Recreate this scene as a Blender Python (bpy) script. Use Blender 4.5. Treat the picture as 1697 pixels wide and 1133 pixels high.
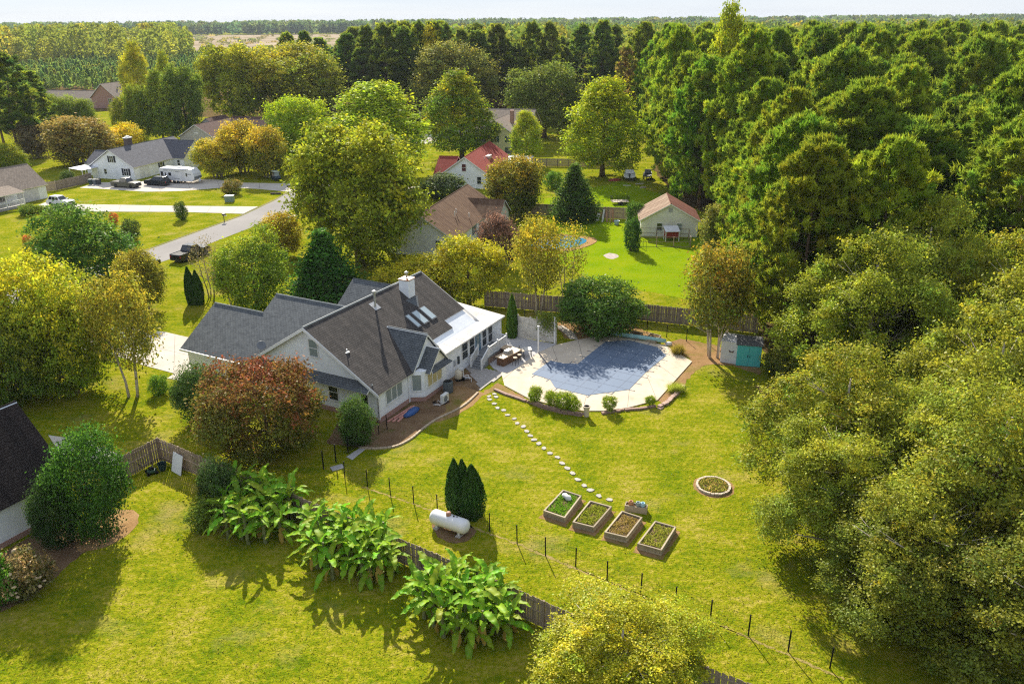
import bpy, math, random
import numpy as np
from mathutils import Vector, Matrix

R = math.radians
for o in list(bpy.data.objects):
    bpy.data.objects.remove(o)
scene = bpy.context.scene
COL = scene.collection

# ------------------------------------------------------------------ camera, sky, sun, exposure
FPX, CX, CY, CAM_H = 1335.0, 848.5, 566.5, 30.0          # focal length in photo pixels, drone at 30 m
PITCH = math.atan((566.5 - 28) / FPX)
ROLL = R(0.5)
cam_data = bpy.data.cameras.new("camera")
cam_data.sensor_fit = 'HORIZONTAL'
cam_data.sensor_width = 36.0
cam_data.lens = 36.0 * FPX / 1697.0
cam_data.clip_start = 0.5
cam_data.clip_end = 20000
cam = bpy.data.objects.new("camera", cam_data)
COL.objects.link(cam)
cam.matrix_world = Matrix.Translation((0, 0, CAM_H)) @ Matrix.Rotation(R(90) - PITCH, 4, 'X') @ Matrix.Rotation(-ROLL, 4, 'Z')
scene.camera = cam

SUN_AZ, SUN_EL = R(-14), R(32)                            # azimuth clockwise from +Y
world = bpy.data.worlds.new("World")
scene.world = world
world.use_nodes = True
wn = world.node_tree.nodes
wn.clear()
w_out = wn.new("ShaderNodeOutputWorld")
w_bg = wn.new("ShaderNodeBackground")
w_sky = wn.new("ShaderNodeTexSky")
w_sky.sky_type = 'NISHITA'
w_sky.sun_disc = False
w_sky.sun_elevation = SUN_EL
w_sky.sun_rotation = SUN_AZ % (2 * math.pi)
w_sky.altitude = 20
w_sky.air_density = 1.0
w_sky.dust_density = 0.05
w_sky.ozone_density = 4.0
w_bg.inputs[1].default_value = 0.13
w_tint = wn.new("ShaderNodeMix")                          # thin milky overcast over the whole sky
w_tint.data_type = 'RGBA'
w_tint.inputs[0].default_value = 0.9
w_co = wn.new("ShaderNodeTexCoord")                       # faint streaks of high cloud
w_map = wn.new("ShaderNodeMapping")
w_map.inputs['Scale'].default_value = (2.0, 2.0, 26.0)
w_no = wn.new("ShaderNodeTexNoise")
w_no.inputs['Scale'].default_value = 1.6
w_no.inputs['Detail'].default_value = 5
w_cr = wn.new("ShaderNodeValToRGB")
w_cr.color_ramp.elements[0].position = 0.35
w_cr.color_ramp.elements[0].color = (2.20, 2.50, 3.08, 1)
w_cr.color_ramp.elements[1].position = 0.68
w_cr.color_ramp.elements[1].color = (2.66, 2.88, 3.30, 1)
world.node_tree.links.new(w_co.outputs['Generated'], w_map.inputs[0])
world.node_tree.links.new(w_map.outputs[0], w_no.inputs['Vector'])
world.node_tree.links.new(w_no.outputs[0], w_cr.inputs[0])
world.node_tree.links.new(w_cr.outputs[0], w_tint.inputs[7])
world.node_tree.links.new(w_sky.outputs[0], w_tint.inputs[6])
world.node_tree.links.new(w_tint.outputs[2], w_bg.inputs[0])
world.node_tree.links.new(w_bg.outputs[0], w_out.inputs[0])

sun_data = bpy.data.lights.new("sun", 'SUN')
sun_data.energy = 5.0
sun_data.angle = R(0.55)
sun_data.color = (1.0, 0.93, 0.80)
sun = bpy.data.objects.new("sun", sun_data)
COL.objects.link(sun)
sun_vec = Vector((math.sin(SUN_AZ) * math.cos(SUN_EL), math.cos(SUN_AZ) * math.cos(SUN_EL), math.sin(SUN_EL)))
sun.rotation_euler = (-sun_vec).to_track_quat('-Z', 'Y').to_euler()
sun.location = sun_vec * 200

scene.view_settings.view_transform = 'Standard'
scene.view_settings.look = 'None'
scene.view_settings.exposure = 1.05
scene.view_settings.gamma = 1.0
scene.view_settings.use_curve_mapping = False
scene.render.engine = 'CYCLES'
scene.cycles.max_bounces = 6
scene.cycles.diffuse_bounces = 3
scene.cycles.transmission_bounces = 3
scene.cycles.transparent_max_bounces = 4
scene.cycles.caustics_reflective = False
scene.cycles.caustics_refractive = False
scene.cycles.use_denoising = False
scene.cycles.pixel_filter_type = 'BLACKMAN_HARRIS'
scene.cycles.filter_width = 1.2


# ------------------------------------------------------------------ surveying helpers (photo pixel -> place on the ground)
def ray(px, py):
    u = (px - CX) / FPX
    v = -(py - CY) / FPX
    c, s = math.cos(ROLL), math.sin(ROLL)
    u, v = u * c + v * s, -u * s + v * c
    return u, math.cos(PITCH) + v * math.sin(PITCH), -math.sin(PITCH) + v * math.cos(PITCH)


def G(px, py, z=0.0):
    d = ray(px, py)
    t = (z - CAM_H) / d[2]
    return d[0] * t, d[1] * t


def height_at(bx, by, tx, ty):
    y = G(bx, by)[1]
    d = ray(tx, ty)
    return CAM_H + d[2] * y / d[1]


def metres_per_px(px, py):
    x, y = G(px, py)
    return (y * math.cos(PITCH) + CAM_H * math.sin(PITCH)) / FPX


# ------------------------------------------------------------------ materials
MATS = {}


def new_mat(name):
    m = bpy.data.materials.new(name)
    m.use_nodes = True
    nt = m.node_tree
    nt.nodes.clear()
    out = nt.nodes.new("ShaderNodeOutputMaterial")
    return m, nt, out


def N(nt, kind, **kw):
    n = nt.nodes.new(kind)
    for k, v in kw.items():
        if k.startswith('i_'):
            key = k[2:].replace('_', ' ')
            n.inputs[key].default_value = v
        else:
            setattr(n, k, v)
    return n


def L(nt, a, b):
    nt.links.new(a, b)


def ramp(nt, fac, stops):
    r = N(nt, "ShaderNodeValToRGB")
    els = r.color_ramp.elements
    while len(els) < len(stops):
        els.new(0.5)
    for e, (p, c) in zip(els, stops):
        e.position = p
        e.color = (*c, 1)
    L(nt, fac, r.inputs[0])
    return r.outputs[0]


def noise(nt, vec, scale, detail=4, rough=0.6):
    n = N(nt, "ShaderNodeTexNoise")
    n.inputs['Scale'].default_value = scale
    n.inputs['Detail'].default_value = detail
    n.inputs['Roughness'].default_value = rough
    L(nt, vec, n.inputs['Vector'])
    return n.outputs[0]


def mixc(nt, fac, a, b, mode='MIX'):
    m = N(nt, "ShaderNodeMix", data_type='RGBA', blend_type=mode)
    for sock, v in ((m.inputs[0], fac), (m.inputs[6], a), (m.inputs[7], b)):
        if hasattr(v, 'is_output') or hasattr(v, 'links'):
            L(nt, v, sock)
        elif isinstance(v, (int, float)):
            sock.default_value = v
        else:
            sock.default_value = (*v, 1)
    return m.outputs[2]


def mathn(nt, op, a, b=None):
    m = N(nt, "ShaderNodeMath", operation=op)
    for i, v in enumerate((a, b)):
        if v is None:
            continue
        if isinstance(v, (int, float)):
            m.inputs[i].default_value = v
        else:
            L(nt, v, m.inputs[i])
    return m.outputs[0]


def bump(nt, h, strength, dist):
    b = N(nt, "ShaderNodeBump")
    b.inputs['Strength'].default_value = strength
    b.inputs['Distance'].default_value = dist
    L(nt, h, b.inputs['Height'])
    return b.outputs[0]


def scl(c, k):
    return tuple(min(1, x * k) for x in c)


def plain(name, col, rough=0.6, var=0.12, scale=1.5, metal=0.0, spec=0.4, bmp=0.0, dirt=None):
    """a painted / cast / plastic surface with uneven tone and fine relief"""
    if name in MATS:
        return MATS[name]
    m, nt, out = new_mat(name)
    p = N(nt, "ShaderNodeBsdfPrincipled")
    pos = N(nt, "ShaderNodeNewGeometry").outputs['Position']
    n1 = noise(nt, pos, scale, 5)
    c = ramp(nt, n1, [(0.3, scl(col, 1 - var)), (0.7, scl(col, 1 + var))])
    if dirt:
        n2 = noise(nt, pos, scale * 0.35, 6, 0.7)
        c = mixc(nt, ramp(nt, n2, [(0.5, (0, 0, 0)), (0.72, (0.7, 0.7, 0.7))]), c, dirt)
    L(nt, c, p.inputs['Base Color'])
    p.inputs['Roughness'].default_value = rough
    p.inputs['Metallic'].default_value = metal
    p.inputs['Specular IOR Level'].default_value = spec
    if bmp:
        L(nt, bump(nt, noise(nt, pos, scale * 12, 3), 0.5, bmp), p.inputs['Normal'])
    L(nt, p.outputs[0], out.inputs[0])
    MATS[name] = m
    return m


def siding(name, col, pitch=0.16):
    """horizontal lap boards: saw-tooth relief along the wall's own height"""
    if name in MATS:
        return MATS[name]
    m, nt, out = new_mat(name)
    p = N(nt, "ShaderNodeBsdfPrincipled")
    pos = N(nt, "ShaderNodeNewGeometry").outputs['Position']
    sep = N(nt, "ShaderNodeSeparateXYZ")
    L(nt, pos, sep.inputs[0])
    f = mathn(nt, 'FRACT', mathn(nt, 'DIVIDE', sep.outputs[2], pitch))
    h = mathn(nt, 'SUBTRACT', 1.0, f)
    c = ramp(nt, noise(nt, pos, 0.8, 6), [(0.3, scl(col, 0.88)), (0.7, scl(col, 1.05))])
    board = N(nt, "ShaderNodeTexWhiteNoise", noise_dimensions='1D')
    L(nt, mathn(nt, 'FLOOR', mathn(nt, 'DIVIDE', sep.outputs[2], pitch)), board.inputs['W'])
    c = mixc(nt, mathn(nt, 'MULTIPLY', board.outputs[0], 0.22), c, scl(col, 0.62))
    L(nt, c, p.inputs['Base Color'])
    p.inputs['Roughness'].default_value = 0.55
    L(nt, bump(nt, h, 0.10, 0.02), p.inputs['Normal'])
    L(nt, p.outputs[0], out.inputs[0])
    MATS[name] = m
    return m


def shingle(name, c1, c2, streak=None, row=0.20):
    """asphalt shingles in courses, in metres along each roof plane"""
    if name in MATS:
        return MATS[name]
    m, nt, out = new_mat(name)
    p = N(nt, "ShaderNodeBsdfPrincipled")
    uv = N(nt, "ShaderNodeUVMap").outputs[0]
    br = N(nt, "ShaderNodeTexBrick")
    br.inputs['Scale'].default_value = 1.0
    br.inputs['Brick Width'].default_value = 0.32
    br.inputs['Row Height'].default_value = row
    br.inputs['Mortar Size'].default_value = 0.022
    br.inputs['Color1'].default_value = (*c1, 1)
    br.inputs['Color2'].default_value = (*c2, 1)
    br.inputs['Mortar'].default_value = (*scl(c1, 0.35), 1)
    L(nt, uv, br.inputs['Vector'])
    pos = N(nt, "ShaderNodeNewGeometry").outputs['Position']
    c = mixc(nt, 0.40, br.outputs[0], ramp(nt, noise(nt, pos, 2.2, 6, 0.7), [(0.3, scl(c1, 0.6)), (0.7, scl(c2, 1.35))]))
    if streak:
        mp = N(nt, "ShaderNodeMapping")
        mp.inputs['Scale'].default_value = (1.3, 0.12, 1)
        L(nt, uv, mp.inputs[0])
        s = ramp(nt, noise(nt, mp.outputs[0], 1.0, 5, 0.6), [(0.45, (0, 0, 0)), (0.68, (0.8, 0.8, 0.8))])
        c = mixc(nt, s, c, streak)
    L(nt, c, p.inputs['Base Color'])
    p.inputs['Roughness'].default_value = 0.9
    p.inputs['Specular IOR Level'].default_value = 0.06
    sp = N(nt, "ShaderNodeSeparateXYZ")
    L(nt, uv, sp.inputs[0])
    f = mathn(nt, 'FRACT', mathn(nt, 'DIVIDE', sp.outputs[1], row))
    h = mathn(nt, 'ADD', mathn(nt, 'SUBTRACT', 1.0, f), mathn(nt, 'MULTIPLY', noise(nt, pos, 30, 2), 0.5))
    L(nt, bump(nt, h, 0.8, 0.03), p.inputs['Normal'])
    L(nt, p.outputs[0], out.inputs[0])
    MATS[name] = m
    return m


def bricks(name, c1, c2, mortar, bw=0.22, rh=0.075):
    if name in MATS:
        return MATS[name]
    m, nt, out = new_mat(name)
    p = N(nt, "ShaderNodeBsdfPrincipled")
    uv = N(nt, "ShaderNodeUVMap").outputs[0]
    br = N(nt, "ShaderNodeTexBrick")
    br.inputs['Scale'].default_value = 1.0
    br.inputs['Brick Width'].default_value = bw
    br.inputs['Row Height'].default_value = rh
    br.inputs['Mortar Size'].default_value = 0.01
    br.inputs['Color1'].default_value = (*c1, 1)
    br.inputs['Color2'].default_value = (*c2, 1)
    br.inputs['Mortar'].default_value = (*mortar, 1)
    L(nt, uv, br.inputs['Vector'])
    L(nt, br.outputs[0], p.inputs['Base Color'])
    p.inputs['Roughness'].default_value = 0.85
    L(nt, bump(nt, br.outputs[1], -0.5, 0.01), p.inputs['Normal'])
    L(nt, p.outputs[0], out.inputs[0])
    MATS[name] = m
    return m


def wood(name, c1, c2, rough=0.85):
    """weathered timber with grain; tone differs from board to board"""
    if name in MATS:
        return MATS[name]
    m, nt, out = new_mat(name)
    p = N(nt, "ShaderNodeBsdfPrincipled")
    pos = N(nt, "ShaderNodeNewGeometry").outputs['Position']
    info = N(nt, "ShaderNodeObjectInfo")
    mp = N(nt, "ShaderNodeMapping")
    mp.inputs['Scale'].default_value = (9, 9, 0.9)
    L(nt, pos, mp.inputs[0])
    g = noise(nt, mp.outputs[0], 2.0, 5, 0.65)
    fac = mathn(nt, 'ADD', mathn(nt, 'MULTIPLY', g, 0.7), mathn(nt, 'MULTIPLY', info.outputs['Random'], 0.35))
    c = ramp(nt, fac, [(0.25, c1), (0.8, c2)])
    L(nt, c, p.inputs['Base Color'])
    p.inputs['Roughness'].default_value = rough
    L(nt, bump(nt, g, 0.4, 0.01), p.inputs['Normal'])
    L(nt, p.outputs[0], out.inputs[0])
    MATS[name] = m
    return m


def glass(name='window_glass', col=(0.02, 0.028, 0.03), rough=0.06):
    if name in MATS:
        return MATS[name]
    m, nt, out = new_mat(name)
    p = N(nt, "ShaderNodeBsdfPrincipled")
    p.inputs['Base Color'].default_value = (*col, 1)
    p.inputs['Roughness'].default_value = rough
    p.inputs['Specular IOR Level'].default_value = 0.8
    L(nt, p.outputs[0], out.inputs[0])
    MATS[name] = m
    return m


def ground_mat(name, stops, scale=0.35, fine=8.0, patch=None, bmp=0.03, fine_amt=0.45, bscale=22.0, strokes=0.0, weeds=None):
    """soil / turf / paving: broad tone patches, fine speckle and relief"""
    m, nt, out = new_mat(name)
    p = N(nt, "ShaderNodeBsdfPrincipled")
    pos = N(nt, "ShaderNodeNewGeometry").outputs['Position']
    big = noise(nt, pos, scale, 6, 0.62)
    fin = noise(nt, pos, fine, 4, 0.7)
    f = mathn(nt, 'ADD', mathn(nt, 'MULTIPLY', big, 1 - fine_amt), mathn(nt, 'MULTIPLY', fin, fine_amt))
    if strokes:                              # mower tracks: tone drawn out along the mowing direction
        mp = N(nt, "ShaderNodeMapping")
        mp.inputs['Rotation'].default_value = (0, 0, R(33))
        mp.inputs['Scale'].default_value = (.35, 1.6, 1)
        L(nt, pos, mp.inputs[0])
        sn = noise(nt, mp.outputs[0], 1.0, 4, 0.6)
        f = mathn(nt, 'ADD', f, mathn(nt, 'MULTIPLY', mathn(nt, 'SUBTRACT', sn, 0.5), strokes))
    c = ramp(nt, f, stops)
    if weeds:                                # darker clover and crabgrass tufts
        wf = ramp(nt, noise(nt, pos, 1.3, 5, 0.75), [(0.60, (0, 0, 0)), (0.70, (0.75, 0.75, 0.75))])
        c = mixc(nt, wf, c, weeds)
    if patch:
        col, sc_, lo, hi = patch
        pf = ramp(nt, noise(nt, pos, sc_, 6, 0.65), [(lo, (0, 0, 0)), (hi, (0.85, 0.85, 0.85))])
        c = mixc(nt, pf, c, col)
    L(nt, c, p.inputs['Base Color'])
    p.inputs['Roughness'].default_value = 1.0
    p.inputs['Specular IOR Level'].default_value = 0.0
    hh = mathn(nt, 'ADD', noise(nt, pos, bscale, 3, 0.7), noise(nt, pos, bscale * 0.23, 3, 0.6))
    L(nt, bump(nt, hh, 1.0, bmp), p.inputs['Normal'])
    L(nt, p.outputs[0], out.inputs[0])
    MATS[name] = m
    return m


def foliage_mat(name, trans=0.45, gloss=0.06, grough=0.45):
    """leaf: colour is the plant's own (object colour), turning to its 'tip' colour where the leaves have turned"""
    m, nt, out = new_mat(name)
    info = N(nt, "ShaderNodeObjectInfo")
    tint = N(nt, "ShaderNodeVertexColor", layer_name='tint')
    tip = N(nt, "ShaderNodeAttribute", attribute_type='OBJECT', attribute_name='tip')
    c = mixc(nt, tint.outputs['Alpha'], info.outputs['Color'], tip.outputs['Color'])
    c = mixc(nt, 1.0, c, tint.outputs['Color'], 'MULTIPLY')
    c2 = mixc(nt, 1.0, c, (3.3, 3.3, 2.6), 'MULTIPLY')
    d = N(nt, "ShaderNodeBsdfDiffuse")
    t = N(nt, "ShaderNodeBsdfTranslucent")
    g = N(nt, "ShaderNodeBsdfGlossy")
    g.inputs['Roughness'].default_value = grough
    g.inputs['Color'].default_value = (0.9, 0.9, 0.85, 1)
    L(nt, c2, d.inputs[0])
    L(nt, c2, t.inputs[0])
    m1 = N(nt, "ShaderNodeMixShader")
    m1.inputs[0].default_value = trans
    L(nt, d.outputs[0], m1.inputs[1])
    L(nt, t.outputs[0], m1.inputs[2])
    m2 = N(nt, "ShaderNodeMixShader")
    m2.inputs[0].default_value = gloss
    L(nt, m1.outputs[0], m2.inputs[1])
    L(nt, g.outputs[0], m2.inputs[2])
    L(nt, m2.outputs[0], out.inputs[0])
    MATS[name] = m
    return m


GRASS = ground_mat('lawn_grass', [(0.36, (0.085, 0.140, 0.004)), (0.45, (0.155, 0.190, 0.006)), (0.53, (0.238, 0.236, 0.010)), (0.64, (0.355, 0.290, 0.060))],
                   scale=0.30, fine=3.2, patch=((0.34, 0.26, 0.10), 0.19, 0.56, 0.78), bmp=0.10, fine_amt=0.55, bscale=7.0, strokes=0.24, weeds=(0.085, 0.14, 0.008))
GRASS_LUSH = ground_mat('lush_grass', [(0.30, (0.10, 0.19, 0.004)), (0.50, (0.18, 0.26, 0.005)), (0.72, (0.27, 0.28, 0.010))],
                        scale=0.2, fine=4.0, bmp=0.05, bscale=8.0)
FLOOR = ground_mat('forest_floor', [(0.3, (0.07, 0.055, 0.022)), (0.7, (0.20, 0.135, 0.06))], scale=0.3, fine=3.0, bmp=0.08)
SOIL = ground_mat('bare_soil', [(0.25, (0.17, 0.10, 0.045)), (0.5, (0.30, 0.18, 0.085)), (0.75, (0.42, 0.28, 0.14))], scale=0.6, fine=9.0,
                  patch=((0.17, 0.16, 0.03), 0.5, 0.5, 0.7), bmp=0.04)
MULCH = ground_mat('mulch', [(0.25, (0.10, 0.06, 0.035)), (0.5, (0.20, 0.125, 0.07)), (0.75, (0.33, 0.23, 0.13))], scale=0.8, fine=11.0,
                   patch=((0.09, 0.10, 0.02), 0.6, 0.55, 0.7), bmp=0.05)
STRAW = ground_mat('pine_straw', [(0.25, (0.20, 0.11, 0.045)), (0.5, (0.36, 0.22, 0.10)), (0.75, (0.48, 0.33, 0.17))], scale=0.8, fine=11.0, bmp=0.05)
CONCRETE = ground_mat('concrete', [(0.3, (0.42, 0.38, 0.33)), (0.5, (0.52, 0.47, 0.41)), (0.7, (0.60, 0.56, 0.49))], scale=0.35, fine=5.0, bmp=0.004, fine_amt=0.3)
DECK = ground_mat('pool_deck_concrete', [(0.28, (0.45, 0.36, 0.27)), (0.48, (0.58, 0.49, 0.38)), (0.72, (0.66, 0.57, 0.45))], scale=0.5, fine=3.0,
                  patch=((0.40, 0.29, 0.20), 0.55, 0.58, 0.8), bmp=0.004, fine_amt=0.35)
PATIO = ground_mat('patio_concrete', [(0.3, (0.40, 0.39, 0.39)), (0.7, (0.52, 0.50, 0.49))], scale=0.5, fine=5.0, bmp=0.004, fine_amt=0.3)
ASPHALT = ground_mat('asphalt', [(0.3, (0.25, 0.235, 0.225)), (0.7, (0.34, 0.32, 0.30))], scale=0.12, fine=4.0, bmp=0.01, fine_amt=0.3)
FIELD = ground_mat('clearing_ground', [(0.35, (0.20, 0.17, 0.09)), (0.5, (0.36, 0.28, 0.19)), (0.65, (0.46, 0.38, 0.28))], scale=0.012, fine=0.08, bmp=0.3)
LEAF = foliage_mat('leaf', 0.45, 0.012)
NEEDLE = foliage_mat('needle', 0.50, 0.008)
WAXY = foliage_mat('waxy_leaf', 0.32, 0.012, 0.4)
BARK = plain('bark', (0.14, 0.10, 0.07), 0.9, 0.4, 6, bmp=0.02)
BARK_PALE = plain('pale_bark', (0.42, 0.36, 0.29), 0.85, 0.3, 5, bmp=0.01)
SIDING_W = siding('white_siding', (0.88, 0.90, 0.93))
SIDING_C = siding('cream_siding', (0.84, 0.81, 0.72))
SIDING_Y = siding('yellow_siding', (0.72, 0.68, 0.40))
SIDING_G = siding('beige_siding', (0.52, 0.50, 0.44))
TRIM = plain('white_trim', (0.78, 0.77, 0.75), 0.5, 0.05)
ROOF_MAIN = shingle('weathered_brown_grey_shingles', (0.064, 0.058, 0.054), (0.104, 0.092, 0.084), streak=(0.034, 0.033, 0.033))
ROOF_GREY = shingle('blue_grey_shingles', (0.095, 0.105, 0.115), (0.15, 0.16, 0.165))
ROOF_DARK = shingle('dark_shingles', (0.030, 0.024, 0.022), (0.05, 0.038, 0.033), streak=(0.015, 0.013, 0.013))
ROOF_BROWN = shingle('brown_shingles', (0.135, 0.080, 0.050), (0.205, 0.128, 0.080), streak=(0.085, 0.045, 0.03))
ROOF_TAN = shingle('tan_shingles', (0.31, 0.22, 0.155), (0.39, 0.29, 0.21), streak=(0.12, 0.06, 0.04))
ROOF_TAUPE = shingle('taupe_shingles', (0.22, 0.18, 0.15), (0.32, 0.26, 0.21))
ROOF_RED = shingle('red_shingles', (0.24, 0.045, 0.035), (0.33, 0.075, 0.055))
ROOF_SLATE = shingle('slate_grey_shingles', (0.10, 0.10, 0.115), (0.16, 0.16, 0.175))
BRICK = bricks('red_brick', (0.32, 0.12, 0.085), (0.40, 0.17, 0.12), (0.45, 0.40, 0.35))
FENCE = wood('weathered_fence_wood', (0.18, 0.135, 0.105), (0.40, 0.32, 0.25))
FENCE_WARM = wood('brown_fence_wood', (0.19, 0.14, 0.10), (0.42, 0.32, 0.24))
TIMBER = wood('bed_timber', (0.22, 0.17, 0.11), (0.46, 0.38, 0.26))
BLACK = plain('black_metal', (0.012, 0.012, 0.013), 0.75, 0.1, spec=.15)
GLASS = glass()


# ------------------------------------------------------------------ mesh builder
class MB:
    def __init__(self):
        self.v, self.f, self.m = [], [], []
        self.k = 0

    def add(self, vs, fs, k=None):
        b = len(self.v)
        self.v += [tuple(p) for p in vs]
        self.f += [tuple(i + b for i in f) for f in fs]
        self.m += [self.k if k is None else k] * len(fs)
        return self

    def box(self, x0, x1, y0, y1, z0, z1, k=None):
        vs = [(x0, y0, z0), (x1, y0, z0), (x1, y1, z0), (x0, y1, z0), (x0, y0, z1), (x1, y0, z1), (x1, y1, z1), (x0, y1, z1)]
        return self.add(vs, [(3, 2, 1, 0), (4, 5, 6, 7), (0, 1, 5, 4), (1, 2, 6, 5), (2, 3, 7, 6), (3, 0, 4, 7)], k)

    def obox(self, c, t, half, depth0, depth1, z0, z1, k=None):
        """box on a vertical wall: c=(x,y) centre, t=(tx,ty) along the wall, n=(ty,-tx) outward"""
        n = (t[1], -t[0])
        vs = []
        for z in (z0, z1):
            for s, d in ((-half, depth0), (half, depth0), (half, depth1), (-half, depth1)):
                vs.append((c[0] + t[0] * s + n[0] * d, c[1] + t[1] * s + n[1] * d, z))
        return self.add(vs, [(3, 2, 1, 0), (4, 5, 6, 7), (0, 1, 5, 4), (1, 2, 6, 5), (2, 3, 7, 6), (3, 0, 4, 7)], k)

    def slab(self, poly, thick, k=None, side=None):
        """solid plate: poly is the outer face, the plate goes 'thick' behind it (against the face normal)"""
        p = [Vector(q) for q in poly]
        n = Vector((0, 0, 0))
        for i in range(len(p)):
            a, b = p[i], p[(i + 1) % len(p)]
            n += a.cross(b)
        n.normalize()
        back = [q - n * thick for q in p]
        c = len(p)
        fs = [tuple(range(c)), tuple(range(2 * c - 1, c - 1, -1))]
        self.add(p + back, fs, k)
        b = len(self.v) - 2 * c
        for i in range(c):
            j = (i + 1) % c
            self.f.append((b + j, b + i, b + c + i, b + c + j))
            self.m.append((self.k if k is None else k) if side is None else side)
        return self

    def prism(self, poly2, z0, z1, k=None):
        c = len(poly2)
        vs = [(x, y, z0) for x, y in poly2] + [(x, y, z1) for x, y in poly2]
        fs = [tuple(range(c - 1, -1, -1)), tuple(range(c, 2 * c))]
        fs += [(i, (i + 1) % c, (i + 1) % c + c, i + c) for i in range(c)]
        return self.add(vs, fs, k)

    def side_prism(self, prof, y0, y1, k=None, y0t=None, y1t=None):
        """profile in the x-z plane extruded across y"""
        c = len(prof)
        vs = [(x, y0, z) for x, z in prof] + [(x, y1, z) for x, z in prof]
        fs = [tuple(range(c)), tuple(range(2 * c - 1, c - 1, -1))]
        fs += [((i + 1) % c, i, i + c, (i + 1) % c + c) for i in range(c)]
        return self.add(vs, fs, k)

    def tube(self, pts, radii, sides=7, k=None, cap=True):
        pts = [Vector(p) for p in pts]
        if isinstance(radii, (int, float)):
            radii = [radii] * len(pts)
        rings = []
        ref = Vector((0.31, 0.17, 0.93)).normalized()
        vs = []
        for i, p in enumerate(pts):
            d = (pts[min(i + 1, len(pts) - 1)] - pts[max(i - 1, 0)]).normalized()
            a = d.cross(ref)
            if a.length < 0.05:
                a = d.cross(Vector((1, 0, 0)))
            a.normalize()
            b = d.cross(a)
            for s in range(sides):
                an = 2 * math.pi * s / sides
                vs.append(p + (a * math.cos(an) + b * math.sin(an)) * radii[i])
        fs = []
        for i in range(len(pts) - 1):
            for s in range(sides):
                s2 = (s + 1) % sides
                fs.append((i * sides + s, i * sides + s2, (i + 1) * sides + s2, (i + 1) * sides + s))
        if cap:
            fs.append(tuple(range(sides - 1, -1, -1)))
            q = (len(pts) - 1) * sides
            fs.append(tuple(q + s for s in range(sides)))
        return self.add(vs, fs, k)

    def lathe(self, prof, sides=16, c=(0, 0, 0), k=None):
        vs, fs = [], []
        for r, z in prof:
            for s in range(sides):
                a = 2 * math.pi * s / sides
                vs.append((c[0] + r * math.cos(a), c[1] + r * math.sin(a), c[2] + z))
        for i in range(len(prof) - 1):
            for s in range(sides):
                s2 = (s + 1) % sides
                fs.append((i * sides + s, i * sides + s2, (i + 1) * sides + s2, (i + 1) * sides + s))
        fs.append(tuple(range(sides - 1, -1, -1)))
        q = (len(prof) - 1) * sides
        fs.append(tuple(q + s for s in range(sides)))
        return self.add(vs, fs, k)

    def mesh(self, name, mats, smooth=False):
        me = bpy.data.meshes.new(name)
        me.from_pydata(self.v, [], self.f)
        if not isinstance(mats, (list, tuple)):
            mats = [mats]
        for m in mats:
            me.materials.append(m)
        if len(mats) > 1:
            me.polygons.foreach_set('material_index', self.m)
        if smooth:
            me.polygons.foreach_set('use_smooth', [True] * len(me.polygons))
        uv = me.uv_layers.new(name='UVMap')
        Z = Vector((0, 0, 1))
        for p in me.polygons:
            n = p.normal
            if abs(n.z) > 0.995:
                t, s = Vector((1, 0, 0)), Vector((0, 1, 0))
            else:
                t = Z.cross(n).normalized()
                s = n.cross(t)
            for li in p.loop_indices:
                q = me.vertices[me.loops[li].vertex_index].co
                uv.data[li].uv = (q.dot(t), q.dot(s))
        me.update()
        return me

    def build(self, name, mats, parent=None, smooth=False, bevel=0.0, loc=None, rz=None):
        o = bpy.data.objects.new(name, self.mesh(name, mats, smooth))
        COL.objects.link(o)
        if parent:
            o.parent = parent
        if loc is not None:
            o.location = loc
        if rz is not None:
            o.rotation_euler.z = rz
        if bevel:
            b = o.modifiers.new('bevel', 'BEVEL')
            b.width = bevel
            b.segments = 2
            b.limit_method = 'ANGLE'
        return o


def tag(o, label, cat, group=None, kind=None):
    o['label'] = label
    if cat:
        o['category'] = cat
    if group:
        o['group'] = group
    if kind:
        o['kind'] = kind
    return o


def empty(name, loc=(0, 0, 0), rz=0.0, label=None, cat=None, group=None):
    o = bpy.data.objects.new(name, None)
    COL.objects.link(o)
    o.empty_display_size = 0.2
    o.location = (*loc, 0) if len(loc) == 2 else loc
    o.rotation_euler = (0, 0, rz)
    if label:
        tag(o, label, cat, group)
    return o


def obj(name, me, parent=None, loc=None, rot=None, scale=None):
    o = bpy.data.objects.new(name, me)
    COL.objects.link(o)
    if parent:
        o.parent = parent
    if loc is not None:
        o.location = loc
    if rot is not None:
        o.rotation_euler = rot
    if scale is not None:
        o.scale = scale
    return o


def ragged(poly, step=0.5, amp=0.12, seed=1):
    """outline with the uneven edge of turf, soil or straw"""
    rg = random.Random(seed)
    out = []
    for i in range(len(poly)):
        a, b = poly[i], poly[(i + 1) % len(poly)]
        n = max(1, int(math.hypot(b[0] - a[0], b[1] - a[1]) / step))
        for k in range(n):
            t = k / n
            out.append((a[0] + (b[0] - a[0]) * t + rg.uniform(-amp, amp), a[1] + (b[1] - a[1]) * t + rg.uniform(-amp, amp)))
    return out


def rounded(poly, it=2):
    for _ in range(it):
        q = []
        for i in range(len(poly)):
            a, b = poly[i], poly[(i + 1) % len(poly)]
            q += [(a[0] * .75 + b[0] * .25, a[1] * .75 + b[1] * .25), (a[0] * .25 + b[0] * .75, a[1] * .25 + b[1] * .75)]
        poly = q
    return poly


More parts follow.
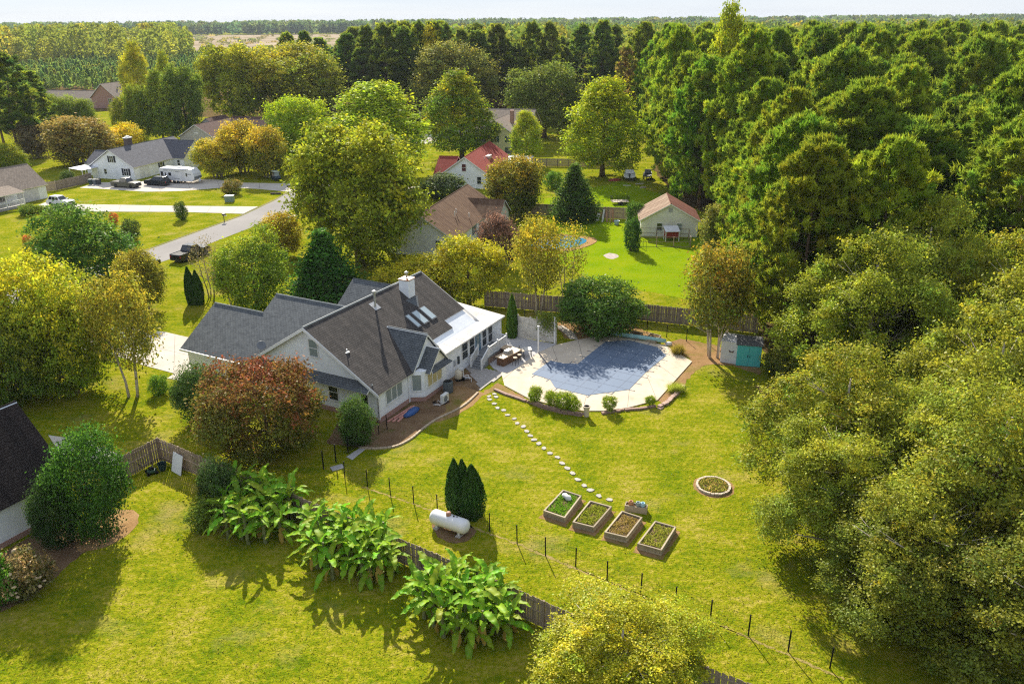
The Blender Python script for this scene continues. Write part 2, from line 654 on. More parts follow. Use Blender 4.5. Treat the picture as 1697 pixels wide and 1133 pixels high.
def sheet(name, poly, z, mat, kind='structure', label=None, thick=0.0):
    me = bpy.data.meshes.new(name)
    area = sum(poly[i][0] * poly[(i + 1) % len(poly)][1] - poly[(i + 1) % len(poly)][0] * poly[i][1] for i in range(len(poly)))
    if area < 0:
        poly = poly[::-1]
    if thick:
        mb = MB().prism(poly, z - thick, z)
        me = mb.mesh(name, mat)
    else:
        me.from_pydata([(x, y, z) for x, y in poly], [], [tuple(range(len(poly)))])
        me.materials.append(mat)
    o = obj(name, me)
    o['kind'] = kind
    if label:
        o['label'] = label
    return o


def px_poly(pts, z=0.0):
    return [G(x, y, z) for x, y in pts]


# ------------------------------------------------------------------ foliage archetypes (shared meshes)
def leaf_mesh(name, c, nrm, size, tint, aut, mat, aspect=0.62, seed=0, tri=False, along=None):
    """c (n,3) centres, nrm (n,3) facing, size (n,), tint (n,3), aut (n,): one small diamond leaf per row"""
    rg = np.random.default_rng(seed)
    n = len(c)
    nrm = nrm / (np.linalg.norm(nrm, axis=1, keepdims=True) + 1e-9)
    if along is None:
        r = rg.normal(size=(n, 3))
        t = r - (r * nrm).sum(1, keepdims=True) * nrm
    else:
        t = along
    t /= np.linalg.norm(t, axis=1, keepdims=True) + 1e-9
    b = np.cross(nrm, t)
    b /= np.linalg.norm(b, axis=1, keepdims=True) + 1e-9
    s = size[:, None]
    if tri:
        v = np.stack([c - b * s * aspect * .5, c + b * s * aspect * .5, c + t * s], 1)
        k = 3
    else:
        v = np.stack([c - t * s * .5, c + b * s * aspect * .5, c + t * s * .5 + nrm * s * 0.06, c - b * s * aspect * .5], 1)
        k = 4
    me = bpy.data.meshes.new(name)
    me.vertices.add(n * k)
    me.vertices.foreach_set('co', v.reshape(-1).astype(np.float32))
    me.loops.add(n * k)
    me.loops.foreach_set('vertex_index', np.arange(n * k, dtype=np.int32))
    me.polygons.add(n)
    me.polygons.foreach_set('loop_start', np.arange(0, n * k, k, dtype=np.int32))
    me.polygons.foreach_set('loop_total', np.full(n, k, dtype=np.int32))
    a = me.color_attributes.new('tint', 'FLOAT_COLOR', 'POINT')
    col = np.concatenate([tint, np.clip(aut, 0, 1)[:, None]], 1)
    a.data.foreach_set('color', np.repeat(col, k, axis=0).reshape(-1).astype(np.float32))
    me.materials.append(mat)
    me.update()
    return me


def tints(rg, n, idx=None, amp=0.22, clumps=0):
    t = 1 + rg.normal(0, amp * .6, (n, 1)) + np.zeros((n, 3))
    if idx is not None:
        ck = 1 + rg.normal(0, amp, (clumps, 1))
        t *= ck[idx]
        hue = rg.normal(0, 0.10, (clumps,))
        t[:, 0] *= 1 + hue[idx]
        t[:, 2] *= 1 - hue[idx]
    return np.clip(t, 0.35, 1.8)


def lobed_crown(name, seed, rad, z0, z1, lobes=14, leaves=16000, leaf=0.3, lobe_r=(0.34, 0.5), mat=None, flat=1.0, clumps_per=46,
                shape='round', spread=0.13, aut_top=0.5, aut_bias=0.0, fill=0.12, aspect=0.62, reach=(.55, .80), spray=0.35):
    rg = np.random.default_rng(seed)
    hh, zc = (z1 - z0) / 2, (z0 + z1) / 2
    pos, rr = [], []
    for i in range(lobes):
        f = (i + 0.5) / lobes
        if shape == 'round':
            zz = 1 - 2 * f
            ang = i * 2.399 + rg.uniform(-.5, .5)
            rc = rg.uniform(*reach)
            rh = math.sqrt(max(0, 1 - zz * zz)) * rc
            q = (rh * math.cos(ang), rh * math.sin(ang), zz * min(.95, rc + rg.uniform(-.05, .1)))
            lr = rg.uniform(*lobe_r)
        elif shape == 'upright':
            zz = 1 - 2 * f
            ang = i * 2.399 + rg.uniform(-.5, .5)
            rh = (1 - abs(zz + 0.25) ** 2.2 * .62) * rg.uniform(.4, .66)
            q = (rh * math.cos(ang), rh * math.sin(ang), zz * .8)
            lr = rg.uniform(*lobe_r) * (1 - .25 * max(0, zz))
        elif shape == 'vase':
            zz = 1 - 1.8 * f
            ang = i * 2.399 + rg.uniform(-.5, .5)
            rh = (0.5 + 0.5 * (zz + .8) / 1.6) if zz < .4 else math.sqrt(max(0, 1 - ((zz - .3) / .75) ** 2)) * .8
            rh *= rg.uniform(.45, .8)
            q = (rh * math.cos(ang), rh * math.sin(ang), zz * .72)
            lr = rg.uniform(*lobe_r)
        elif shape == 'cone':
            zz = -1 + 2 * f
            ang = i * 2.399
            rh = (1 - f) * .62
            q = (rh * math.cos(ang), rh * math.sin(ang), zz * .85)
            lr = (0.18 + .42 * (1 - f)) * rg.uniform(.8, 1.1)
        else:  # umbrella
            zz = rg.uniform(.1, .9)
            ang = i * 2.399 + rg.uniform(-.4, .4)
            rh = math.sqrt((i + .5) / lobes) * .8
            q = (rh * math.cos(ang), rh * math.sin(ang), (0.55 - .9 * rh * rh) * rg.uniform(.8, 1.1))
            lr = rg.uniform(*lobe_r)
        pos.append(q)
        rr.append(lr)
    pos = np.array(pos) * np.array([rad, rad, hh]) + np.array([0, 0, zc])
    rr = np.array(rr) * rad
    w = rr ** 2 / (rr ** 2).sum()
    ncl = lobes * clumps_per
    li = rg.choice(lobes, ncl, p=w)
    d = rg.normal(size=(ncl, 3))
    d[:, 2] += 0.25
    d /= np.linalg.norm(d, axis=1, keepdims=True)
    out = (pos[li] - np.array([0, 0, zc - hh * .3]))
    out /= np.linalg.norm(out, axis=1, keepdims=True) + 1e-6
    flip = (d * out).sum(1) < -0.35
    d[flip] *= -1
    vs = min(1.25, max(.6, hh / rad))
    cc = pos[li] + d * (rr[li] * rg.uniform(.72, 1.08, ncl))[:, None] * np.array([1, 1, vs * flat])
    ci = rg.integers(0, ncl, leaves)
    sg = rr[li[ci]] * spread * rg.uniform(.6, 1.5, leaves)
    p = cc[ci] + rg.normal(size=(leaves, 3)) * sg[:, None] * np.array([1.25, 1.25, .8])
    sh = rg.uniform(.2, 1.6, ncl)                          # shoots of uneven length roughen the outline
    p += d[ci] * (rg.exponential(.30, leaves) * rr[li[ci]] * sh[ci] * spray)[:, None]
    nrm = d[ci] * .6 + rg.normal(size=(leaves, 3)) * .65 + np.array([0, 0, .55])
    nf = int(leaves * fill)
    if nf:
        k = rg.integers(0, lobes, nf)
        p[:nf] = pos[k] + rg.normal(size=(nf, 3)) * (rr[k] * .42)[:, None]
    size = leaf * rg.uniform(.6, 1.35, leaves)
    h = np.clip((p[:, 2] - z0) / (z1 - z0), 0, 1)
    ca = rg.normal(0, .22, ncl)
    la = rg.normal(0, .16, lobes)
    aut = aut_bias + aut_top * (h - .35) * 1.5 + ca[ci] + la[li[ci]] + rg.normal(0, .12, leaves)
    return leaf_mesh(name, p, nrm, size, tints(rg, leaves, ci, clumps=ncl), aut, mat or LEAF, aspect, seed)


def column_crown(name, seed, spires, leaves, leaf, mat):
    """clipped-looking upright evergreen: sprays lining one or more tapering columns; spires = [(x, y, radius, height)]"""
    rg = np.random.default_rng(seed)
    P, Nn, idx = [], [], []
    tot = sum(s[2] * s[3] for s in spires)
    for si, (sx, sy, rad, ht) in enumerate(spires):
        n = int(leaves * rad * ht / tot)
        f = rg.uniform(0, 1, n) ** .85
        ang = rg.uniform(0, 2 * math.pi, n)
        prof = np.where(f < .3, .8 + .2 * f / .3, 1 - ((f - .3) / .7) ** 2.1 * .93)
        rip = 1 + .07 * np.sin(ang * 5 + si) + .05 * np.sin(ang * 9 + f * 7) + .04 * np.sin(f * 23 + ang * 3)
        rr = rad * prof * rip * np.where(rg.uniform(0, 1, n) < .25, rg.uniform(.45, .85, n), rg.uniform(.86, 1.04, n))
        P.append(np.stack([sx + rr * np.cos(ang), sy + rr * np.sin(ang), ht * f], 1))
        Nn.append(np.stack([np.cos(ang), np.sin(ang), np.full(n, .25)], 1) + rg.normal(size=(n, 3)) * .35)
        idx.append((ang * 4).astype(int) + 30 * (f * 14).astype(int))
    P, Nn, idx = np.concatenate(P), np.concatenate(Nn), np.concatenate(idx)
    n = len(P)
    up = np.tile(np.array([0, 0, 1.0]), (n, 1)) + rg.normal(size=(n, 3)) * .3
    return leaf_mesh(name, P, Nn, leaf * rg.uniform(.7, 1.4, n), tints(rg, n, idx, .14, idx.max() + 1), rg.normal(0.1, .2, n), mat, .5, seed, along=up)


def pine_crown(name, seed, ht, rad, base=0.3, branches=62, blades=40, blade=0.80, width=0.17, tufts=8, wide=.55):
    """tufted pads of needles at the branch ends, rounded at the top like an old field pine"""
    rg = np.random.default_rng(seed)
    tc, td, pad = [], [], []
    for i in range(branches):
        f = base + (1 - base) * ((i + rg.uniform(0, 1)) / branches)
        g = (f - base) / (1 - base)
        ang = i * 2.399 + rg.uniform(-.5, .5)
        r = rad * min(1, (g + .18) / .35) ** .5 * max(0.015, 1 - g ** 2.3) ** .60 * rg.uniform(.60, 1.15)
        rise = r * rg.uniform(.02, .35)
        ca, sa = math.cos(ang), math.sin(ang)
        for k in range(tufts):
            t = (1 - abs(rg.normal(0, .12))) if k < tufts - 2 else rg.uniform(.35, .75)
            side = rg.normal(0, wide)
            tc.append((ca * r * t - sa * side, sa * r * t + ca * side, ht * f + rise * t * t + abs(rg.normal(0, .38)) - .35))
            td.append((ca * .5, sa * .5, .9))
            pad.append(i)
    for k in range(12):
        tc.append((rg.normal(0, .6), rg.normal(0, .6), ht - rg.uniform(0, 1.0)))
        td.append((rg.normal(0, .2), rg.normal(0, .2), 1))
        pad.append(branches)
    tc, td, pad = np.array(tc), np.array(td), np.array(pad)
    nt = len(tc)
    ts = rg.uniform(.7, 1.2, nt)
    idx = np.repeat(np.arange(nt), blades)
    n = len(idx)
    d = rg.normal(size=(n, 3)) * .66 + td[idx] * .75
    d /= np.linalg.norm(d, axis=1, keepdims=True)
    c = tc[idx] + rg.normal(size=(n, 3)) * (.16 * ts[idx])[:, None]
    nr = np.cross(d, rg.normal(size=(n, 3)))
    tn = tints(rg, n, idx, .16, nt)
    aut = np.clip(rg.normal(0.22, .30, branches + 1)[pad[idx]] + rg.normal(0, .18, nt)[idx] + rg.normal(0, .12, n), 0, 1)
    return leaf_mesh(name, c, nr, blade * ts[idx] * rg.uniform(.65, 1.15, n), tn, aut, NEEDLE, width / blade * 1.6, seed, tri=True, along=d)


def trunk_mesh(name, ht, r0, limbs=6, spread=3.0, split=0.35, mat=None, seed=0, stems=1, lean=0.0, top=0.85):
    rg = random.Random(seed)
    mb = MB()
    for s in range(stems):
        a0 = s * 2.4 + rg.uniform(-.3, .3)
        bx, by = (0.18 * math.cos(a0) * (stems > 1) * stems ** .5, 0.18 * math.sin(a0) * (stems > 1) * stems ** .5)
        ox, oy = (spread * .5 * math.cos(a0), spread * .5 * math.sin(a0)) if stems > 1 else (lean, lean * .4)
        pts = []
        for i in range(7):
            t = i / 6
            wob = 0.02 * ht * math.sin(t * 5 + s)
            pts.append((bx + ox * t ** 1.3 + wob * (t > 0), by + oy * t ** 1.3 + wob * .6, ht * top * t - 0.05))
        mb.tube(pts, [r0 * (1.25 if i == 0 else 1) * (1 - .82 * i / 6) for i in range(7)], 7)
        for k in range(limbs):
            t = split + (1 - split) * (k + rg.random()) / limbs * .85
            i0 = min(5, int(t * 6))
            q = Vector(pts[i0]).lerp(Vector(pts[i0 + 1]), t * 6 - i0)
            an = k * 2.399 + rg.uniform(-.3, .3) + s
            ln = spread * rg.uniform(.65, 1.0) * (1 - .35 * t)
            e = q + Vector((math.cos(an) * ln, math.sin(an) * ln, ln * rg.uniform(.35, .8)))
            m1 = q.lerp(e, .5) + Vector((rg.uniform(-.1, .1), rg.uniform(-.1, .1), -.06)) * ln
            rb = r0 * (1 - .75 * t) * .55
            mb.tube([q, m1, e], [rb, rb * .7, rb * .25], 5)
            for sgn in (-1, 1):
                e2 = m1 + Vector((math.cos(an + sgn * .7) * ln * .5, math.sin(an + sgn * .7) * ln * .5, ln * .35))
                mb.tube([m1, e2], [rb * .5, rb * .15], 4)
    return mb.mesh(name, mat or BARK, True)


# nominal sizes: (crown radius, total height); every copy is scaled to the size surveyed for it
KINDS = {}


def kind(key, crowns, trunk, rad, ht):
    KINDS[key] = (crowns, trunk, rad, ht)


kind('oak', [lobed_crown('oak_crown', 11, 5.4, 1.0, 12.2, 34, 46000, .27, lobe_r=(.22, .42), reach=(.45, .85)), lobed_crown('oak_crown', 12, 5.4, 1.2, 12.2, 30, 46000, .27, lobe_r=(.24, .44), reach=(.45, .82))],
     trunk_mesh('oak_trunk', 12, .34, 7, 4.2, .28, seed=1), 5.6, 12)
kind('maple', [lobed_crown('maple_crown', 21, 3.9, 1.4, 11.3, 24, 28000, .25, shape='upright', lobe_r=(.26, .48)),
               lobed_crown('maple_crown', 22, 3.9, 1.4, 11.3, 21, 28000, .25, shape='upright', lobe_r=(.28, .50))],
     trunk_mesh('maple_trunk', 11, .25, 8, 2.6, .2, seed=2), 4.0, 11)
kind('round', [lobed_crown('round_crown', 31, 3.6, .8, 8.2, 28, 26000, .21, lobe_r=(.24, .44), reach=(.45, .82)), lobed_crown('round_crown', 32, 3.6, .7, 8.2, 24, 26000, .21, lobe_r=(.26, .46), reach=(.45, .80))],
     trunk_mesh('round_trunk', 8, .24, 7, 2.8, .25, seed=3), 3.9, 8)
kind('crape', [lobed_crown('crape_crown', 41, 2.8, .2, 6.2, 28, 20000, .20, shape='vase', lobe_r=(.26, .38), spread=.2, aut_top=.8),
               lobed_crown('crape_crown', 42, 2.8, .2, 6.2, 30, 20000, .20, shape='vase', lobe_r=(.26, .36), spread=.2, aut_top=.8)],
     trunk_mesh('crape_trunk', 6, .09, 4, 1.5, .35, BARK_PALE, seed=4, stems=5), 2.9, 6)
kind('shrub', [lobed_crown('shrub_crown', 51, .95, .02, 1.62, 12, 5200, .12, lobe_r=(.42, .58), spread=.17, fill=.2),
               lobed_crown('shrub_crown', 52, .95, .02, 1.62, 10, 5200, .12, lobe_r=(.44, .6), spread=.17, fill=.2)],
     trunk_mesh('shrub_stems', 1.2, .03, 3, .5, .2, seed=5, stems=4), 1.0, 1.6)
kind('dense', [lobed_crown('dense_crown', 55, 2.3, .1, 4.5, 26, 24000, .13, lobe_r=(.30, .46), spread=.15, fill=.25, reach=(.5, .72)),
               lobed_crown('dense_crown', 56, 2.3, .1, 4.5, 22, 24000, .13, lobe_r=(.32, .48), spread=.15, fill=.25, reach=(.5, .72))],
     trunk_mesh('dense_trunk', 4, .1, 5, 1.4, .15, seed=15), 2.35, 4.4)
kind('dome', [lobed_crown('dome_crown', 65, 3.8, .15, 6.3, 40, 36000, .17, lobe_r=(.20, .36), reach=(.5, .85), aut_top=.8)],
     trunk_mesh('dome_trunk', 5.5, .16, 8, 2.8, .15, seed=16), 3.9, 6.2)
kind('glossy', [lobed_crown('glossy_crown', 61, 3.3, .25, 5.4, 22, 20000, .22, lobe_r=(.3, .42), mat=WAXY, spread=.13)],
     trunk_mesh('glossy_trunk', 5, .12, 5, 2.4, .2, BARK_PALE, seed=6, stems=4), 3.5, 5.3)
kind('cone', [lobed_crown('cone_crown', 71, 2.4, .15, 8.0, 26, 17000, .24, shape='cone', mat=NEEDLE, spread=.2, fill=.2)],
     trunk_mesh('cone_trunk', 8, .18, 4, .8, .2, seed=7), 2.4, 8.2)
kind('near', [lobed_crown('broad_crown', 81, 6.0, .8, 12.6, 64, 90000, .19, lobe_r=(.12, .28), clumps_per=26, spread=.16, reach=(.36, 1.0), spray=.45, fill=.06),
              lobed_crown('broad_crown', 82, 6.0, .8, 12.6, 56, 90000, .19, lobe_r=(.13, .29), clumps_per=28, spread=.16, reach=(.36, .98), spray=.45, fill=.06)],
     trunk_mesh('broad_trunk', 12, .30, 16, 5.4, .18, BARK_PALE, seed=8, top=.95), 6.3, 12.3)
kind('wispy', [lobed_crown('wispy_crown', 91, 2.6, 1.3, 6.3, 22, 8500, .19, lobe_r=(.24, .36), spread=.28, shape='vase', aut_top=.6)],
     trunk_mesh('wispy_trunk', 6, .09, 7, 1.9, .3, BARK_PALE, seed=9, stems=3), 2.8, 6)
kind('sparse', [lobed_crown('sparse_crown', 93, 2.6, 1.6, 6.3, 22, 2600, .19, lobe_r=(.24, .36), spread=.3, shape='vase', aut_top=.6)],
     trunk_mesh('sparse_trunk', 6, .08, 8, 1.9, .3, BARK_PALE, seed=19, stems=3), 2.8, 6)
kind('bare', [lobed_crown('bare_crown', 92, 2.2, 1.6, 5.0, 14, 900, .13, lobe_r=(.24, .36), spread=.3, shape='vase')],
     trunk_mesh('bare_trunk', 5.2, .07, 12, 1.6, .2, plain('grey_twigs', (0.30, 0.25, 0.20), .9), seed=10, stems=4), 2.3, 5)
kind('grassy', [leaf_mesh('grassy_tuft', *(lambda rg: (rg.normal(size=(1400, 3)) * [.14, .14, .02] + [0, 0, .03], rg.normal(size=(1400, 3)),
                rg.uniform(.5, .95, 1400), tints(rg, 1400), rg.uniform(-.2, .6, 1400)))(np.random.default_rng(7)), LEAF, .045, 3, True,
                np.random.default_rng(8).normal(size=(1400, 3)) * [.55, .55, .3] + [0, 0, .8])], None, .55, .85)
PINES = [pine_crown('pine_crown', 101, 26, 4.6, .26), pine_crown('pine_crown', 102, 26, 4.3, .32), pine_crown('pine_crown', 103, 26, 4.9, .22, 68),
         pine_crown('pine_crown', 104, 26, 4.2, .36, 56), pine_crown('pine_crown', 105, 26, 4.7, .07, 84)]
BROAD_PINES = [pine_crown('broad_pine_crown', 111, 23, 7.6, .05, 170, 62, .58, .105, 11, .95), pine_crown('broad_pine_crown', 112, 23, 7.2, .10, 160, 62, .58, .105, 11, .95)]
PINE_TRUNK = trunk_mesh('pine_trunk', 25.5, .26, 26, 2.6, .3, plain('pine_bark', (0.20, 0.13, 0.09), .9, .3, 4), seed=12, top=.97)
_rs = random.Random(5)


def plant(key, x, y, ht, rad, col, tip, name, label, cat='tree', group=None, rz=None, variant=None, z=0.0):
    """one tree or shrub: an empty at its foot that parents trunk and crown"""
    crowns, trunk, r0, h0 = KINDS[key]
    e = empty(name, (x, y, z), _rs.uniform(0, 6.28) if rz is None else rz, label, cat, group)
    e.scale = (rad / r0, rad / r0 * _rs.uniform(.92, 1.08), ht / h0)
    c = obj('crown' if trunk else 'leaves', crowns[_rs.randrange(len(crowns)) if variant is None else variant], e)
    c.color = (*col, 1)
    c['tip'] = [float(v) for v in tip]
    if trunk:
        obj('trunk', trunk, e)
    return e


def tree_px(key, bx, by, top, x0, x1, col, tip, name, label, cat='tree', group=None, **kw):
    """a plant surveyed from the photo: foot (bx, by), topmost pixel row, crown from x0 to x1"""
    x, y = G(bx, by)
    ht = height_at(bx, by, bx, top)
    rad = (x1 - x0) * metres_per_px(bx, (by + top) / 2 * .35 + by * .65) / 2
    return plant(key, x, y, ht, rad, col, tip, name, label, cat, group, **kw)


def pine(x, y, ht, rad, label, group, col=None, name='pine_tree', v=None, broad=False):
    e = empty(name, (x, y), _rs.uniform(0, 6.28), label, 'tree', group)
    if broad:
        e.scale = (rad / 7.4, rad / 7.4, ht / 23)
        c = obj('crown', BROAD_PINES[_rs.randrange(2)], e)
    else:
        e.scale = (rad / 4.4, rad / 4.4, ht / 26)
        c = obj('crown', PINES[_rs.randrange(4) if v is None else v], e)
    c.color = (*(col or (0.045, 0.075, 0.010)), 1)
    tk = _rs.uniform(.62, 1.0)
    c['tip'] = [0.150 * tk, 0.168 * tk, 0.012]
    t = obj('trunk', PINE_TRUNK, e)
    if broad:
        t.scale = (1.3, 1.3, 23 / 26)
    return e


# ------------------------------------------------------------------ the setting: ground, woods floor, road, drives, beds
gv, gf = [(0, 0, 0)], []
radii_g = [60, 140, 300, 700, 1600, 4000, 9000]
for ri, rr in enumerate(radii_g):
    for s in range(48):
        a = 2 * math.pi * s / 48
        gv.append((rr * math.cos(a), rr * math.sin(a) + 60, 0))
for s in range(48):
    gf.append((0, 1 + s, 1 + (s + 1) % 48))
    for ri in range(len(radii_g) - 1):
        a, b = 1 + ri * 48, 1 + (ri + 1) * 48
        gf.append((a + s, b + s, b + (s + 1) % 48, a + (s + 1) % 48))
gm = bpy.data.meshes.new('ground')
gm.from_pydata(gv, [], gf)
gm.materials.append(GRASS)
tag(obj('ground', gm), 'sunlit yellow-green lawn grass covering the ground', None, kind='structure')

sheet('forest_floor', ragged([(24, 62), (25.5, 84), (29, 104), (33, 124), (29, 142), (30, 170), (37, 205), (36, 246), (-10, 250), (-60, 258), (-100, 275), (-190, 320), (-330, 370), (-500, 420),
                              (-700, 900), (-900, 1500), (900, 1500), (700, 500), (260, 120), (120, 60), (60, 30), (34, 24), (24, 40), (21.5, 48)], 3, .5, 3), .004, FLOOR)
sheet('clearing', ragged([(-620, 860), (-360, 800), (-120, 830), (-90, 900), (-150, 1420), (-330, 1760), (-900, 1800), (-800, 1300)], 30, 8, 5), .010, FIELD)
sheet('lawn', ragged(px_poly([(905, 330), (1030, 300), (1120, 330), (1180, 420), (1165, 500), (1000, 470), (930, 440), (860, 400)]), 1, .3, 8), .004, GRASS_LUSH)

# the street and the drives (concrete slabs stand a little proud of the turf)
road_c = [(-80, 40), (-66, 74), (-49.2, 106), (-45.2, 118), (-41.3, 129.5), (-38.8, 143), (-37.6, 160), (-34, 185), (-26, 212), (-12, 236)]


def ribbon(pts, half):
    l, r = [], []
    for i, p in enumerate(pts):
        a, b = pts[max(0, i - 1)], pts[min(len(pts) - 1, i + 1)]
        d = Vector((b[0] - a[0], b[1] - a[1])).normalized()
        l.append((p[0] - d.y * half, p[1] + d.x * half))
        r.append((p[0] + d.y * half, p[1] - d.x * half))
    return r + l[::-1]


sheet('road', ribbon(road_c, 3.1), .012, ASPHALT)
sheet('road_edge', ribbon([(p[0] - 3.32, p[1] + .9) for p in road_c], .12), .016, plain('road_edge_dirt', (0.10, 0.075, 0.04), .9, .3))
sheet('driveway', px_poly([(132, 311.5), (160, 303), (350, 297), (403, 303), (512, 305), (506, 313), (478, 318), (424, 313), (370, 311), (300, 317), (243, 318), (180, 314)]), .030, CONCRETE, thick=.03)
sheet('driveway', px_poly([(60, 341), (80, 334), (117, 338.3), (300, 341.4), (428, 342.5), (403, 354.5), (300, 351.5), (117, 350.5), (100, 353)]), .030, CONCRETE, thick=.03)
sheet('driveway', px_poly([(90, 520), (170, 540), (248, 547.6), (275, 550.7), (312, 559), (336, 575), (336, 618), (297, 630), (277, 627), (289, 619), (233, 604), (190, 588), (80, 570)]), .030, CONCRETE, thick=.03)
sheet('driveway', px_poly([(452, 366), (478, 353), (492, 357), (470, 369)]), .030, CONCRETE, thick=.03)
sheet('driveway', px_poly([(690, 226), (712, 221), (728, 226), (722, 236), (695, 240)]), .030, CONCRETE, thick=.03)
sheet('path', px_poly([(80, 721), (126, 728), (168, 741), (208, 757), (197, 771), (150, 768), (100, 752)]), .034, CONCRETE, thick=.03)
sheet('path', px_poly([(300, 622), (330, 626), (326, 634), (300, 632)]), .034, CONCRETE, thick=.03)
sheet('path', px_poly([(921, 541), (932, 539), (952, 552), (958, 563), (945, 562), (934, 551)]), .02, plain('path_paving', (.46, .40, .33), .9, .2, 3, bmp=.01))

# planting beds and bare ground
bed_edge_px = [(596, 742), (622, 744), (655, 740), (680, 728), (702, 710), (724, 695), (754, 681), (774, 668), (792, 651)]
sheet('mulch_bed', ragged(px_poly([(592, 741)] + bed_edge_px + [(800, 638), (790, 620), (768, 608), (735, 628), (700, 648), (668, 670), (630, 703), (560, 700), (540, 735)]), .4, .08, 11), .008, MULCH)
sheet('soil_patch', ragged(px_poly([(735, 655), (752, 640), (768, 640), (800, 650), (826, 634), (836, 640), (870, 660), (822, 648), (800, 656), (785, 672), (755, 690), (730, 697), (715, 700), (740, 680)]), .4, .12, 12), .012, SOIL)
sheet('soil_patch', ragged(px_poly([(1146, 596), (1102, 570), (1125, 562), (1160, 566), (1200, 577), (1262, 608), (1258, 622), (1215, 606), (1172, 604), (1150, 618), (1128, 650), (1100, 672), (1088, 662)]), .5, .2, 13), .008, SOIL)
sheet('soil_patch', ragged(px_poly([(1252, 640), (1270, 660), (1283, 690), (1285, 722), (1330, 720), (1310, 640)]), .5, .25, 14), .008, SOIL)
sheet('mulch_bed', ragged(px_poly([(918, 535), (960, 520), (1050, 540), (1100, 560), (1000, 557), (960, 563), (935, 560)]), .5, .15, 15), .008, SOIL)
sheet('straw_ring', ragged(rounded(px_poly([(130, 880), (180, 842), (228, 845), (232, 868), (205, 892), (160, 912), (120, 915)]), 2), .3, .08, 16), .010, STRAW)
sheet('mulch_bed', ragged(px_poly([(70, 876), (120, 870), (150, 905), (110, 940), (60, 985), (0, 1015), (0, 918)]), .4, .1, 17), .007, MULCH)
sheet('soil_patch', ragged(rounded(px_poly([(712, 858), (735, 852), (790, 872), (785, 895), (750, 902), (722, 888)]), 2), .25, .08, 18), .007, MULCH)
sheet('soil_patch', ragged(rounded(px_poly([(996, 424), (1012, 418), (1030, 424), (1014, 431)]), 2), .3, .1, 19), .009, plain('ash', (.36, .30, .26), .95, .3, 3))
sheet('worn_strip', ragged(ribbon([G(600, 806), G(690, 836), G(780, 872), G(860, 902), G(955, 942), G(1060, 985), G(1180, 1030), G(1300, 1082), G(1400, 1125)], .07), .16, .09, 40), .007,
      ground_mat('dry_strip', [(.3, (.22, .19, .03)), (.7, (.42, .31, .14))], scale=2, fine=9, bmp=.04))

# saw-cut joints in the concrete: shallow dark-filled strips laid in the slabs
JOINT = plain('joint_filler', (.20, .17, .14), .95, .3, 4)


def joints(px_pairs, z, half=.018):
    for a, b in px_pairs:
        o = sheet('slab_joint', ribbon([G(*a, z), G(*b, z)], half), z + .004, JOINT)


joints([((160, 303.5), (166, 312)), ((205, 303), (212, 315)), ((260, 301), (266, 317)), ((310, 300), (316, 315)), ((360, 300), (364, 310)), ((430, 304), (430, 312))], .03, .03)
joints([((150, 339), (146, 351)), ((200, 340), (196, 351)), ((250, 341), (246, 351)), ((300, 341.5), (294, 351)), ((350, 342), (343, 352)), ((395, 342.5), (384, 353.5))], .03, .03)
joints([((200, 545), (196, 588)), ((250, 549), (246, 606)), ((290, 556), (288, 618)), ((150, 552), (330, 592))], .03, .02)
joints([((832, 630), (866, 600)), ((878, 659), (919, 642)), ((966, 679), (972, 655)), ((1040, 674), (1043, 645)), ((1088, 661), (1070, 617)), ((1122, 627), (1090, 603)), ((958, 563), (966, 595)), ((915, 574), (925, 600))], .08)

# pool deck, patio, paver walk
deck_px = [(820, 611), (830.6, 617), (836, 638), (877, 660), (930, 674), (966, 680), (1000, 680), (1040, 675), (1090, 662), (1147, 598.5), (1102, 571.5), (1043, 560), (1002, 555.5), (958, 562.5), (922, 571), (884, 585), (866, 600), (846, 611)]
sheet('pool_deck', px_poly(deck_px, .08), .08, DECK, thick=.08)
sheet('patio', px_poly([(818, 610), (800, 590), (832, 560), (846, 556), (862, 559), (922, 570), (892, 584), (872, 598), (846, 616), (832, 617)], .09), .09, PATIO, thick=.09)
walk = empty('paver_walk', G(810, 625), 0, 'grey paver walk between house steps and pool deck', 'walk')
tag(walk, 'grey paver walk between house steps and pool deck', 'walk')
pv = MB().box(-.145, .145, -.095, .095, 0, .05).mesh('paver', plain('paver_grey', (.36, .33, .30), .85, .25, 4, bmp=.01))
walk_poly = px_poly([(770, 608), (781, 603), (806, 612), (826, 616), (831, 618), (832, 624), (815, 634), (796, 648), (789, 632)])


def inside(p, poly):
    c = False
    for i in range(len(poly)):
        (x1, y1), (x2, y2) = poly[i], poly[i - 1]
        if (y1 > p[1]) != (y2 > p[1]) and p[0] < (x2 - x1) * (p[1] - y1) / (y2 - y1) + x1:
            c = not c
    return c


wx, wy = walk.location.x, walk.location.y
ca, sa = math.cos(R(62)), math.sin(R(62))
rp = random.Random(3)
for i in range(-30, 30):
    for j in range(-30, 30):
        lx, ly = (i + .5 * (j % 2)) * .305, j * .205
        q = (wx + lx * ca - ly * sa, wy + lx * sa + ly * ca)
        if inside(q, walk_poly):
            obj('paver', pv, walk, (q[0] - wx, q[1] - wy, .012 + rp.uniform(0, .008)), (0, 0, R(62) + rp.uniform(-.02, .02)))


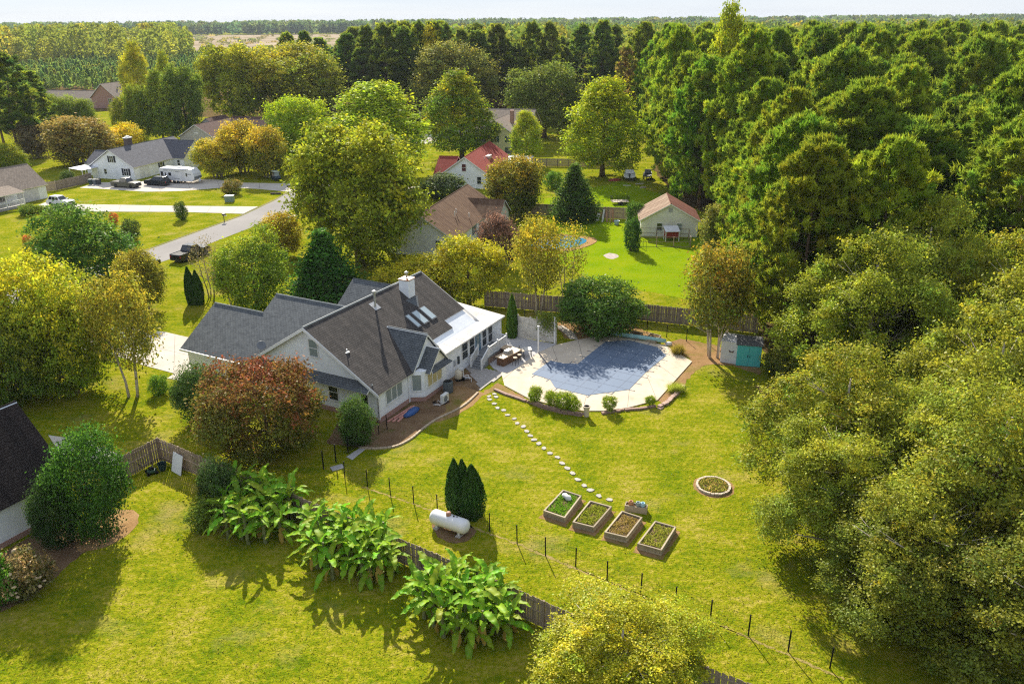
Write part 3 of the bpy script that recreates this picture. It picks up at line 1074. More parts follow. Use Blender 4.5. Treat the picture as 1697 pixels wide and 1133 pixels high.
# ------------------------------------------------------------------ house building blocks (local metres, x/y along the walls)
def gable_body(parent, x0, x1, y0, y1, ze, zr, axis, mat, z0=0.0, name='wall'):
    mb = MB()
    if axis == 'x':
        ym = (y0 + y1) / 2
        prof = [(y0, z0), (y1, z0), (y1, ze), (ym, zr), (y0, ze)]
        vs = [(x0, y, z) for y, z in prof] + [(x1, y, z) for y, z in prof]
        fs = [(4, 3, 2, 1, 0), (5, 6, 7, 8, 9)] + [(i, (i + 1) % 5, (i + 1) % 5 + 5, i + 5) for i in range(5)]
    else:
        xm = (x0 + x1) / 2
        prof = [(x0, z0), (x1, z0), (x1, ze), (xm, zr), (x0, ze)]
        vs = [(x, y0, z) for x, z in prof] + [(x, y1, z) for x, z in prof]
        fs = [(0, 1, 2, 3, 4), (9, 8, 7, 6, 5)] + [((i + 1) % 5, i, i + 5, (i + 1) % 5 + 5) for i in range(5)]
    mb.add(vs, fs)
    return mb.build(name, mat, parent)


def gable_roof(parent, x0, x1, y0, y1, ze, zr, axis, mat, over=.35, th=.16, lift=.05, name='roof', ridge_cap=True, trim=None):
    """two pitched slabs with pale rake boards and fascia; ze/zr as for the body"""
    mb = MB()
    if axis == 'x':
        ym = (y0 + y1) / 2
        k = (zr - ze) / (ym - y0)
        zl = ze + lift - over * k
        zt = zr + lift
        a, b = x0 - over, x1 + over
        mb.slab([(a, y0 - over, zl), (b, y0 - over, zl), (b, ym, zt), (a, ym, zt)], th, 0, 1)
        mb.slab([(b, y1 + over, zl), (a, y1 + over, zl), (a, ym, zt), (b, ym, zt)], th, 0, 1)
        if ridge_cap:
            mb.tube([(a + .02, ym, zt - .03), (b - .02, ym, zt - .03)], .075, 6, 2)
    else:
        xm = (x0 + x1) / 2
        k = (zr - ze) / (xm - x0)
        zl = ze + lift - over * k
        zt = zr + lift
        a, b = y0 - over, y1 + over
        mb.slab([(x0 - over, b, zl), (x0 - over, a, zl), (xm, a, zt), (xm, b, zt)], th, 0, 1)
        mb.slab([(x1 + over, a, zl), (x1 + over, b, zl), (xm, b, zt), (xm, a, zt)], th, 0, 1)
        if ridge_cap:
            mb.tube([(xm, a + .02, zt - .03), (xm, b - .02, zt - .03)], .075, 6, 2)
    return mb.build(name, [mat, trim or TRIM, mat], parent)


def window(parent, c, t, half, z0, z1, cols=1, shutter=None, pane=None, rail=True, frame=None, name='window', depth=.07):
    """frame with sill, meeting rail and mullions (part), each pane a sub-part, shutters as parts of the house"""
    frame = frame or TRIM
    mb = MB()
    w = .07
    n = (t[1], -t[0])
    off = lambda s: (c[0] + t[0] * s, c[1] + t[1] * s)
    mb.obox(off(-half - w / 2), t, w / 2, -.02, depth, z0 - w, z1 + w)
    mb.obox(off(half + w / 2), t, w / 2, -.02, depth, z0 - w, z1 + w)
    mb.obox(c, t, half, -.02, depth - .004, z1, z1 + w)
    mb.obox(c, t, half, -.02, depth + .03, z0 - w, z0)
    for i in range(1, cols):
        mb.obox(off(-half + 2 * half * i / cols), t, .035, -.02, depth - .006, z0, z1)
    if rail:
        mb.obox(c, t, half, -.02, depth - .012, (z0 + z1) / 2 - .025, (z0 + z1) / 2 + .025)
    f = mb.build(name, frame, parent)
    for i in range(cols):
        cc = off(-half + 2 * half * (i + .5) / cols)
        MB().obox(cc, t, half / cols, -.02, .03, z0, z1).build('pane', pane or GLASS, f)
    if shutter:
        for s in (-1, 1):
            sb = MB()
            q = off(s * (half + .30))
            sb.obox(q, t, .2, -.02, .04, z0 - .05, z1 + .05)
            for k in range(7):
                zz = z0 + (z1 - z0) * (k + .5) / 7
                sb.obox(q, t, .15, .04, .055, zz - .05, zz + .04)
            sb.build('shutter', shutter, parent)
    return f


def house_at(name, org, az, label):
    e = empty(name, org, R(90) - R(az), label, 'house')
    return e


SHUT = plain('dark_shutter', (.015, .02, .03), .5)
SHUT_G = plain('green_shutter', (.015, .07, .04), .5)
CAP_M = plain('grey_metal', (.45, .45, .44), .4, .1, metal=.6)

# ------------------------------------------------------------------ the main house (x = along the main ridge, y = towards the back left)
HO = G(630, 701)
main = house_at('main_house', HO, 28, 'white sided house with dark grey roofs, skylights and white chimney beside the pool')
K = .63
zr_m = 2.95 + K * 6.7
mb = MB()
mb.slab([(-.4, -.38, 2.95 - K * .38), (9.4, -.38, 2.95 - K * .38), (9.4, 1.0, 2.95 + K), (12.9, 1.0, 2.95 + K), (12.9, 1.9, 2.95 + K * 1.9), (16.5, 1.9, 2.95 + K * 1.9), (16.5, 6.7, zr_m), (-.4, 6.7, zr_m)], .17, 0, 1)
mb.slab([(16.5, 13.8, 2.95 - K * .4), (-.4, 13.8, 2.95 - K * .4), (-.4, 6.7, zr_m), (16.5, 6.7, zr_m)], .17, 2, 1)
mb.tube([(-.38, 6.7, zr_m - .02), (16.48, 6.7, zr_m - .02)], .10, 6, 3)
PALE_RIDGE = plain('pale_ridge', (.30, .31, .30), .8)
roof = mb.build('main_roof', [ROOF_MAIN, TRIM, ROOF_GREY, PALE_RIDGE], main)
for s_, y_end in ((-1, -.40), (1, 13.82)):
    for xx in (-.43, 16.53):
        zb_ = zr_m - K * abs(y_end - 6.7)
        pl = [(xx, 6.7, zr_m - .02), (xx, y_end, zb_ - .02), (xx, y_end, zb_ - .27), (xx, 6.7, zr_m - .29)]
        MB().slab(pl if (s_ > 0) == (xx > 0) else pl[::-1], .04).build('rake_board', TRIM, main)
gable_body(main, .0, 16.2, .0, 13.4, 2.85, 2.85 + K * 6.7, 'x', SIDING_W)
# garage and cross wing: one long front plane, two ridge heights
mb = MB()
z_of = lambda u: 2.87 + K * u
mb.slab([(-.42, 21.6, z_of(-.42)), (-.42, 13.2, z_of(-.42)), (.35, 13.2, z_of(.35)), (.35, 7.2, z_of(.35)), (6.1, 7.2, z_of(6.1)), (6.1, 15.6, z_of(6.1)), (4.2, 15.6, z_of(4.2)), (4.2, 21.6, z_of(4.2))], .16, 0, 1)
mb.slab([(8.9, 15.6, z_of(-.4)), (8.9, 21.6, z_of(-.4)), (4.2, 21.6, z_of(4.2)), (4.2, 15.6, z_of(4.2))], .16, 0, 1)
mb.slab([(12.6, 7.2, z_of(-.4)), (12.6, 15.6, z_of(-.4)), (6.1, 15.6, z_of(6.1)), (6.1, 7.2, z_of(6.1))], .16, 0, 1)
mb.tube([(4.2, 15.6, z_of(4.2) - .02), (4.2, 21.58, z_of(4.2) - .02)], .09, 6, 2)
mb.tube([(6.1, 7.4, z_of(6.1) - .02), (6.1, 15.58, z_of(6.1) - .02)], .09, 6, 2)
mb.build('garage_roof', [ROOF_GREY, TRIM, PALE_RIDGE], main)
MB().box(-.52, -.44, 13.9, 21.6, 2.42, 2.60).build('gutter', TRIM, main)
gable_body(main, .004, 8.4, 13.0, 21.2, 2.76, 2.76 + K * 4.2, 'y', SIDING_W, name='garage_wall')
gable_body(main, .008, 12.2, 9.0, 15.3, 2.76, 2.76 + K * 6.1, 'y', SIDING_W, name='wing_wall')
gable_roof(main, 8.2, 18.4, 7.6, 12.2, 2.9, 6.55, 'y', ROOF_GREY, .3, name='rear_wing_roof')
gable_body(main, 8.2, 18.4, 8.0, 12.2, 2.85, 6.45, 'y', SIDING_W, name='rear_wing_wall')
# lean-to strip roof under the front gable
MB().slab([(-.85, .45, 2.80), (.0, .45, 3.36), (.0, 13.0, 3.36), (-.85, 13.0, 2.80)], .12, 0, 1).build('lean_to_roof', [ROOF_GREY, TRIM], main)
# gable over the bay, in two steps
GA = lambda u: 5.38 - 1.13 * abs(u - 6.7)
mb = MB()
mb.slab([(4.3, -.42, GA(4.3)), (6.7, -.42, GA(6.7)), (6.7, 3.75, GA(6.7)), (4.3, .05, GA(4.3))], .13, 0, 1)
mb.slab([(6.7, -.42, GA(6.7)), (9.0, -.42, GA(9.0)), (9.0, .05, GA(9.0)), (6.7, 3.75, GA(6.7))], .13, 0, 1)
GB = lambda u: 4.28 - 1.05 * abs(u - 6.8)
mb.slab([(5.12, -1.5, GB(5.12)), (6.8, -1.5, GB(6.8)), (6.8, -.2, GB(6.8)), (5.12, -.2, GB(5.12))], .11, 0, 1)
mb.slab([(6.8, -1.5, GB(6.8)), (8.55, -1.5, GB(8.55)), (8.55, -.2, GB(8.55)), (6.8, -.2, GB(6.8))], .11, 0, 1)
mb.slab([(5.3, -1.72, 2.52), (8.4, -1.72, 2.52), (8.1, -1.32, 2.92), (5.55, -1.32, 2.92)], .05, 0, 1)
mb.tube([(6.7, -.40, 5.37), (6.7, 3.6, 5.37)], .07, 6, 2)
mb.build('bay_roof', [ROOF_GREY, TRIM, PALE_RIDGE], main)
MB().slab([(4.5, -.20, 2.6), (8.9, -.20, 2.6), (6.7, -.20, 5.15)], .1).build('bay_gable', SIDING_W, main)
MB().slab([(5.35, -1.22, 2.6), (8.3, -1.22, 2.6), (6.8, -1.22, 4.12)], .1).build('bay_gable', SIDING_C, main)  # cream instead of white: yellow light on this gable put into its colour
MB().prism([(4.26, .02), (4.93, -1.05), (8.25, -1.05), (8.95, .02)], .42, 2.75).build('bay_wall', SIDING_W, main)
mb = MB()
mb.prism([(4.30, .0), (4.96, -1.01), (8.21, -1.01), (8.9, .0)], -.05, .42)
mb.box(-.035, 4.2, -.035, .3, -.05, .45)
mb.box(-.035, .3, .3, 9.0, -.05, .40)
mb.build('foundation', BRICK, main)
PANE_WARM = glass('warm_blind_pane', (.55, .46, .22), .2)
PANE_GREY = glass('pale_blind_pane', (.26, .30, .29), .15)
window(main, (6.45, -1.05), (1, 0), 1.05, 1.15, 2.38, 3, pane=PANE_WARM, rail=False)
window(main, (2.05, 0), (1, 0), 1.08, 1.25, 2.6, 3, pane=PANE_GREY, rail=False)
d_ = Vector((4.93 - 4.26, -1.07)).normalized()
window(main, (4.595, -.515), (d_.x, d_.y), .36, 1.05, 2.45, 1, pane=PANE_GREY, rail=False)
window(main, (0, 6.15), (0, -1), .42, 4.62, 6.05, 1, pane=PANE_GREY)
window(main, (0, 4.5), (0, -1), .45, 1.1, 2.5, 1)
window(main, (0, 1.35), (0, -1), .34, 1.15, 2.5, 1, rail=False)
window(main, (0, 9.2), (0, -1), .45, 1.1, 2.5, 1)
window(main, (0, 15.0), (0, -1), .38, 1.0, 2.1, 1)
mb = MB()
for q in ((-.02, .06), (-.02, 13.3)):
    mb.box(q[0] - .03, q[0] + .08, q[1] - .1, q[1] + .04, .3, 2.8)
mb.box(-.05, .09, -.05, .08, .45, 2.75)
mb.build('corner_board', TRIM, main)
for q in ((4.05, -.06), (8.98, -.55), (-.10, 2.9), (19.22, -.56)):
    MB().tube([(q[0], q[1], .1), (q[0], q[1], 2.8)], .045, 6).build('downspout', TRIM, main)
# chimney, flue, vents, skylights
ch = MB().box(11.9, 12.9, 5.0, 6.05, 5.2, 7.75).build('chimney', SIDING_W, main)
mb = MB().box(11.84, 12.96, 4.94, 6.11, 7.75, 7.84)
mb.build('chimney_cap', plain('copper_cap', (.42, .20, .10), .5), ch)
MB().tube([(12.4, 5.5, 7.9), (12.4, 5.5, 8.3)], .09, 8).lathe([(.2, 8.3), (.2, 8.42), (.05, 8.5)], 10, (12.4, 5.5, 0)).build('chimney_pot', CAP_M, ch)
MB().slab([(11.3, 4.95, 2.95 + K * 4.95 + .02), (11.85, 3.9, 2.95 + K * 3.9 + .02), (13.1, 4.9, 2.95 + K * 4.9 + .03)], .05).build('cricket', ROOF_GREY, main)
MB().tube([(7.75, 5.7, 6.2), (7.75, 5.7, 7.75)], .10, 10).lathe([(.20, 7.72), (.21, 7.95), (.06, 8.02)], 12, (7.75, 5.7, 0)).build('flue_pipe', CAP_M, main)
MB().slab([(7.35, 5.35, 2.95 + K * 5.35 + .02), (8.15, 5.35, 2.95 + K * 5.35 + .02), (8.15, 6.1, 2.95 + K * 6.1 + .02), (7.35, 6.1, 2.95 + K * 6.1 + .02)], .04).build('flashing', CAP_M, main)
MB().tube([(.9, 3.5, 4.9), (.9, 3.5, 5.42)], .05, 8).box(.72, 1.08, 3.36, 3.64, 5.10, 5.17).build('vent_pipe', plain('white_pipe', (.75, .75, .75), .5), main)
SKY = glass('skylight_glass', (.42, .50, .52), .08)
for u0, u1 in ((9.45, 9.88), (10.42, 11.12), (11.7, 12.4)):
    zz = lambda w: 2.95 + K * w
    s = MB()
    s.slab([(u0 - .07, 2.36, zz(2.36) + .10), (u1 + .07, 2.36, zz(2.36) + .10), (u1 + .07, 3.78, zz(3.78) + .10), (u0 - .07, 3.78, zz(3.78) + .10)], .13)
    so = s.build('skylight', plain('skylight_frame', (.16, .16, .16), .5), main)
    MB().slab([(u0, 2.45, zz(2.45) + .115), (u1, 2.45, zz(2.45) + .115), (u1, 3.7, zz(3.7) + .115), (u0, 3.7, zz(3.7) + .115)], .05).build('pane', SKY, so)
dish = MB().lathe([(.05, 0), (.22, .03), (.34, .09), (.40, .15), (.385, .155), (.2, .07), (.02, .05)], 18)
dish_o = dish.build('satellite_dish', plain('dish_grey', (.16, .17, .18), .5), main, True, loc=(.95, 12.95, 3.95))
dish_o.rotation_euler = (R(50), R(10), R(-40))
MB().tube([(.75, 13.05, 3.3), (.95, 12.95, 3.95)], .025, 6).build('dish_arm', CAP_M, main)
# sunroom with flat white roof
WHITE_ROOF = plain('white_membrane', (.56, .53, .50), .8, .16, 1.1, dirt=(.36, .31, .28))
SZ = lambda w: 2.93 + .15 * (w + .9)
MB().slab([(8.5, -.92, SZ(-.92)), (19.45, -.92, SZ(-.92)), (18.9, 4.6, SZ(4.6)), (16.2, 4.6, SZ(4.6)), (16.2, 2.1, SZ(2.1)), (8.5, 2.1, SZ(2.1))], .14, 0, 1).build('sunroom_roof', [WHITE_ROOF, TRIM], main)
mb = MB()
for u in (10.2, 11.8, 13.4, 15.0, 16.6, 18.2):
    mb.slab([(u - .03, -.9, SZ(-.9) + .016), (u + .03, -.9, SZ(-.9) + .016), (u + .03, 1.0 if u < 12.9 else 1.9 if u < 16.5 else 4.4, SZ(1.0 if u < 12.9 else 1.9 if u < 16.5 else 4.4) + .016),
             (u - .03, 1.0 if u < 12.9 else 1.9 if u < 16.5 else 4.4, SZ(1.0 if u < 12.9 else 1.9 if u < 16.5 else 4.4) + .016)], .02)
mb.build('roof_seams', plain('seam_grey', (.60, .58, .57), .6), main)
MB().prism([(8.6, -.5), (19.2, -.5), (18.7, 4.3), (16.0, 4.3), (16.0, 1.5), (8.6, 1.5)], 0, 2.84).build('sunroom_wall', SIDING_W, main)
for a, b in ((11.8, 12.9), (13.12, 14.12), (15.5, 16.4), (16.62, 17.55)):
    window(main, ((a + b) / 2, -.5), (1, 0), (b - a) / 2 - .07, 1.0, 2.55, 1)
mb = MB()
mb.obox((14.78, -.5), (1, 0), .45, -.02, .05, .8, 2.65)
dr = mb.build('door', plain('blue_door', (.045, .16, .27), .4), main)
MB().obox((14.72, -.5), (1, 0), .28, .04, .062, 1.1, 2.5).build('pane', PANE_GREY, dr)
MB().tube([(15.1, -.56, 1.65), (15.1, -.62, 1.65)], .035, 8).build('handle', CAP_M, dr)
# landing with steps and white balustrade
STEP_G = plain('grey_step', (.22, .225, .23), .7, .15)
land = MB().box(13.9, 17.5, -2.15, -.52, .72, .84).build('landing', STEP_G, main)
MB().box(13.95, 17.45, -2.1, -.55, 0, .715).build('landing_skirt', bricks('brown_skirt', (.24, .13, .09), (.30, .18, .12), (.30, .25, .2)), main)
for i in range(5):
    z1 = .70 - i * .14
    MB().box(13.62 - i * .27, 13.895 - i * .27, -2.1, -.95, 0, z1).build('step', STEP_G, main)
mb = MB()
for u in np.arange(14.1, 17.4, .13):
    mb.box(u - .02, u + .02, -2.13, -2.09, .95, 1.75)
for w in np.arange(-2.0, -.6, .13):
    mb.box(17.42, 17.46, w - .02, w + .02, .95, 1.75)
mb.box(13.95, 17.5, -2.16, -2.06, 1.75, 1.82).box(13.95, 17.5, -2.14, -2.08, .90, .96)
mb.box(17.39, 17.49, -2.05, -.55, 1.75, 1.818).box(17.41, 17.47, -2.05, -.55, .90, .958)
for u, w in ((13.95, -2.11), (17.44, -2.11), (15.7, -2.11)):
    mb.box(u - .06, u + .06, w - .06, w + .06, .84, 1.98)
for side in (-2.11, -.98):
    mb.box(12.56, 12.68, side - .06, side + .06, 0, 1.12)
    mb.slab([(12.62, side - .05, 1.02), (12.62, side + .05, 1.02), (13.95, side + .05, 1.80), (13.95, side - .05, 1.80)][::-1], .07)
    for k in range(8):
        u = 12.74 + k * .15
        zb = .1 + .55 * (u - 12.6)
        mb.box(u - .02, u + .02, side - .02, side + .02, zb, zb + .82)
mb.box(13.9, 14.02, -1.04, -.92, .84, 1.9)
mb.build('balustrade', TRIM, main)
# side stoop at the far end
mb = MB().box(18.9, 20.6, .3, 2.0, 0, .62)
mb.box(20.1, 20.9, -.55, .3, 0, .22).box(20.0, 20.7, -.15, .305, .22, .42)
mb.build('stoop', STEP_G, main)
mb = MB()
for w in np.arange(.4, 2.0, .12):
    mb.box(20.5, 20.54, w - .02, w + .02, .7, 1.45)
mb.box(20.47, 20.57, .3, 2.0, 1.45, 1.53)
mb.box(20.9, 21.25, -.75, -.4, 0, 1.35).box(20.85, 21.3, -.8, -.35, 1.35, 1.42)
mb.build('stoop_railing', TRIM, main)


def local(e, x, y):
    a = e.rotation_euler.z
    return e.location.x + x * math.cos(a) - y * math.sin(a), e.location.y + x * math.sin(a) + y * math.cos(a)

# ------------------------------------------------------------------ the neighbours' houses
# dark-roofed house at the left edge, near
h2 = house_at('corner_house', (-28.9, 45.1), 28, 'dark roofed house with white siding behind the round evergreen')
gable_body(h2, -14, -.3, .42, 7.48, 2.95, 6.75, 'x', SIDING_W)
gable_roof(h2, -14, -.15, .3, 7.6, 3.12, 7.1, 'x', ROOF_DARK, .42, trim=plain('pale_gutter', (.62, .66, .70), .4))
MB().box(-2.6, -1.9, 2.3, 2.8, 4.6, 5.35).build('roof_vent', plain('vent_box', (.30, .27, .25), .6), h2)
MB().box(-14, -.27, .38, .6, -.05, .35).build('foundation', BRICK, h2)
MB().box(-.36, -.24, .36, .48, .3, 2.9).build('corner_board', TRIM, h2)

# brown roof, behind the main house
h7 = house_at('brown_roof_house', (-7.5, 104.5), 15, 'cream house with brown stained roof behind yellow trees')
gable_body(h7, .3, 21.3, .3, 9.7, 2.65, 5.65, 'x', SIDING_W)
gable_roof(h7, .3, 21.3, .3, 9.7, 2.65, 5.65, 'x', ROOF_BROWN, .35)
gable_body(h7, 13.4, 19.4, -2.2, 4.5, 2.6, 4.6, 'y', SIDING_C, name='porch_wall')
gable_roof(h7, 13.4, 19.4, -2.2, 4.2, 2.6, 4.6, 'y', ROOF_BROWN, .3, name='porch_roof')
MB().box(9.2, 10.6, 9.5, 10.4, 0, 7.0).box(9.1, 10.7, 9.4, 10.5, 7.0, 7.12).build('chimney', plain('cream_stucco', (.66, .58, .48), .8), h7)
MB().lathe([(.16, 7.1), (.16, 7.5), (.25, 7.55), (.02, 7.7)], 10, (9.9, 9.9, 0)).build('chimney_pot', plain('pink_cap', (.55, .36, .36), .5), h7)
MB().obox((.3, 5.0), (0, -1), .36, -.02, .03, 4.0, 4.75).build('attic_vent', plain('vent_grey', (.42, .42, .42), .7), h7)
for u, w in ((7.0, 2.3), (8.2, 2.5), (9.8, 1.1)):
    zz = 2.7 + .638 * w
    MB().tube([(u, w, zz - .1), (u, w, zz + .55)], .06, 7).build('vent_pipe', plain('white_pipe', (.75, .75, .75), .5), h7)
window(h7, (9.6, .3), (1, 0), .4, 1.0, 2.2, shutter=SHUT)
window(h7, (12.2, .3), (1, 0), .4, 1.0, 2.2)
window(h7, (16.4, -2.2), (1, 0), .5, 1.0, 2.2, 2)
window(h7, (.3, 2.4), (0, -1), .4, 1.0, 2.2)

# red roof
h8 = house_at('red_roof_house', (-4.0, 151.0), 12, 'white house with red shingle roof in the middle distance')
gable_body(h8, .3, 20.5, .3, 9.1, 2.8, 5.85, 'x', SIDING_W)
gable_roof(h8, .3, 20.5, .3, 9.1, 2.8, 5.85, 'x', ROOF_RED, .35)
gable_body(h8, .5, 8.5, 8.8, 10.7, 2.7, 5.2, 'y', SIDING_W, name='wing_wall')
gable_roof(h8, .5, 8.5, 7.4, 10.6, 2.7, 5.2, 'y', ROOF_RED, .3, name='wing_roof')
PANE_RED = glass('red_shade_pane', (.10, .02, .025), .2)
window(h8, (.3, 4.9), (0, -1), .38, 3.2, 4.5, pane=PANE_RED)
window(h8, (.5, 9.7), (0, -1), .38, .9, 2.2, pane=PANE_RED)
window(h8, (.3, 2.0), (0, -1), .38, .9, 2.2)
MB().box(9.0, 11.5, 2.1, 2.9, 4.05, 4.65).build('skylight_box', plain('pale_pink_metal', (.62, .42, .38), .5), h8)
MB().tube([(7, 2.6, 4.2), (7, 2.6, 4.9)], .06, 7).build('vent_pipe', plain('white_pipe', (.75, .75, .75), .5), h8)
sh8 = empty('metal_shed', (1.4, 168.0), R(-3), 'low shed with pale blue ribbed metal roof beside red roof house', 'shed')
MB().box(-3.0, 3.0, -2.2, 2.2, 0, 2.2).build('wall', SIDING_W, sh8)
mb = MB().slab([(-3.3, -2.5, 2.25), (3.3, -2.5, 2.25), (3.3, 2.5, 3.05), (-3.3, 2.5, 3.05)], .06)
for k in range(15):
    x = -3.15 + k * .45
    mb.slab([(x - .03, -2.5, 2.30), (x + .03, -2.5, 2.30), (x + .03, 2.5, 3.10), (x - .03, 2.5, 3.10)], .06)
mb.build('roof', plain('pale_metal_roof', (.50, .56, .64), .35, .1, metal=.3), sh8)

# pale yellow two-storey house
h9 = house_at('yellow_house', (1.2, 187.0), 14, 'pale yellow two storey house with green shutters and brick chimney')
gable_body(h9, .3, 12, .3, 9.6, 5.3, 8.3, 'x', SIDING_Y)
gable_roof(h9, .3, 12, .3, 9.6, 5.3, 8.3, 'x', ROOF_TAUPE, .4)
gable_body(h9, 9, 22, -1.0, 12, 5.4, 9.2, 'y', SIDING_Y, name='rear_wall')
gable_roof(h9, 9, 22, -1.0, 12, 5.4, 9.2, 'y', ROOF_TAUPE, .4, name='rear_roof')
MB().box(7.0, 7.9, 2.2, 3.0, 5.5, 9.6).box(6.93, 7.97, 2.13, 3.07, 9.6, 9.75).build('chimney', BRICK, h9)
for w, z in ((1.6, 3.4), (4.9, 3.4), (8.0, 3.4), (1.6, .9), (8.0, .9), (4.9, 6.0)):
    window(h9, (.3, w), (0, -1), .42, z, z + 1.35, shutter=SHUT_G, cols=2)

# dark roof far behind the maple
h10 = house_at('dark_roof_house', (-36.5, 300), 172, 'far house with dark grey roof in front of the tall pines')
gable_body(h10, 0, 9, -13, 0, 2.8, 6.3, 'y', SIDING_G)
gable_roof(h10, 0, 9, -13, 0, 2.8, 6.3, 'y', ROOF_SLATE, .4)
window(h10, (9, -3), (0, 1), .45, 1, 2.3)
gs = empty('garden_shed', G(702, 197), R(10), 'small white shed with dark opening behind red leaved tree', 'shed')
gable_body(gs, -1.6, 1.6, -1.3, 1.3, 2.1, 2.9, 'x', SIDING_W)
gable_roof(gs, -1.6, 1.6, -1.3, 1.3, 2.1, 2.9, 'x', ROOF_SLATE, .2)
window(gs, (0, -1.3), (1, 0), .4, .9, 1.8)

# outbuilding with tan roof
h11 = house_at('tan_outbuilding', (18.9, 115.3), 6, 'cream outbuilding with tan roof, dark stained on one slope')
h11['category'] = 'garage'
gable_body(h11, .15, 7.4, -8.25, -.1, 2.55, 4.85, 'x', SIDING_C)
mb = MB()
k11 = 2.3 / 4.075
mb.slab([(-.25, -8.65, 2.6 - .4 * k11), (7.75, -8.65, 2.6 - .4 * k11), (7.75, -4.175, 4.9), (-.25, -4.175, 4.9)], .14, 1, 2)
mb.slab([(7.75, .3, 2.6 - .4 * k11), (-.25, .3, 2.6 - .4 * k11), (-.25, -4.175, 4.9), (7.75, -4.175, 4.9)], .14, 0, 2)
mb.tube([(-.2, -4.175, 4.88), (7.7, -4.175, 4.88)], .09, 6, 1)
mb.build('roof', [ROOF_TAN, shingle('red_brown_shingles', (.16, .06, .04), (.24, .10, .065), streak=(.07, .03, .025)), TRIM], h11)
window(h11, (.15, -2.75), (0, -1), .36, .95, 1.95)
window(h11, (.15, -5.6), (0, -1), .36, .95, 1.95, pane=PANE_GREY)
MB().obox((.15, -4.2), (0, -1), .3, -.02, .04, 3.6, 4.25).build('attic_vent', plain('vent_grey', (.42, .42, .42), .7), h11)

# white house with the travel trailer
h4 = house_at('grey_roof_house', (-75.6, 163.1), 16, 'white house with slate grey roof, black shutters and brick chimney')
gable_body(h4, .3, 20, .3, 10.6, 2.7, 5.9, 'x', SIDING_W)
gable_roof(h4, .3, 20, .3, 10.6, 2.7, 5.9, 'x', ROOF_SLATE, .35)
gable_body(h4, 12.6, 20.6, -2.4, 6, 2.7, 5.7, 'y', SIDING_W, name='wing_wall')
gable_roof(h4, 12.6, 20.6, -2.4, 5.6, 2.7, 5.7, 'y', ROOF_SLATE, .35, name='wing_roof')
gable_body(h4, 3, 10, 10.0, 14.2, 2.5, 4.6, 'y', SIDING_W, name='rear_wall')
gable_roof(h4, 3, 10, 8.4, 14.2, 2.5, 4.6, 'y', ROOF_SLATE, .3, name='rear_roof')
MB().box(6.6, 8.0, 6.0, 7.0, 5.0, 7.2).build('chimney', bricks('dark_brick', (.07, .045, .04), (.10, .06, .05), (.16, .14, .13)), h4)
MB().box(6.5, 8.1, 5.9, 7.1, 7.2, 7.35).box(6.9, 7.7, 6.2, 6.8, 7.35, 7.6).build('chimney_cap', TRIM, h4)
window(h4, (.3, 5.2), (0, -1), .42, 3.4, 4.6, shutter=SHUT, cols=2)
window(h4, (.3, 2.2), (0, -1), .5, .9, 2.2, shutter=SHUT, cols=2)
window(h4, (.3, 7.2), (0, -1), .3, 1.0, 2.0)
MB().obox((1.8 + 1.6, .3), (1, 0), 1.4, -.02, .05, 0, 2.2).build('garage_door', plain('white_door', (.68, .68, .68), .5), h4)
window(h4, (8.6, .3), (1, 0), .4, 1.0, 2.2, shutter=SHUT)
window(h4, (16.6, -2.4), (1, 0), .5, .9, 2.2, shutter=SHUT, cols=2)
window(h4, (12.6, -1.0), (0, -1), .3, 1.0, 2.1)
cn = empty('patio_canopy', (-86.4, 164.5), R(70), 'low white patio canopy on posts behind the wooden fence', 'canopy')
MB().slab([(-2, -1.7, 2.3), (2, -1.7, 2.3), (2, 1.7, 2.6), (-2, 1.7, 2.6)], .08).build('roof', plain('canopy_metal', (.62, .62, .66), .4), cn)
for x in (-1.9, 1.9):
    for y in (-1.6, 1.6):
        MB().box(x - .05, x + .05, y - .05, y + .05, 0, 2.3 + (y > 0) * .2).build('post', TRIM, cn)

# tan-roofed house at the left edge, with porch and garage door
h3 = house_at('tan_roof_house', (-84.2, 146.9), 23, 'white house with tan roof, porch and garage door at the left edge')
gable_body(h3, -18, -.3, .3, 8.3, 2.65, 5.9, 'x', SIDING_W)
gable_roof(h3, -18, -.3, .3, 8.3, 2.65, 5.9, 'x', ROOF_TAUPE, .35)
gd = MB().obox((-4.0, .3), (1, 0), 2.1, -.02, .05, 0, 2.3).build('garage_door', plain('grey_white_door', (.58, .57, .57), .5), h3)
for k in range(4):
    MB().obox((-4.0, .3), (1, 0), 2.0, .05, .065, .1 + k * .56, .58 + k * .56).build('door_panel', MATS['grey_white_door'], gd)
MB().slab([(-15.5, -2.6, 2.55), (-6.6, -2.6, 2.55), (-7.2, .5, 3.5), (-15.5, .5, 3.5)], .14, 0, 1).build('porch_roof', [ROOF_TAUPE, TRIM], h3)
MB().box(-15.4, -6.8, -2.4, .3, 0, .45).build('porch_floor', plain('porch_boards', (.36, .34, .33), .8), h3)
mb = MB()
for u in (-13.5, -10.2, -6.9):
    mb.box(u - .07, u + .07, -2.4, -2.26, .45, 2.5)
for u in np.arange(-13.4, -6.9, .16):
    mb.box(u - .02, u + .02, -2.35, -2.31, .5, 1.3)
mb.box(-13.5, -6.9, -2.37, -2.29, 1.3, 1.37)
mb.build('porch_railing', TRIM, h3)
window(h3, (-9.0, .3), (1, 0), .45, 1.0, 2.2, cols=2)
gable_body(h3, -17.5, -14.0, -3.2, 2, 2.6, 4.2, 'y', SIDING_W, name='gable_wall')
gable_roof(h3, -17.5, -14.0, -3.2, 2, 2.6, 4.2, 'y', ROOF_TAUPE, .25, name='gable_roof')
gable_body(h3, -12.2, -10.2, 1.2, 3.6, 4.4, 5.1, 'y', SIDING_W, z0=3.0, name='dormer_wall')
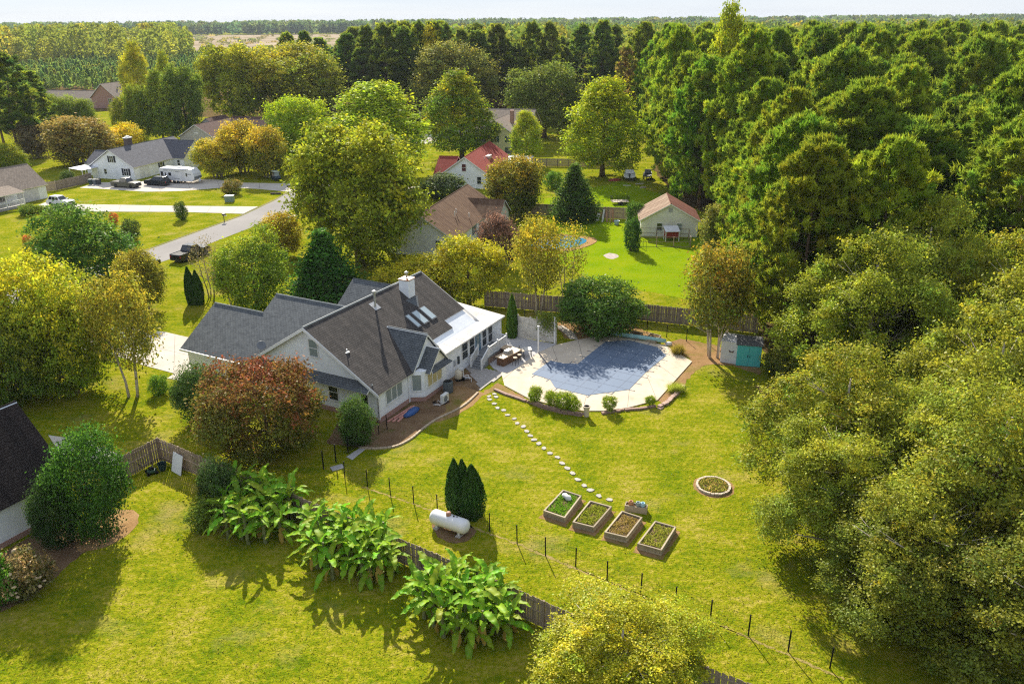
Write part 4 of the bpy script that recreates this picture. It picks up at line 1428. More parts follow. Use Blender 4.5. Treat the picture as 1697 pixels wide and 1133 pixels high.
gable_roof(h3, -12.2, -10.2, 1.2, 3.6, 4.4, 5.1, 'y', ROOF_TAUPE, .2, name='dormer_roof')
window(h3, (-11.2, 1.2), (1, 0), .35, 3.5, 4.4)

# beige house with brown roofs
h5 = house_at('beige_house', (-73.5, 204.5), 17, 'beige house with several brown gable roofs behind yellow maples')
ROOF_UMBER = shingle('umber_shingles', (.10, .06, .05), (.15, .09, .075))
gable_body(h5, 0, 15, 0, 10, 2.9, 5.8, 'x', SIDING_G)
gable_roof(h5, 0, 15, 0, 10, 2.9, 5.8, 'x', ROOF_UMBER, .35)
gable_body(h5, 10, 20, -7.5, 4, 2.9, 6.2, 'y', SIDING_G, name='wing_wall')
gable_roof(h5, 10, 20, -7.5, 4, 2.9, 6.2, 'y', ROOF_UMBER, .35, name='wing_roof')
gable_body(h5, 14, 22, 8, 16, 2.9, 5.6, 'x', SIDING_W, name='rear_wall')
gable_roof(h5, 14, 22, 8, 16, 2.9, 5.6, 'x', ROOF_UMBER, .35, name='rear_roof')
MB().obox((0, 5), (0, -1), .6, -.02, .04, 3.6, 3.9).build('attic_vent', TRIM, h5)
window(h5, (15, -7.5), (1, 0), .45, 1, 2.2)

# far brick house
h6 = house_at('brick_house', (-143.5, 306), 12, 'far red brick house with grey roof among the trees')
gable_body(h6, .3, 20, .3, 10.6, 4.0, 8.6, 'x', BRICK)
gable_roof(h6, .3, 20, .3, 10.6, 4.0, 8.6, 'x', ROOF_TAUPE, .5)
gable_body(h6, 2, 12, 10, 36, 2.8, 5.6, 'y', SIDING_G, name='wing_wall')
gable_roof(h6, 2, 12, 8, 36, 2.8, 5.6, 'y', ROOF_TAUPE, .4, name='wing_roof')
window(h6, (.3, 3.0), (0, -1), .6, 1.8, 3.4, cols=2)
for u, w in ((6, 3.2), (8, 3.6)):
    MB().box(u - .2, u + .2, w - .2, w + .2, 5.8, 7.3).build('roof_vent', plain('vent_box', (.30, .27, .25), .6), h6)

# pool sheds: white cabinet beside turquoise double doors
ps = empty('storage_cabinet', G(1210, 602), R(-24), 'white storage cabinet with small butterfly ornament beside turquoise doors', 'cabinet')
W0 = plain('grey_white_resin', (.62, .61, .63), .5)
MB().box(-.95, .85, -.05, 1.6, 0, 2.15).build('body', W0, ps, bevel=.03)
MB().slab([(-1.0, -.12, 2.16), (.88, -.12, 2.16), (.88, 1.7, 2.34), (-1.0, 1.7, 2.34)], .05).build('lid', W0, ps)
mb = MB()
for s in (-1, 1):
    mb.slab([(0, -.07, 1.22), (s * .26, -.07, 1.36), (s * .2, -.07, 1.18), (s * .08, -.07, 1.08)][::s], .02)
mb.build('ornament', plain('dark_ornament', (.10, .06, .06), .6), ps)
MB().box(.55, .58, -.10, -.04, .1, .45).build('handle', BLACK, ps)
pt = empty('turquoise_shed', G(1236, 607), R(-14), 'turquoise shed with two doors under the pine edge', 'shed')
TURQ = plain('turquoise_paint', (.09, .48, .47), .5, .06)
MB().box(-.9, 1.25, .03, 1.6, 0, 2.1).build('body', plain('turquoise_side', (.08, .42, .42), .6), pt)
for x0, x1 in ((-.88, .14), (.17, 1.23)):
    dd = MB().box(x0, x1, -.02, .04, .05, 2.05).build('door', TURQ, pt, bevel=.01)
    MB().box(x1 - .1 if x0 < 0 else x0 + .06, x1 - .06 if x0 < 0 else x0 + .1, -.05, -.02, .9, 1.15).build('handle', BLACK, dd)
MB().slab([(-1.0, -.1, 2.12), (1.35, -.1, 2.12), (1.35, 1.7, 2.4), (-1.0, 1.7, 2.4)], .05).build('roof', plain('shed_felt', (.12, .12, .12), .9), pt)

# ------------------------------------------------------------------ trees and shrubs one can tell apart
DK, GRN, OLV, LIME = (.022, .045, .007), (.045, .075, .007), (.085, .090, .010), (.10, .135, .006)
YEL, ORG, GOLD, RED, BRN = (.24, .205, .007), (.29, .12, .012), (.20, .155, .014), (.17, .032, .016), (.13, .085, .03)
T = tree_px
T('oak', 598, 440, 203, 494, 702, (.082, .098, .008), (.175, .170, .010), 'oak_tree', 'large willow-like oak with olive yellow crown in the picture centre', variant=0)
T('maple', 628, 300, 148, 535, 705, LIME, (.17, .19, .012), 'maple_tree', 'light green maple crown rising behind the large central oak')
T('round', 506, 272, 158, 443, 548, (.085, .125, .005), (.20, .21, .006), 'shade_tree', 'round lime green tree with dark trunk left of the central oak')
T('oak', 392, 208, 74, 338, 442, (.090, .105, .008), (.20, .175, .008), 'yellowing_tree', 'tall yellowing tree, the left of two behind the beige house')
T('oak', 500, 204, 76, 430, 568, (.082, .094, .009), (.18, .155, .010), 'yellowing_tree', 'broad green-gold tree, the right of two behind the beige house', variant=1)
T('oak', 750, 205, 70, 688, 815, (.075, .080, .016), (.13, .12, .024), 'oak_tree', 'olive brown oak in front of the far pine wall')
T('maple', 724, 200, 51, 700, 752, (.17, .15, .010), YEL, 'poplar_tree', 'narrow golden poplar behind the olive brown oak')
T('maple', 766, 262, 126, 713, 820, (.055, .085, .006), (.20, .17, .008), 'maple_tree', 'full maple with yellow top beside the pale yellow house')
T('round', 902, 228, 103, 838, 953, (.045, .060, .010), (.085, .10, .012), 'shade_tree', 'dark green round tree on a thick trunk before the pines')
T('maple', 998, 292, 140, 932, 1056, (.105, .13, .006), (.20, .20, .006), 'maple_tree', 'bright yellow-green maple beside the back fence')
T('maple', 872, 272, 189, 847, 902, (.11, .14, .008), (.22, .21, .008), 'young_maple', 'small yellow-green tree beside the pale yellow house')
T('crape', 853, 362, 263, 806, 906, (.050, .064, .010), (.15, .11, .012), 'crape_myrtle', 'rust tipped spreading tree beside the dark cypress')
T('cone', 951, 364, 266, 916, 986, (.024, .045, .008), (.07, .10, .012), 'cypress_tree', 'dark conical cypress beside the far wooden fence')
T('shrub', 735, 328, 292, 703, 768, (.025, .04, .012), (.05, .06, .02), 'evergreen_shrub', 'dark shrub against the red roof house wall', 'shrub')
T('dense', 827, 442, 358, 794, 862, (.035, .022, .018), (.16, .085, .075), 'purple_shrub', 'purple smoke-like shrub beside the brown roof house', 'shrub')
T('wispy', 890, 520, 372, 842, 938, (.10, .10, .012), (.21, .155, .012), 'crape_myrtle', 'slender pale-stemmed yellow tree behind the pool screen')
T('sparse', 936, 506, 378, 892, 980, (.09, .095, .012), (.19, .15, .012), 'crape_myrtle', 'thin yellow tree between the pool screen and the blue pool')
T('round', 690, 512, 428, 616, 762, (.105, .105, .008), YEL, 'yellow_tree', 'broad yellow-green tree behind the chimney of the main house')
T('round', 778, 508, 393, 716, 838, (.095, .10, .008), YEL, 'yellow_tree', 'yellow tree between the main house and the brown roof')
T('cone', 545, 508, 372, 494, 598, (.018, .050, .009), (.05, .11, .012), 'juniper_tree', 'dense dark green juniper behind the main house ridge')
T('round', 428, 522, 394, 364, 492, (.055, .085, .008), (.13, .15, .010), 'green_tree', 'mid green leafy tree behind the garage roof')
T('wispy', 385, 505, 430, 352, 418, (.075, .065, .018), (.13, .10, .03), 'brown_shrub', 'thin brownish shrub beside the green tree behind the garage', 'shrub')
T('bare', 350, 492, 392, 318, 384, (.08, .07, .03), BRN, 'bare_tree', 'nearly leafless grey tree in front of the black pickup')
T('crape', 470, 425, 358, 432, 512, (.11, .10, .010), (.22, .16, .012), 'crape_myrtle', 'yellow shrub left of the large central oak')
T('round', 148, 490, 350, 64, 214, (.026, .060, .009), (.075, .11, .012), 'green_maple', 'dark green rounded tree on the lawn by the street')
T('shrub', 78, 470, 398, 58, 100, (.05, .07, .012), (.12, .11, .02), 'young_shrub', 'small loose shrub left of the dark green street tree', 'shrub')
T('crape', 240, 516, 422, 192, 282, (.075, .080, .010), (.16, .13, .014), 'crape_myrtle', 'fan shaped olive shrub near the parked dark car')
T('dome', 62, 640, 432, -50, 165, (.082, .106, .008), (.205, .185, .009), 'crape_myrtle', 'large yellow topped tree cut by the left edge')
T('dome', 128, 650, 480, 45, 215, (.070, .098, .008), (.18, .17, .010), 'crape_myrtle', 'green and gold tree in front of the yellow topped one')
T('dome', 20, 672, 520, -60, 110, (.040, .065, .009), (.12, .13, .012), 'crape_myrtle', 'shaded green tree low at the left edge above the dark roof')
T('wispy', 223, 656, 468, 150, 278, (.085, .085, .010), (.18, .14, .014), 'crape_myrtle', 'slender pale-trunked tree in front of the white driveway')
T('round', 18, 284, 236, -14, 47, (.075, .10, .006), (.22, .19, .010), 'round_shrub', 'round yellow-green shrub behind the tan roof house', 'shrub')
T('crape', 138, 272, 196, 78, 200, (.085, .075, .018), (.15, .105, .030), 'crape_myrtle', 'wide olive brown tree behind the white patio canopy')
T('round', 205, 258, 211, 164, 246, (.16, .14, .006), (.34, .25, .006), 'yellow_tree', 'bright yellow tree behind the brick chimney')
T('crape', 362, 294, 232, 322, 402, (.105, .11, .010), (.23, .175, .012), 'maple_tree', 'golden maple nearest the travel trailer')
T('crape', 405, 285, 206, 362, 448, (.10, .105, .010), (.25, .175, .012), 'maple_tree', 'orange-gold maple, tallest of three by the trailer')
T('crape', 446, 294, 216, 408, 484, (.085, .095, .010), (.25, .17, .012), 'maple_tree', 'orange-gold maple behind the golf cart')
T('dome', 446, 750, 600, 345, 550, (.056, .060, .010), (.092, .026, .014), 'japanese_maple', 'russet and orange maple in front of the lean-to roof')
T('dense', 340, 696, 610, 297, 384, (.022, .045, .009), (.04, .06, .012), 'evergreen_bush', 'large dark green bush between driveway and russet maple', 'bush')
T('dense', 592, 736, 664, 562, 623, (.022, .048, .010), (.05, .075, .015), 'evergreen_bush', 'green camellia-like bush at the house corner', 'bush')
T('glossy', 992, 549, 472, 930, 1060, (.026, .055, .008), (.055, .085, .012), 'magnolia_tree', 'dense dark green multi-stemmed tree behind the pool')
T('wispy', 1180, 592, 416, 1104, 1224, (.065, .078, .010), (.17, .105, .012), 'orange_tree', 'orange tinged tree with bare trunk right of the pool', variant=0)
T('wispy', 1196, 580, 430, 1150, 1240, (.055, .060, .010), (.15, .09, .012), 'orange_tree', 'thin brown-green tree behind the orange tinged one')
T('crape', 1190, 432, 342, 1155, 1228, (.065, .075, .014), (.12, .11, .02), 'crape_myrtle', 'loose olive tree right of the tan outbuilding')
T('maple', 672, 202, 162, 652, 692, (.14, .045, .025), (.24, .08, .04), 'red_maple', 'small salmon red tree before the dark roof house')
T('maple', 714, 216, 174, 700, 728, (.09, .02, .015), (.16, .03, .025), 'red_maple', 'small dark red tree beside the white garden shed')
T('dense', 160, 880, 724, 97, 226, (.015, .038, .006), (.045, .10, .010), 'round_evergreen', 'large round evergreen in front of the dark roofed house', variant=0)
T('dense', 100, 902, 806, 62, 138, (.014, .030, .008), (.03, .05, .01), 'evergreen_bush', 'shaded dark bush between house wall and round evergreen', 'bush')
T('dense', 368, 848, 766, 338, 402, (.020, .040, .010), (.04, .06, .02), 'gardenia_bush', 'dark bush with small white flowers beside the banana plants', 'bush')
T('shrub', 350, 872, 830, 322, 378, (.06, .085, .012), (.10, .12, .015), 'small_bush', 'low light green bush below the white-flowered bush', 'bush')
T('shrub', 44, 984, 918, 8, 80, (.050, .050, .014), (.16, .10, .06), 'hydrangea_bush', 'hydrangea with faded cream flower heads at the left wall', 'bush')
T('shrub', 4, 1000, 924, -26, 24, (.030, .080, .008), (.06, .12, .012), 'small_bush', 'bright green bush cut by the left edge', 'bush')
T('shrub', 266, 652, 624, 253, 280, (.045, .09, .010), (.08, .12, .012), 'small_bush', 'small round green bush left of the driveway end', 'bush', 'small bushes by the drive')
T('shrub', 289, 654, 642, 280, 298, (.04, .07, .010), (.07, .1, .012), 'small_bush', 'low round bush nearest the large dark bush', 'bush', 'small bushes by the drive')
T('shrub', 1048, 415, 366, 1035, 1062, (.016, .04, .008), (.04, .07, .01), 'round_bush', 'round clipped bush, lower of two beside the outbuilding', 'bush')
T('shrub', 1052, 374, 338, 1036, 1064, (.02, .05, .008), (.05, .08, .01), 'round_bush', 'upper bush of two beside the outbuilding corner', 'bush')
T('shrub', 918, 312, 286, 905, 932, (.04, .08, .010), (.08, .12, .012), 'green_shrub', 'green shrub on the lawn left of the cypress', 'shrub')
T('shrub', 384, 322, 299, 370, 401, (.05, .06, .012), (.15, .09, .02), 'round_bush', 'reddish green bush on the lawn between the drives', 'bush')
T('shrub', 303, 364, 336, 294, 312, (.03, .05, .010), (.06, .07, .012), 'young_tree', 'little dark shrub on the lawn near the street drive', 'shrub')
T('shrub', 217, 397, 366, 202, 230, (.03, .05, .010), (.06, .07, .012), 'young_tree', 'small bushy sapling on the lawn right of the street tree', 'shrub')
T('shrub', 189, 372, 354, 183, 196, (.16, .06, .02), (.24, .09, .02), 'young_tree', 'tiny rust red sapling on the left lawn', 'shrub')
T('shrub', 47, 408, 391, 42, 55, (.16, .06, .02), (.24, .09, .02), 'young_tree', 'tiny rust red sapling nearest the left edge', 'shrub')
T('shrub', 82, 356, 342, 76, 92, (.05, .08, .012), (.10, .12, .02), 'porch_shrub', 'green shrub at the end of the porch planting', 'shrub', 'porch planting')
T('shrub', 101, 352, 339, 94, 110, (.03, .045, .02), (.06, .08, .03), 'porch_shrub', 'dark shrub beside the drive of the tan roof house', 'shrub', 'porch planting')
T('shrub', 46, 356, 340, 34, 58, (.05, .08, .010), (.10, .12, .02), 'porch_shrub', 'green shrub under the white porch railing', 'shrub', 'porch planting')
T('shrub', 65, 352, 341, 57, 74, (.07, .10, .010), (.12, .14, .02), 'porch_shrub', 'light green shrub in the middle of the porch planting', 'shrub', 'porch planting')
T('shrub', 112, 300, 284, 102, 122, (.03, .05, .010), (.06, .08, .02), 'round_bush', 'dark bush behind the fence of the white house', 'bush')
T('grassy', 1123, 586, 570, 1110, 1134, (.10, .085, .015), (.16, .12, .03), 'grass_clump', 'tan ornamental grass clump at the far pool corner', 'plant')
for i, (x_, y_, t_, a_, b_, lab) in enumerate([(887, 668, 645, 876, 898, 'leftmost of the clumps on the pool wall'), (914, 674, 653, 903, 926, 'second clump from the left on the pool wall'),
                                               (934, 680, 655, 921, 948, 'third clump from the left on the pool wall'), (948, 683, 660, 938, 961, 'fourth clump from the left on the pool wall'),
                                               (1009, 681, 661, 998, 1020, 'clump alone beside the beige urn'), (1078, 672, 660, 1070, 1086, 'smallest clump, on the right stone edge')]):
    T('shrub', x_, y_, t_, a_, b_, (.070, .105, .006), (.13, .15, .010), 'grass_clump', 'bright green grass plant, ' + lab, 'plant', 'grass clumps on the pool wall', z=.15)
T('grassy', 1120, 648, 634, 1107, 1134, (.12, .14, .02), (.22, .22, .05), 'flax_plant', 'strappy pale green plant at the stone edge right of the pool', 'plant')

# white blossom on the gardenia, flower heads on the hydrangea: parts of their bushes
for nm, part, colr, n, sz in (('gardenia_bush', 'blossom', (.75, .74, .70), 70, .07), ('hydrangea_bush', 'flower_head', (.62, .47, .30), 46, .13)):
    e = bpy.data.objects[nm]
    rg = random.Random(9)
    me_f = MB().lathe([(.3, -.5), (.9, -.15), (1, .2), (.6, .6), (.1, .75)], 7).mesh(part, plain(part + '_petals', colr, .8), True)
    for k in range(n):
        a, zf = rg.uniform(0, 6.28), rg.uniform(.25, 1.0)
        rr_ = .93 * math.sqrt(max(.05, 1 - (zf * 1.1 - .35) ** 2))
        s = sz * rg.uniform(.7, 1.2)
        obj(part, me_f, e, (rr_ * math.cos(a), rr_ * math.sin(a), 1.5 * zf), (rg.uniform(-.4, .4), rg.uniform(-.4, .4), 0), (s / e.scale[0], s / e.scale[0], s / e.scale[2]))

# arborvitae columns
def arborvitae(bx, by, spires, seed, lab, n=6500, leaf=.11, col=(.016, .040, .009)):
    e = empty('arborvitae', G(bx, by), 0, lab, 'tree')
    c = obj('crown', column_crown('arborvitae_crown', seed, spires, n, leaf, NEEDLE), e)
    c.color = (*col, 1)
    c['tip'] = [.04, .075, .012]
    mb = MB()
    for sx, sy, rad, ht in spires:
        mb.tube([(sx, sy, -.02), (sx, sy, ht * .8)], [.07, .02], 6)
    mb.build('trunk', BARK, e)


arborvitae(769, 853, [(-.55, .1, .62, 4.1), (-.05, .25, .60, 3.95), (.55, -.05, .85, 3.75), (.2, -.25, .6, 3.3)], 201, 'dark green arborvitae clump beside the white gas tank', 30000, .15)
arborvitae(319, 504, [(0, 0, .62, 4.4)], 202, 'taller of two dark arborvitae on the lawn behind the garage', 9000, .17)
arborvitae(331, 504, [(0, 0, .62, 4.0)], 203, 'shorter of two dark arborvitae on the lawn behind the garage', 9000, .17)
arborvitae(849, 560, [(0, 0, .55, 4.6)], 204, 'narrow arborvitae at the far corner of the sunroom', 10000, .16, (.030, .060, .009))

# tall broadleaf trees along the right edge and the yellow tree in front
NG, NT = (.078, .098, .010), (.140, .142, .012)
for i, (x, y, ht, rad, col, tip, lab) in enumerate([
        (28.6, 60, 13.0, 6.6, NG, NT, 'broad olive tree whose branches hang over the turquoise shed'),
        (35.5, 66, 14.5, 6.0, (.090, .105, .012), NT, 'olive tree behind the shed tree, toward the right edge'),
        (38.5, 57, 14.0, 6.4, NG, (.14, .125, .012), 'high leafy tree cut by the right edge, level with the pool'),
        (20.9, 45.2, 10.0, 5.9, NG, (.15, .125, .012), 'broad leafy tree beside the round stone bed'),
        (30.0, 45, 12.5, 6.3, (.080, .090, .012), NT, 'leafy tree behind the one by the stone bed'),
        (34.5, 42, 12.5, 6.0, (.070, .078, .012), (.14, .125, .014), 'shaded leafy tree low on the right edge'),
        (25.6, 37, 11.5, 6.0, (.080, .094, .012), (.15, .145, .014), 'darker leafy tree above the lower right corner'),
        (30.0, 33, 11.0, 5.6, (.065, .072, .012), (.13, .115, .014), 'leafy tree in the lower right corner'),
        (18.9, 39.6, 8.4, 4.7, (.080, .096, .011), (.150, .145, .012), 'low spreading leafy tree reaching over the lawn below the stone bed'),
        (20.3, 33.2, 8.0, 4.8, (.066, .078, .011), (.13, .125, .012), 'lower leafy tree at the bottom edge by the last fence posts'),
        (24.5, 29.0, 8.5, 5.0, (.060, .070, .011), (.12, .115, .012), 'dark leafy tree touching the bottom edge near the right corner')]):
    plant('near', x, y, ht, rad, col, tip, 'broadleaf_tree', lab, 'tree', 'leafy trees along the right edge')
plant('near', 4.9, 29.2, 4.6, 4.4, (.104, .116, .008), (.205, .178, .008), 'yellow_tree', 'yellow-leaved tree with pale bare branches at the bottom edge', 'tree', rz=1.2, variant=1)
plant('cone', 24.6, 50.5, 7.5, 2.0, (.020, .055, .009), (.04, .09, .01), 'cedar_tree', 'bright green young cedar between the leafy trees on the right', 'tree')
for i, (x, y) in enumerate([(21.5, 52), (24, 55.5), (20.4, 48.5), (26.5, 41), (19.6, 35.5), (22.5, 32.5), (24.2, 66), (25.6, 63), (26.4, 69), (23.2, 58.5)]):
    plant('shrub', x, y, 2.2, 1.7, (.045, .06, .010), (.09, .085, .012), 'undergrowth_shrub', 'low shrub under the leafy trees along the right edge', 'shrub', 'undergrowth along the right edge')

# ------------------------------------------------------------------ pine wood
rw = random.Random(77)
placed = []


def try_place(x, y, gap):
    for a, b in placed:
        if abs(a - x) < gap and abs(b - y) < gap and math.hypot(a - x, b - y) < gap:
            return False
    placed.append((x, y))
    return True


wood_poly = [(24.5, 71), (27, 88), (30.5, 106), (33.5, 122), (29.5, 140), (30, 168), (36.5, 205), (36, 250), (150, 250), (140, 190), (100, 125), (66, 84), (44, 70)]
edge = [(24.8, 72), (26, 79), (27.8, 88), (29.4, 97), (31.5, 108), (34.5, 118), (34, 126), (30.5, 136), (30.0, 146), (30.6, 158), (31.5, 170), (34, 182), (36.5, 196), (37.5, 210), (37, 226), (36.5, 242)]
n_right = 0
for (x, y) in edge:
    placed.append((x, y))
    e = pine(x + rw.uniform(-.5, .5) + (2.2 if y < 128 else 1.2), y, rw.uniform(18, 23) if y < 120 else rw.uniform(23, 28), rw.uniform(5.4, 6.6) if y < 128 else rw.uniform(5.6, 7.2), 'pine at the front edge of the wood on the right', 'pines at the edge of the wood',
             (.060 + rw.uniform(-.006, .018), .094 + rw.uniform(-.012, .016), .008), broad=True)
    n_right += 1
tries = 0
while n_right < 215 and tries < 6000:
    tries += 1
    x, y = rw.uniform(24, 150), rw.uniform(70, 250)
    if not inside((x, y), wood_poly) or x / y > .70:
        continue
    if not try_place(x, y, 7.4 if y < 140 else 6.6):
        continue
    ht = (22 if y < 110 else 24.5) + rw.uniform(-2.5, 3.5)
    c = rw.random()
    pine(x, y, ht, rw.uniform(5.6, 8.0) if y < 140 else rw.uniform(4.6, 6.6), 'tall pine inside the wood on the right', 'pines in the wood on the right', (.046 + c * .040, .076 + c * .036, .009), broad=True)
    n_right += 1
n_back = 0
tries = 0
while n_back < 70 and tries < 4000:
    tries += 1
    t = rw.random()
    x = -74 + 110 * t
    y = 262 + rw.random() ** 1.5 * 45 + (12 if x < -50 else 0)
    if not try_place(x, y, 5.0):
        continue
    pine(x, y, rw.uniform(19, 28.5) * (1 if x > -60 else .92), rw.uniform(4.2, 6.0), 'tall pine in the dark wall of pines behind the houses', 'pines behind the houses', (.036 + rw.random() * .02, .058 + rw.random() * .016, .012))
    n_back += 1
# a leafy golden tree breaking the pine skyline, and browned pines at the wood's left edge
plant('maple', 38.8, 150, 29.9, 5.0, (.10, .12, .008), (.17, .17, .01), 'tall_tree', 'light yellow-green treetop standing above the pine skyline', 'tree')
pine(31.5, 230, 22, 3.4, 'browned pine at the far left edge of the pine wood', None, (.11, .075, .03))

# trees on the left background that can be told apart
for i, (bx, by, tp, x0, x1, k_, c_, t_, lab) in enumerate([
        (38, 262, 92, -8, 78, 'pine', None, None, 'tall pine at the left edge behind the tan roof house'),
        (70, 250, 120, 38, 108, 'pine', None, None, 'second pine from the left edge behind the tan roof'),
        (10, 250, 110, -30, 44, 'pine', None, None, 'pine cut by the left edge'),
        (100, 225, 158, 76, 136, 'oak', (.062, .086, .010), (.11, .13, .014), 'small dark tree in front of the far brick house'),
        (140, 222, 166, 118, 160, 'oak', (.062, .086, .010), (.11, .13, .014), 'bushy tree beside the long roof of the brick house'),
        (216, 234, 158, 200, 240, 'oak', (.080, .094, .010), (.16, .155, .012), 'olive tree right of the far brick house'),
        (240, 238, 140, 218, 264, 'oak', (.060, .084, .010), (.13, .14, .012), 'dark tree between brick house and beige house, left of three'),
        (272, 238, 124, 246, 298, 'maple', (.062, .088, .010), (.14, .15, .012), 'dark tree between brick house and beige house, middle of three'),
        (312, 232, 108, 278, 348, 'oak', (.044, .068, .010), (.10, .12, .012), 'dark tree between brick house and beige house, right of three'),
        (238, 190, 76, 216, 262, 'maple', (.14, .14, .008), (.22, .19, .008), 'bright yellow-green tree standing in the young pines'),
        (284, 200, 92, 268, 300, 'maple', (.10, .12, .008), (.18, .17, .008), 'small yellow-green tree at the edge of the young pines'),
        (60, 262, 205, 30, 90, 'crape', (.06, .05, .03), (.12, .09, .05), 'brownish bare-looking tree left of the olive brown tree'),
        (185, 94, 42, 152, 212, 'oak', (.070, .088, .014), (.13, .135, .016), 'tall tree at the right end of the far hardwoods')]):
    if k_ == 'pine':
        x, y = G(bx, by)
        pine(x, y, height_at(bx, by, bx, tp), (x1 - x0) * metres_per_px(bx, by) / 2, lab, None, (.036, .060, .012))
    else:
        T(k_, bx, by, tp, x0, x1, c_, t_, 'background_tree', lab)


# ------------------------------------------------------------------ far woods: masses nobody could count
def far_wood(name, label, spots, per, leaf, seed, mat, col, tip, pointy=False):
    """spots rows: x, y, height, radius"""
    rg = np.random.default_rng(seed)
    sp = np.array(spots)
    n = len(sp)
    i = np.repeat(np.arange(n), per)
    m = len(i)
    f = rg.uniform(.12, 1, m) ** (.9)
    prof = (1 - f) ** .8 * 1.1 + .05 if pointy else np.sqrt(np.clip(1 - ((f - .55) / .5) ** 2, .04, 1))
    a = rg.uniform(0, 6.283, m)
    r = sp[i, 3] * prof * np.sqrt(rg.uniform(.35, 1.0, m))
    p = np.stack([sp[i, 0] + r * np.cos(a), sp[i, 1] + r * np.sin(a), sp[i, 2] * f], 1)
    nr = np.stack([np.cos(a), np.sin(a), np.full(m, .6)], 1) + rg.normal(size=(m, 3)) * .6
    tn = tints(rg, m, i, .16, n)
    au = rg.normal(.25, .38, n)[i] + rg.normal(0, .1, m)
    o = obj(name, leaf_mesh(name, p, nr, leaf * rg.uniform(.7, 1.3, m) * (sp[i, 3] / sp[:, 3].mean()) ** .5, tn, au, mat, .8, seed))
    o.color = (*col, 1)
    o['tip'] = list(tip)
    return tag(o, label, None, kind='stuff')


rf = random.Random(4)
sp = []
for row in range(36):                        # plantation of young pines in rows
    y = 392 + row * 8.5
    for k in range(130):
        x = -300 + k * 2.6 * (1 + row * .004) + rf.uniform(-1.6, 1.6)
        if -.64 * y < x < -.155 * y - 8:
            sp.append((x, y + rf.uniform(-4, 4), rf.uniform(5.0, 8.5) + row * .03, rf.uniform(1.5, 2.4)))
sp = rf.sample(sp, min(len(sp), 1900))
far_wood('young_pine_plantation', 'rows of young blue-green pines filling the left background', sp, 72, 1.4, 21, NEEDLE, (.052, .082, .022), (.10, .115, .02), True)
sp = []
for k in range(420):
    x, y = rf.uniform(-560, -235), rf.uniform(560, 900)
    if x < -.36 * y - 10:
        sp.append((x, y, rf.uniform(17, 28), rf.uniform(4.5, 7)))
for k in range(90):
    y = rf.uniform(740, 880)
    sp.append((rf.uniform(-.36, -.12) * y, y, rf.uniform(3, 6.5), rf.uniform(3, 5)))
far_wood('far_hardwoods', 'yellowing hardwoods along the left skyline', sp, 230, 2.1, 22, LEAF, (.074, .092, .014), (.14, .135, .016))
sp = []
for k in range(1500):
    y = rf.uniform(262, 620)
    x = rf.uniform(.04 * y, .74 * y)
    if y < 310 and x < 60:
        continue
    sp.append((x, y, rf.uniform(19, 27), rf.uniform(3.2, 5.2)))
far_wood('far_pine_wood', 'dark mixed wood stretching to the horizon on the right', sp, 95, 1.45, 23, NEEDLE, (.044, .066, .012), (.11, .105, .016))
sp = []
for k in range(150):
    y = rf.uniform(880, 1650)
    sp.append((rf.uniform(-.42, -.10) * y, y, rf.uniform(1.5, 4), rf.uniform(3, 9)))
far_wood('clearing_scrub', 'low scrub dotted over the pale clearing', sp, 40, 2.4, 26, LEAF, (.07, .075, .02), (.16, .12, .05))
sp = []
for k in range(700):
    y = rf.uniform(300, 560)
    x = rf.uniform(-.13 * y, .06 * y)
    sp.append((x, y, rf.uniform(20, 27), rf.uniform(3.4, 5.0)))
far_wood('far_pine_wood', 'wood behind the wall of pines in the middle background', sp, 85, 1.55, 24, NEEDLE, (.044, .066, .012), (.11, .10, .016))
sp = []
for k in range(1500):
    y = 1760 + rf.random() ** 2 * 700
    sp.append((rf.uniform(-.62, .75) * y, y, rf.uniform(18, 27), rf.uniform(9, 15)))
for k in range(900):
    y = rf.uniform(640, 1750)
    sp.append((rf.uniform(.02, .74) * y, y, rf.uniform(15, 22), rf.uniform(8, 13)))
for k in range(260):
    y = rf.uniform(1250, 1750)
    sp.append((rf.uniform(-.64, -.50) * y, y, rf.uniform(15, 22), rf.uniform(8, 13)))
far_wood('horizon_woods', 'band of far blue-green woods on the horizon', sp, 60, 6.0, 25, NEEDLE, (.035, .058, .020), (.07, .075, .022))

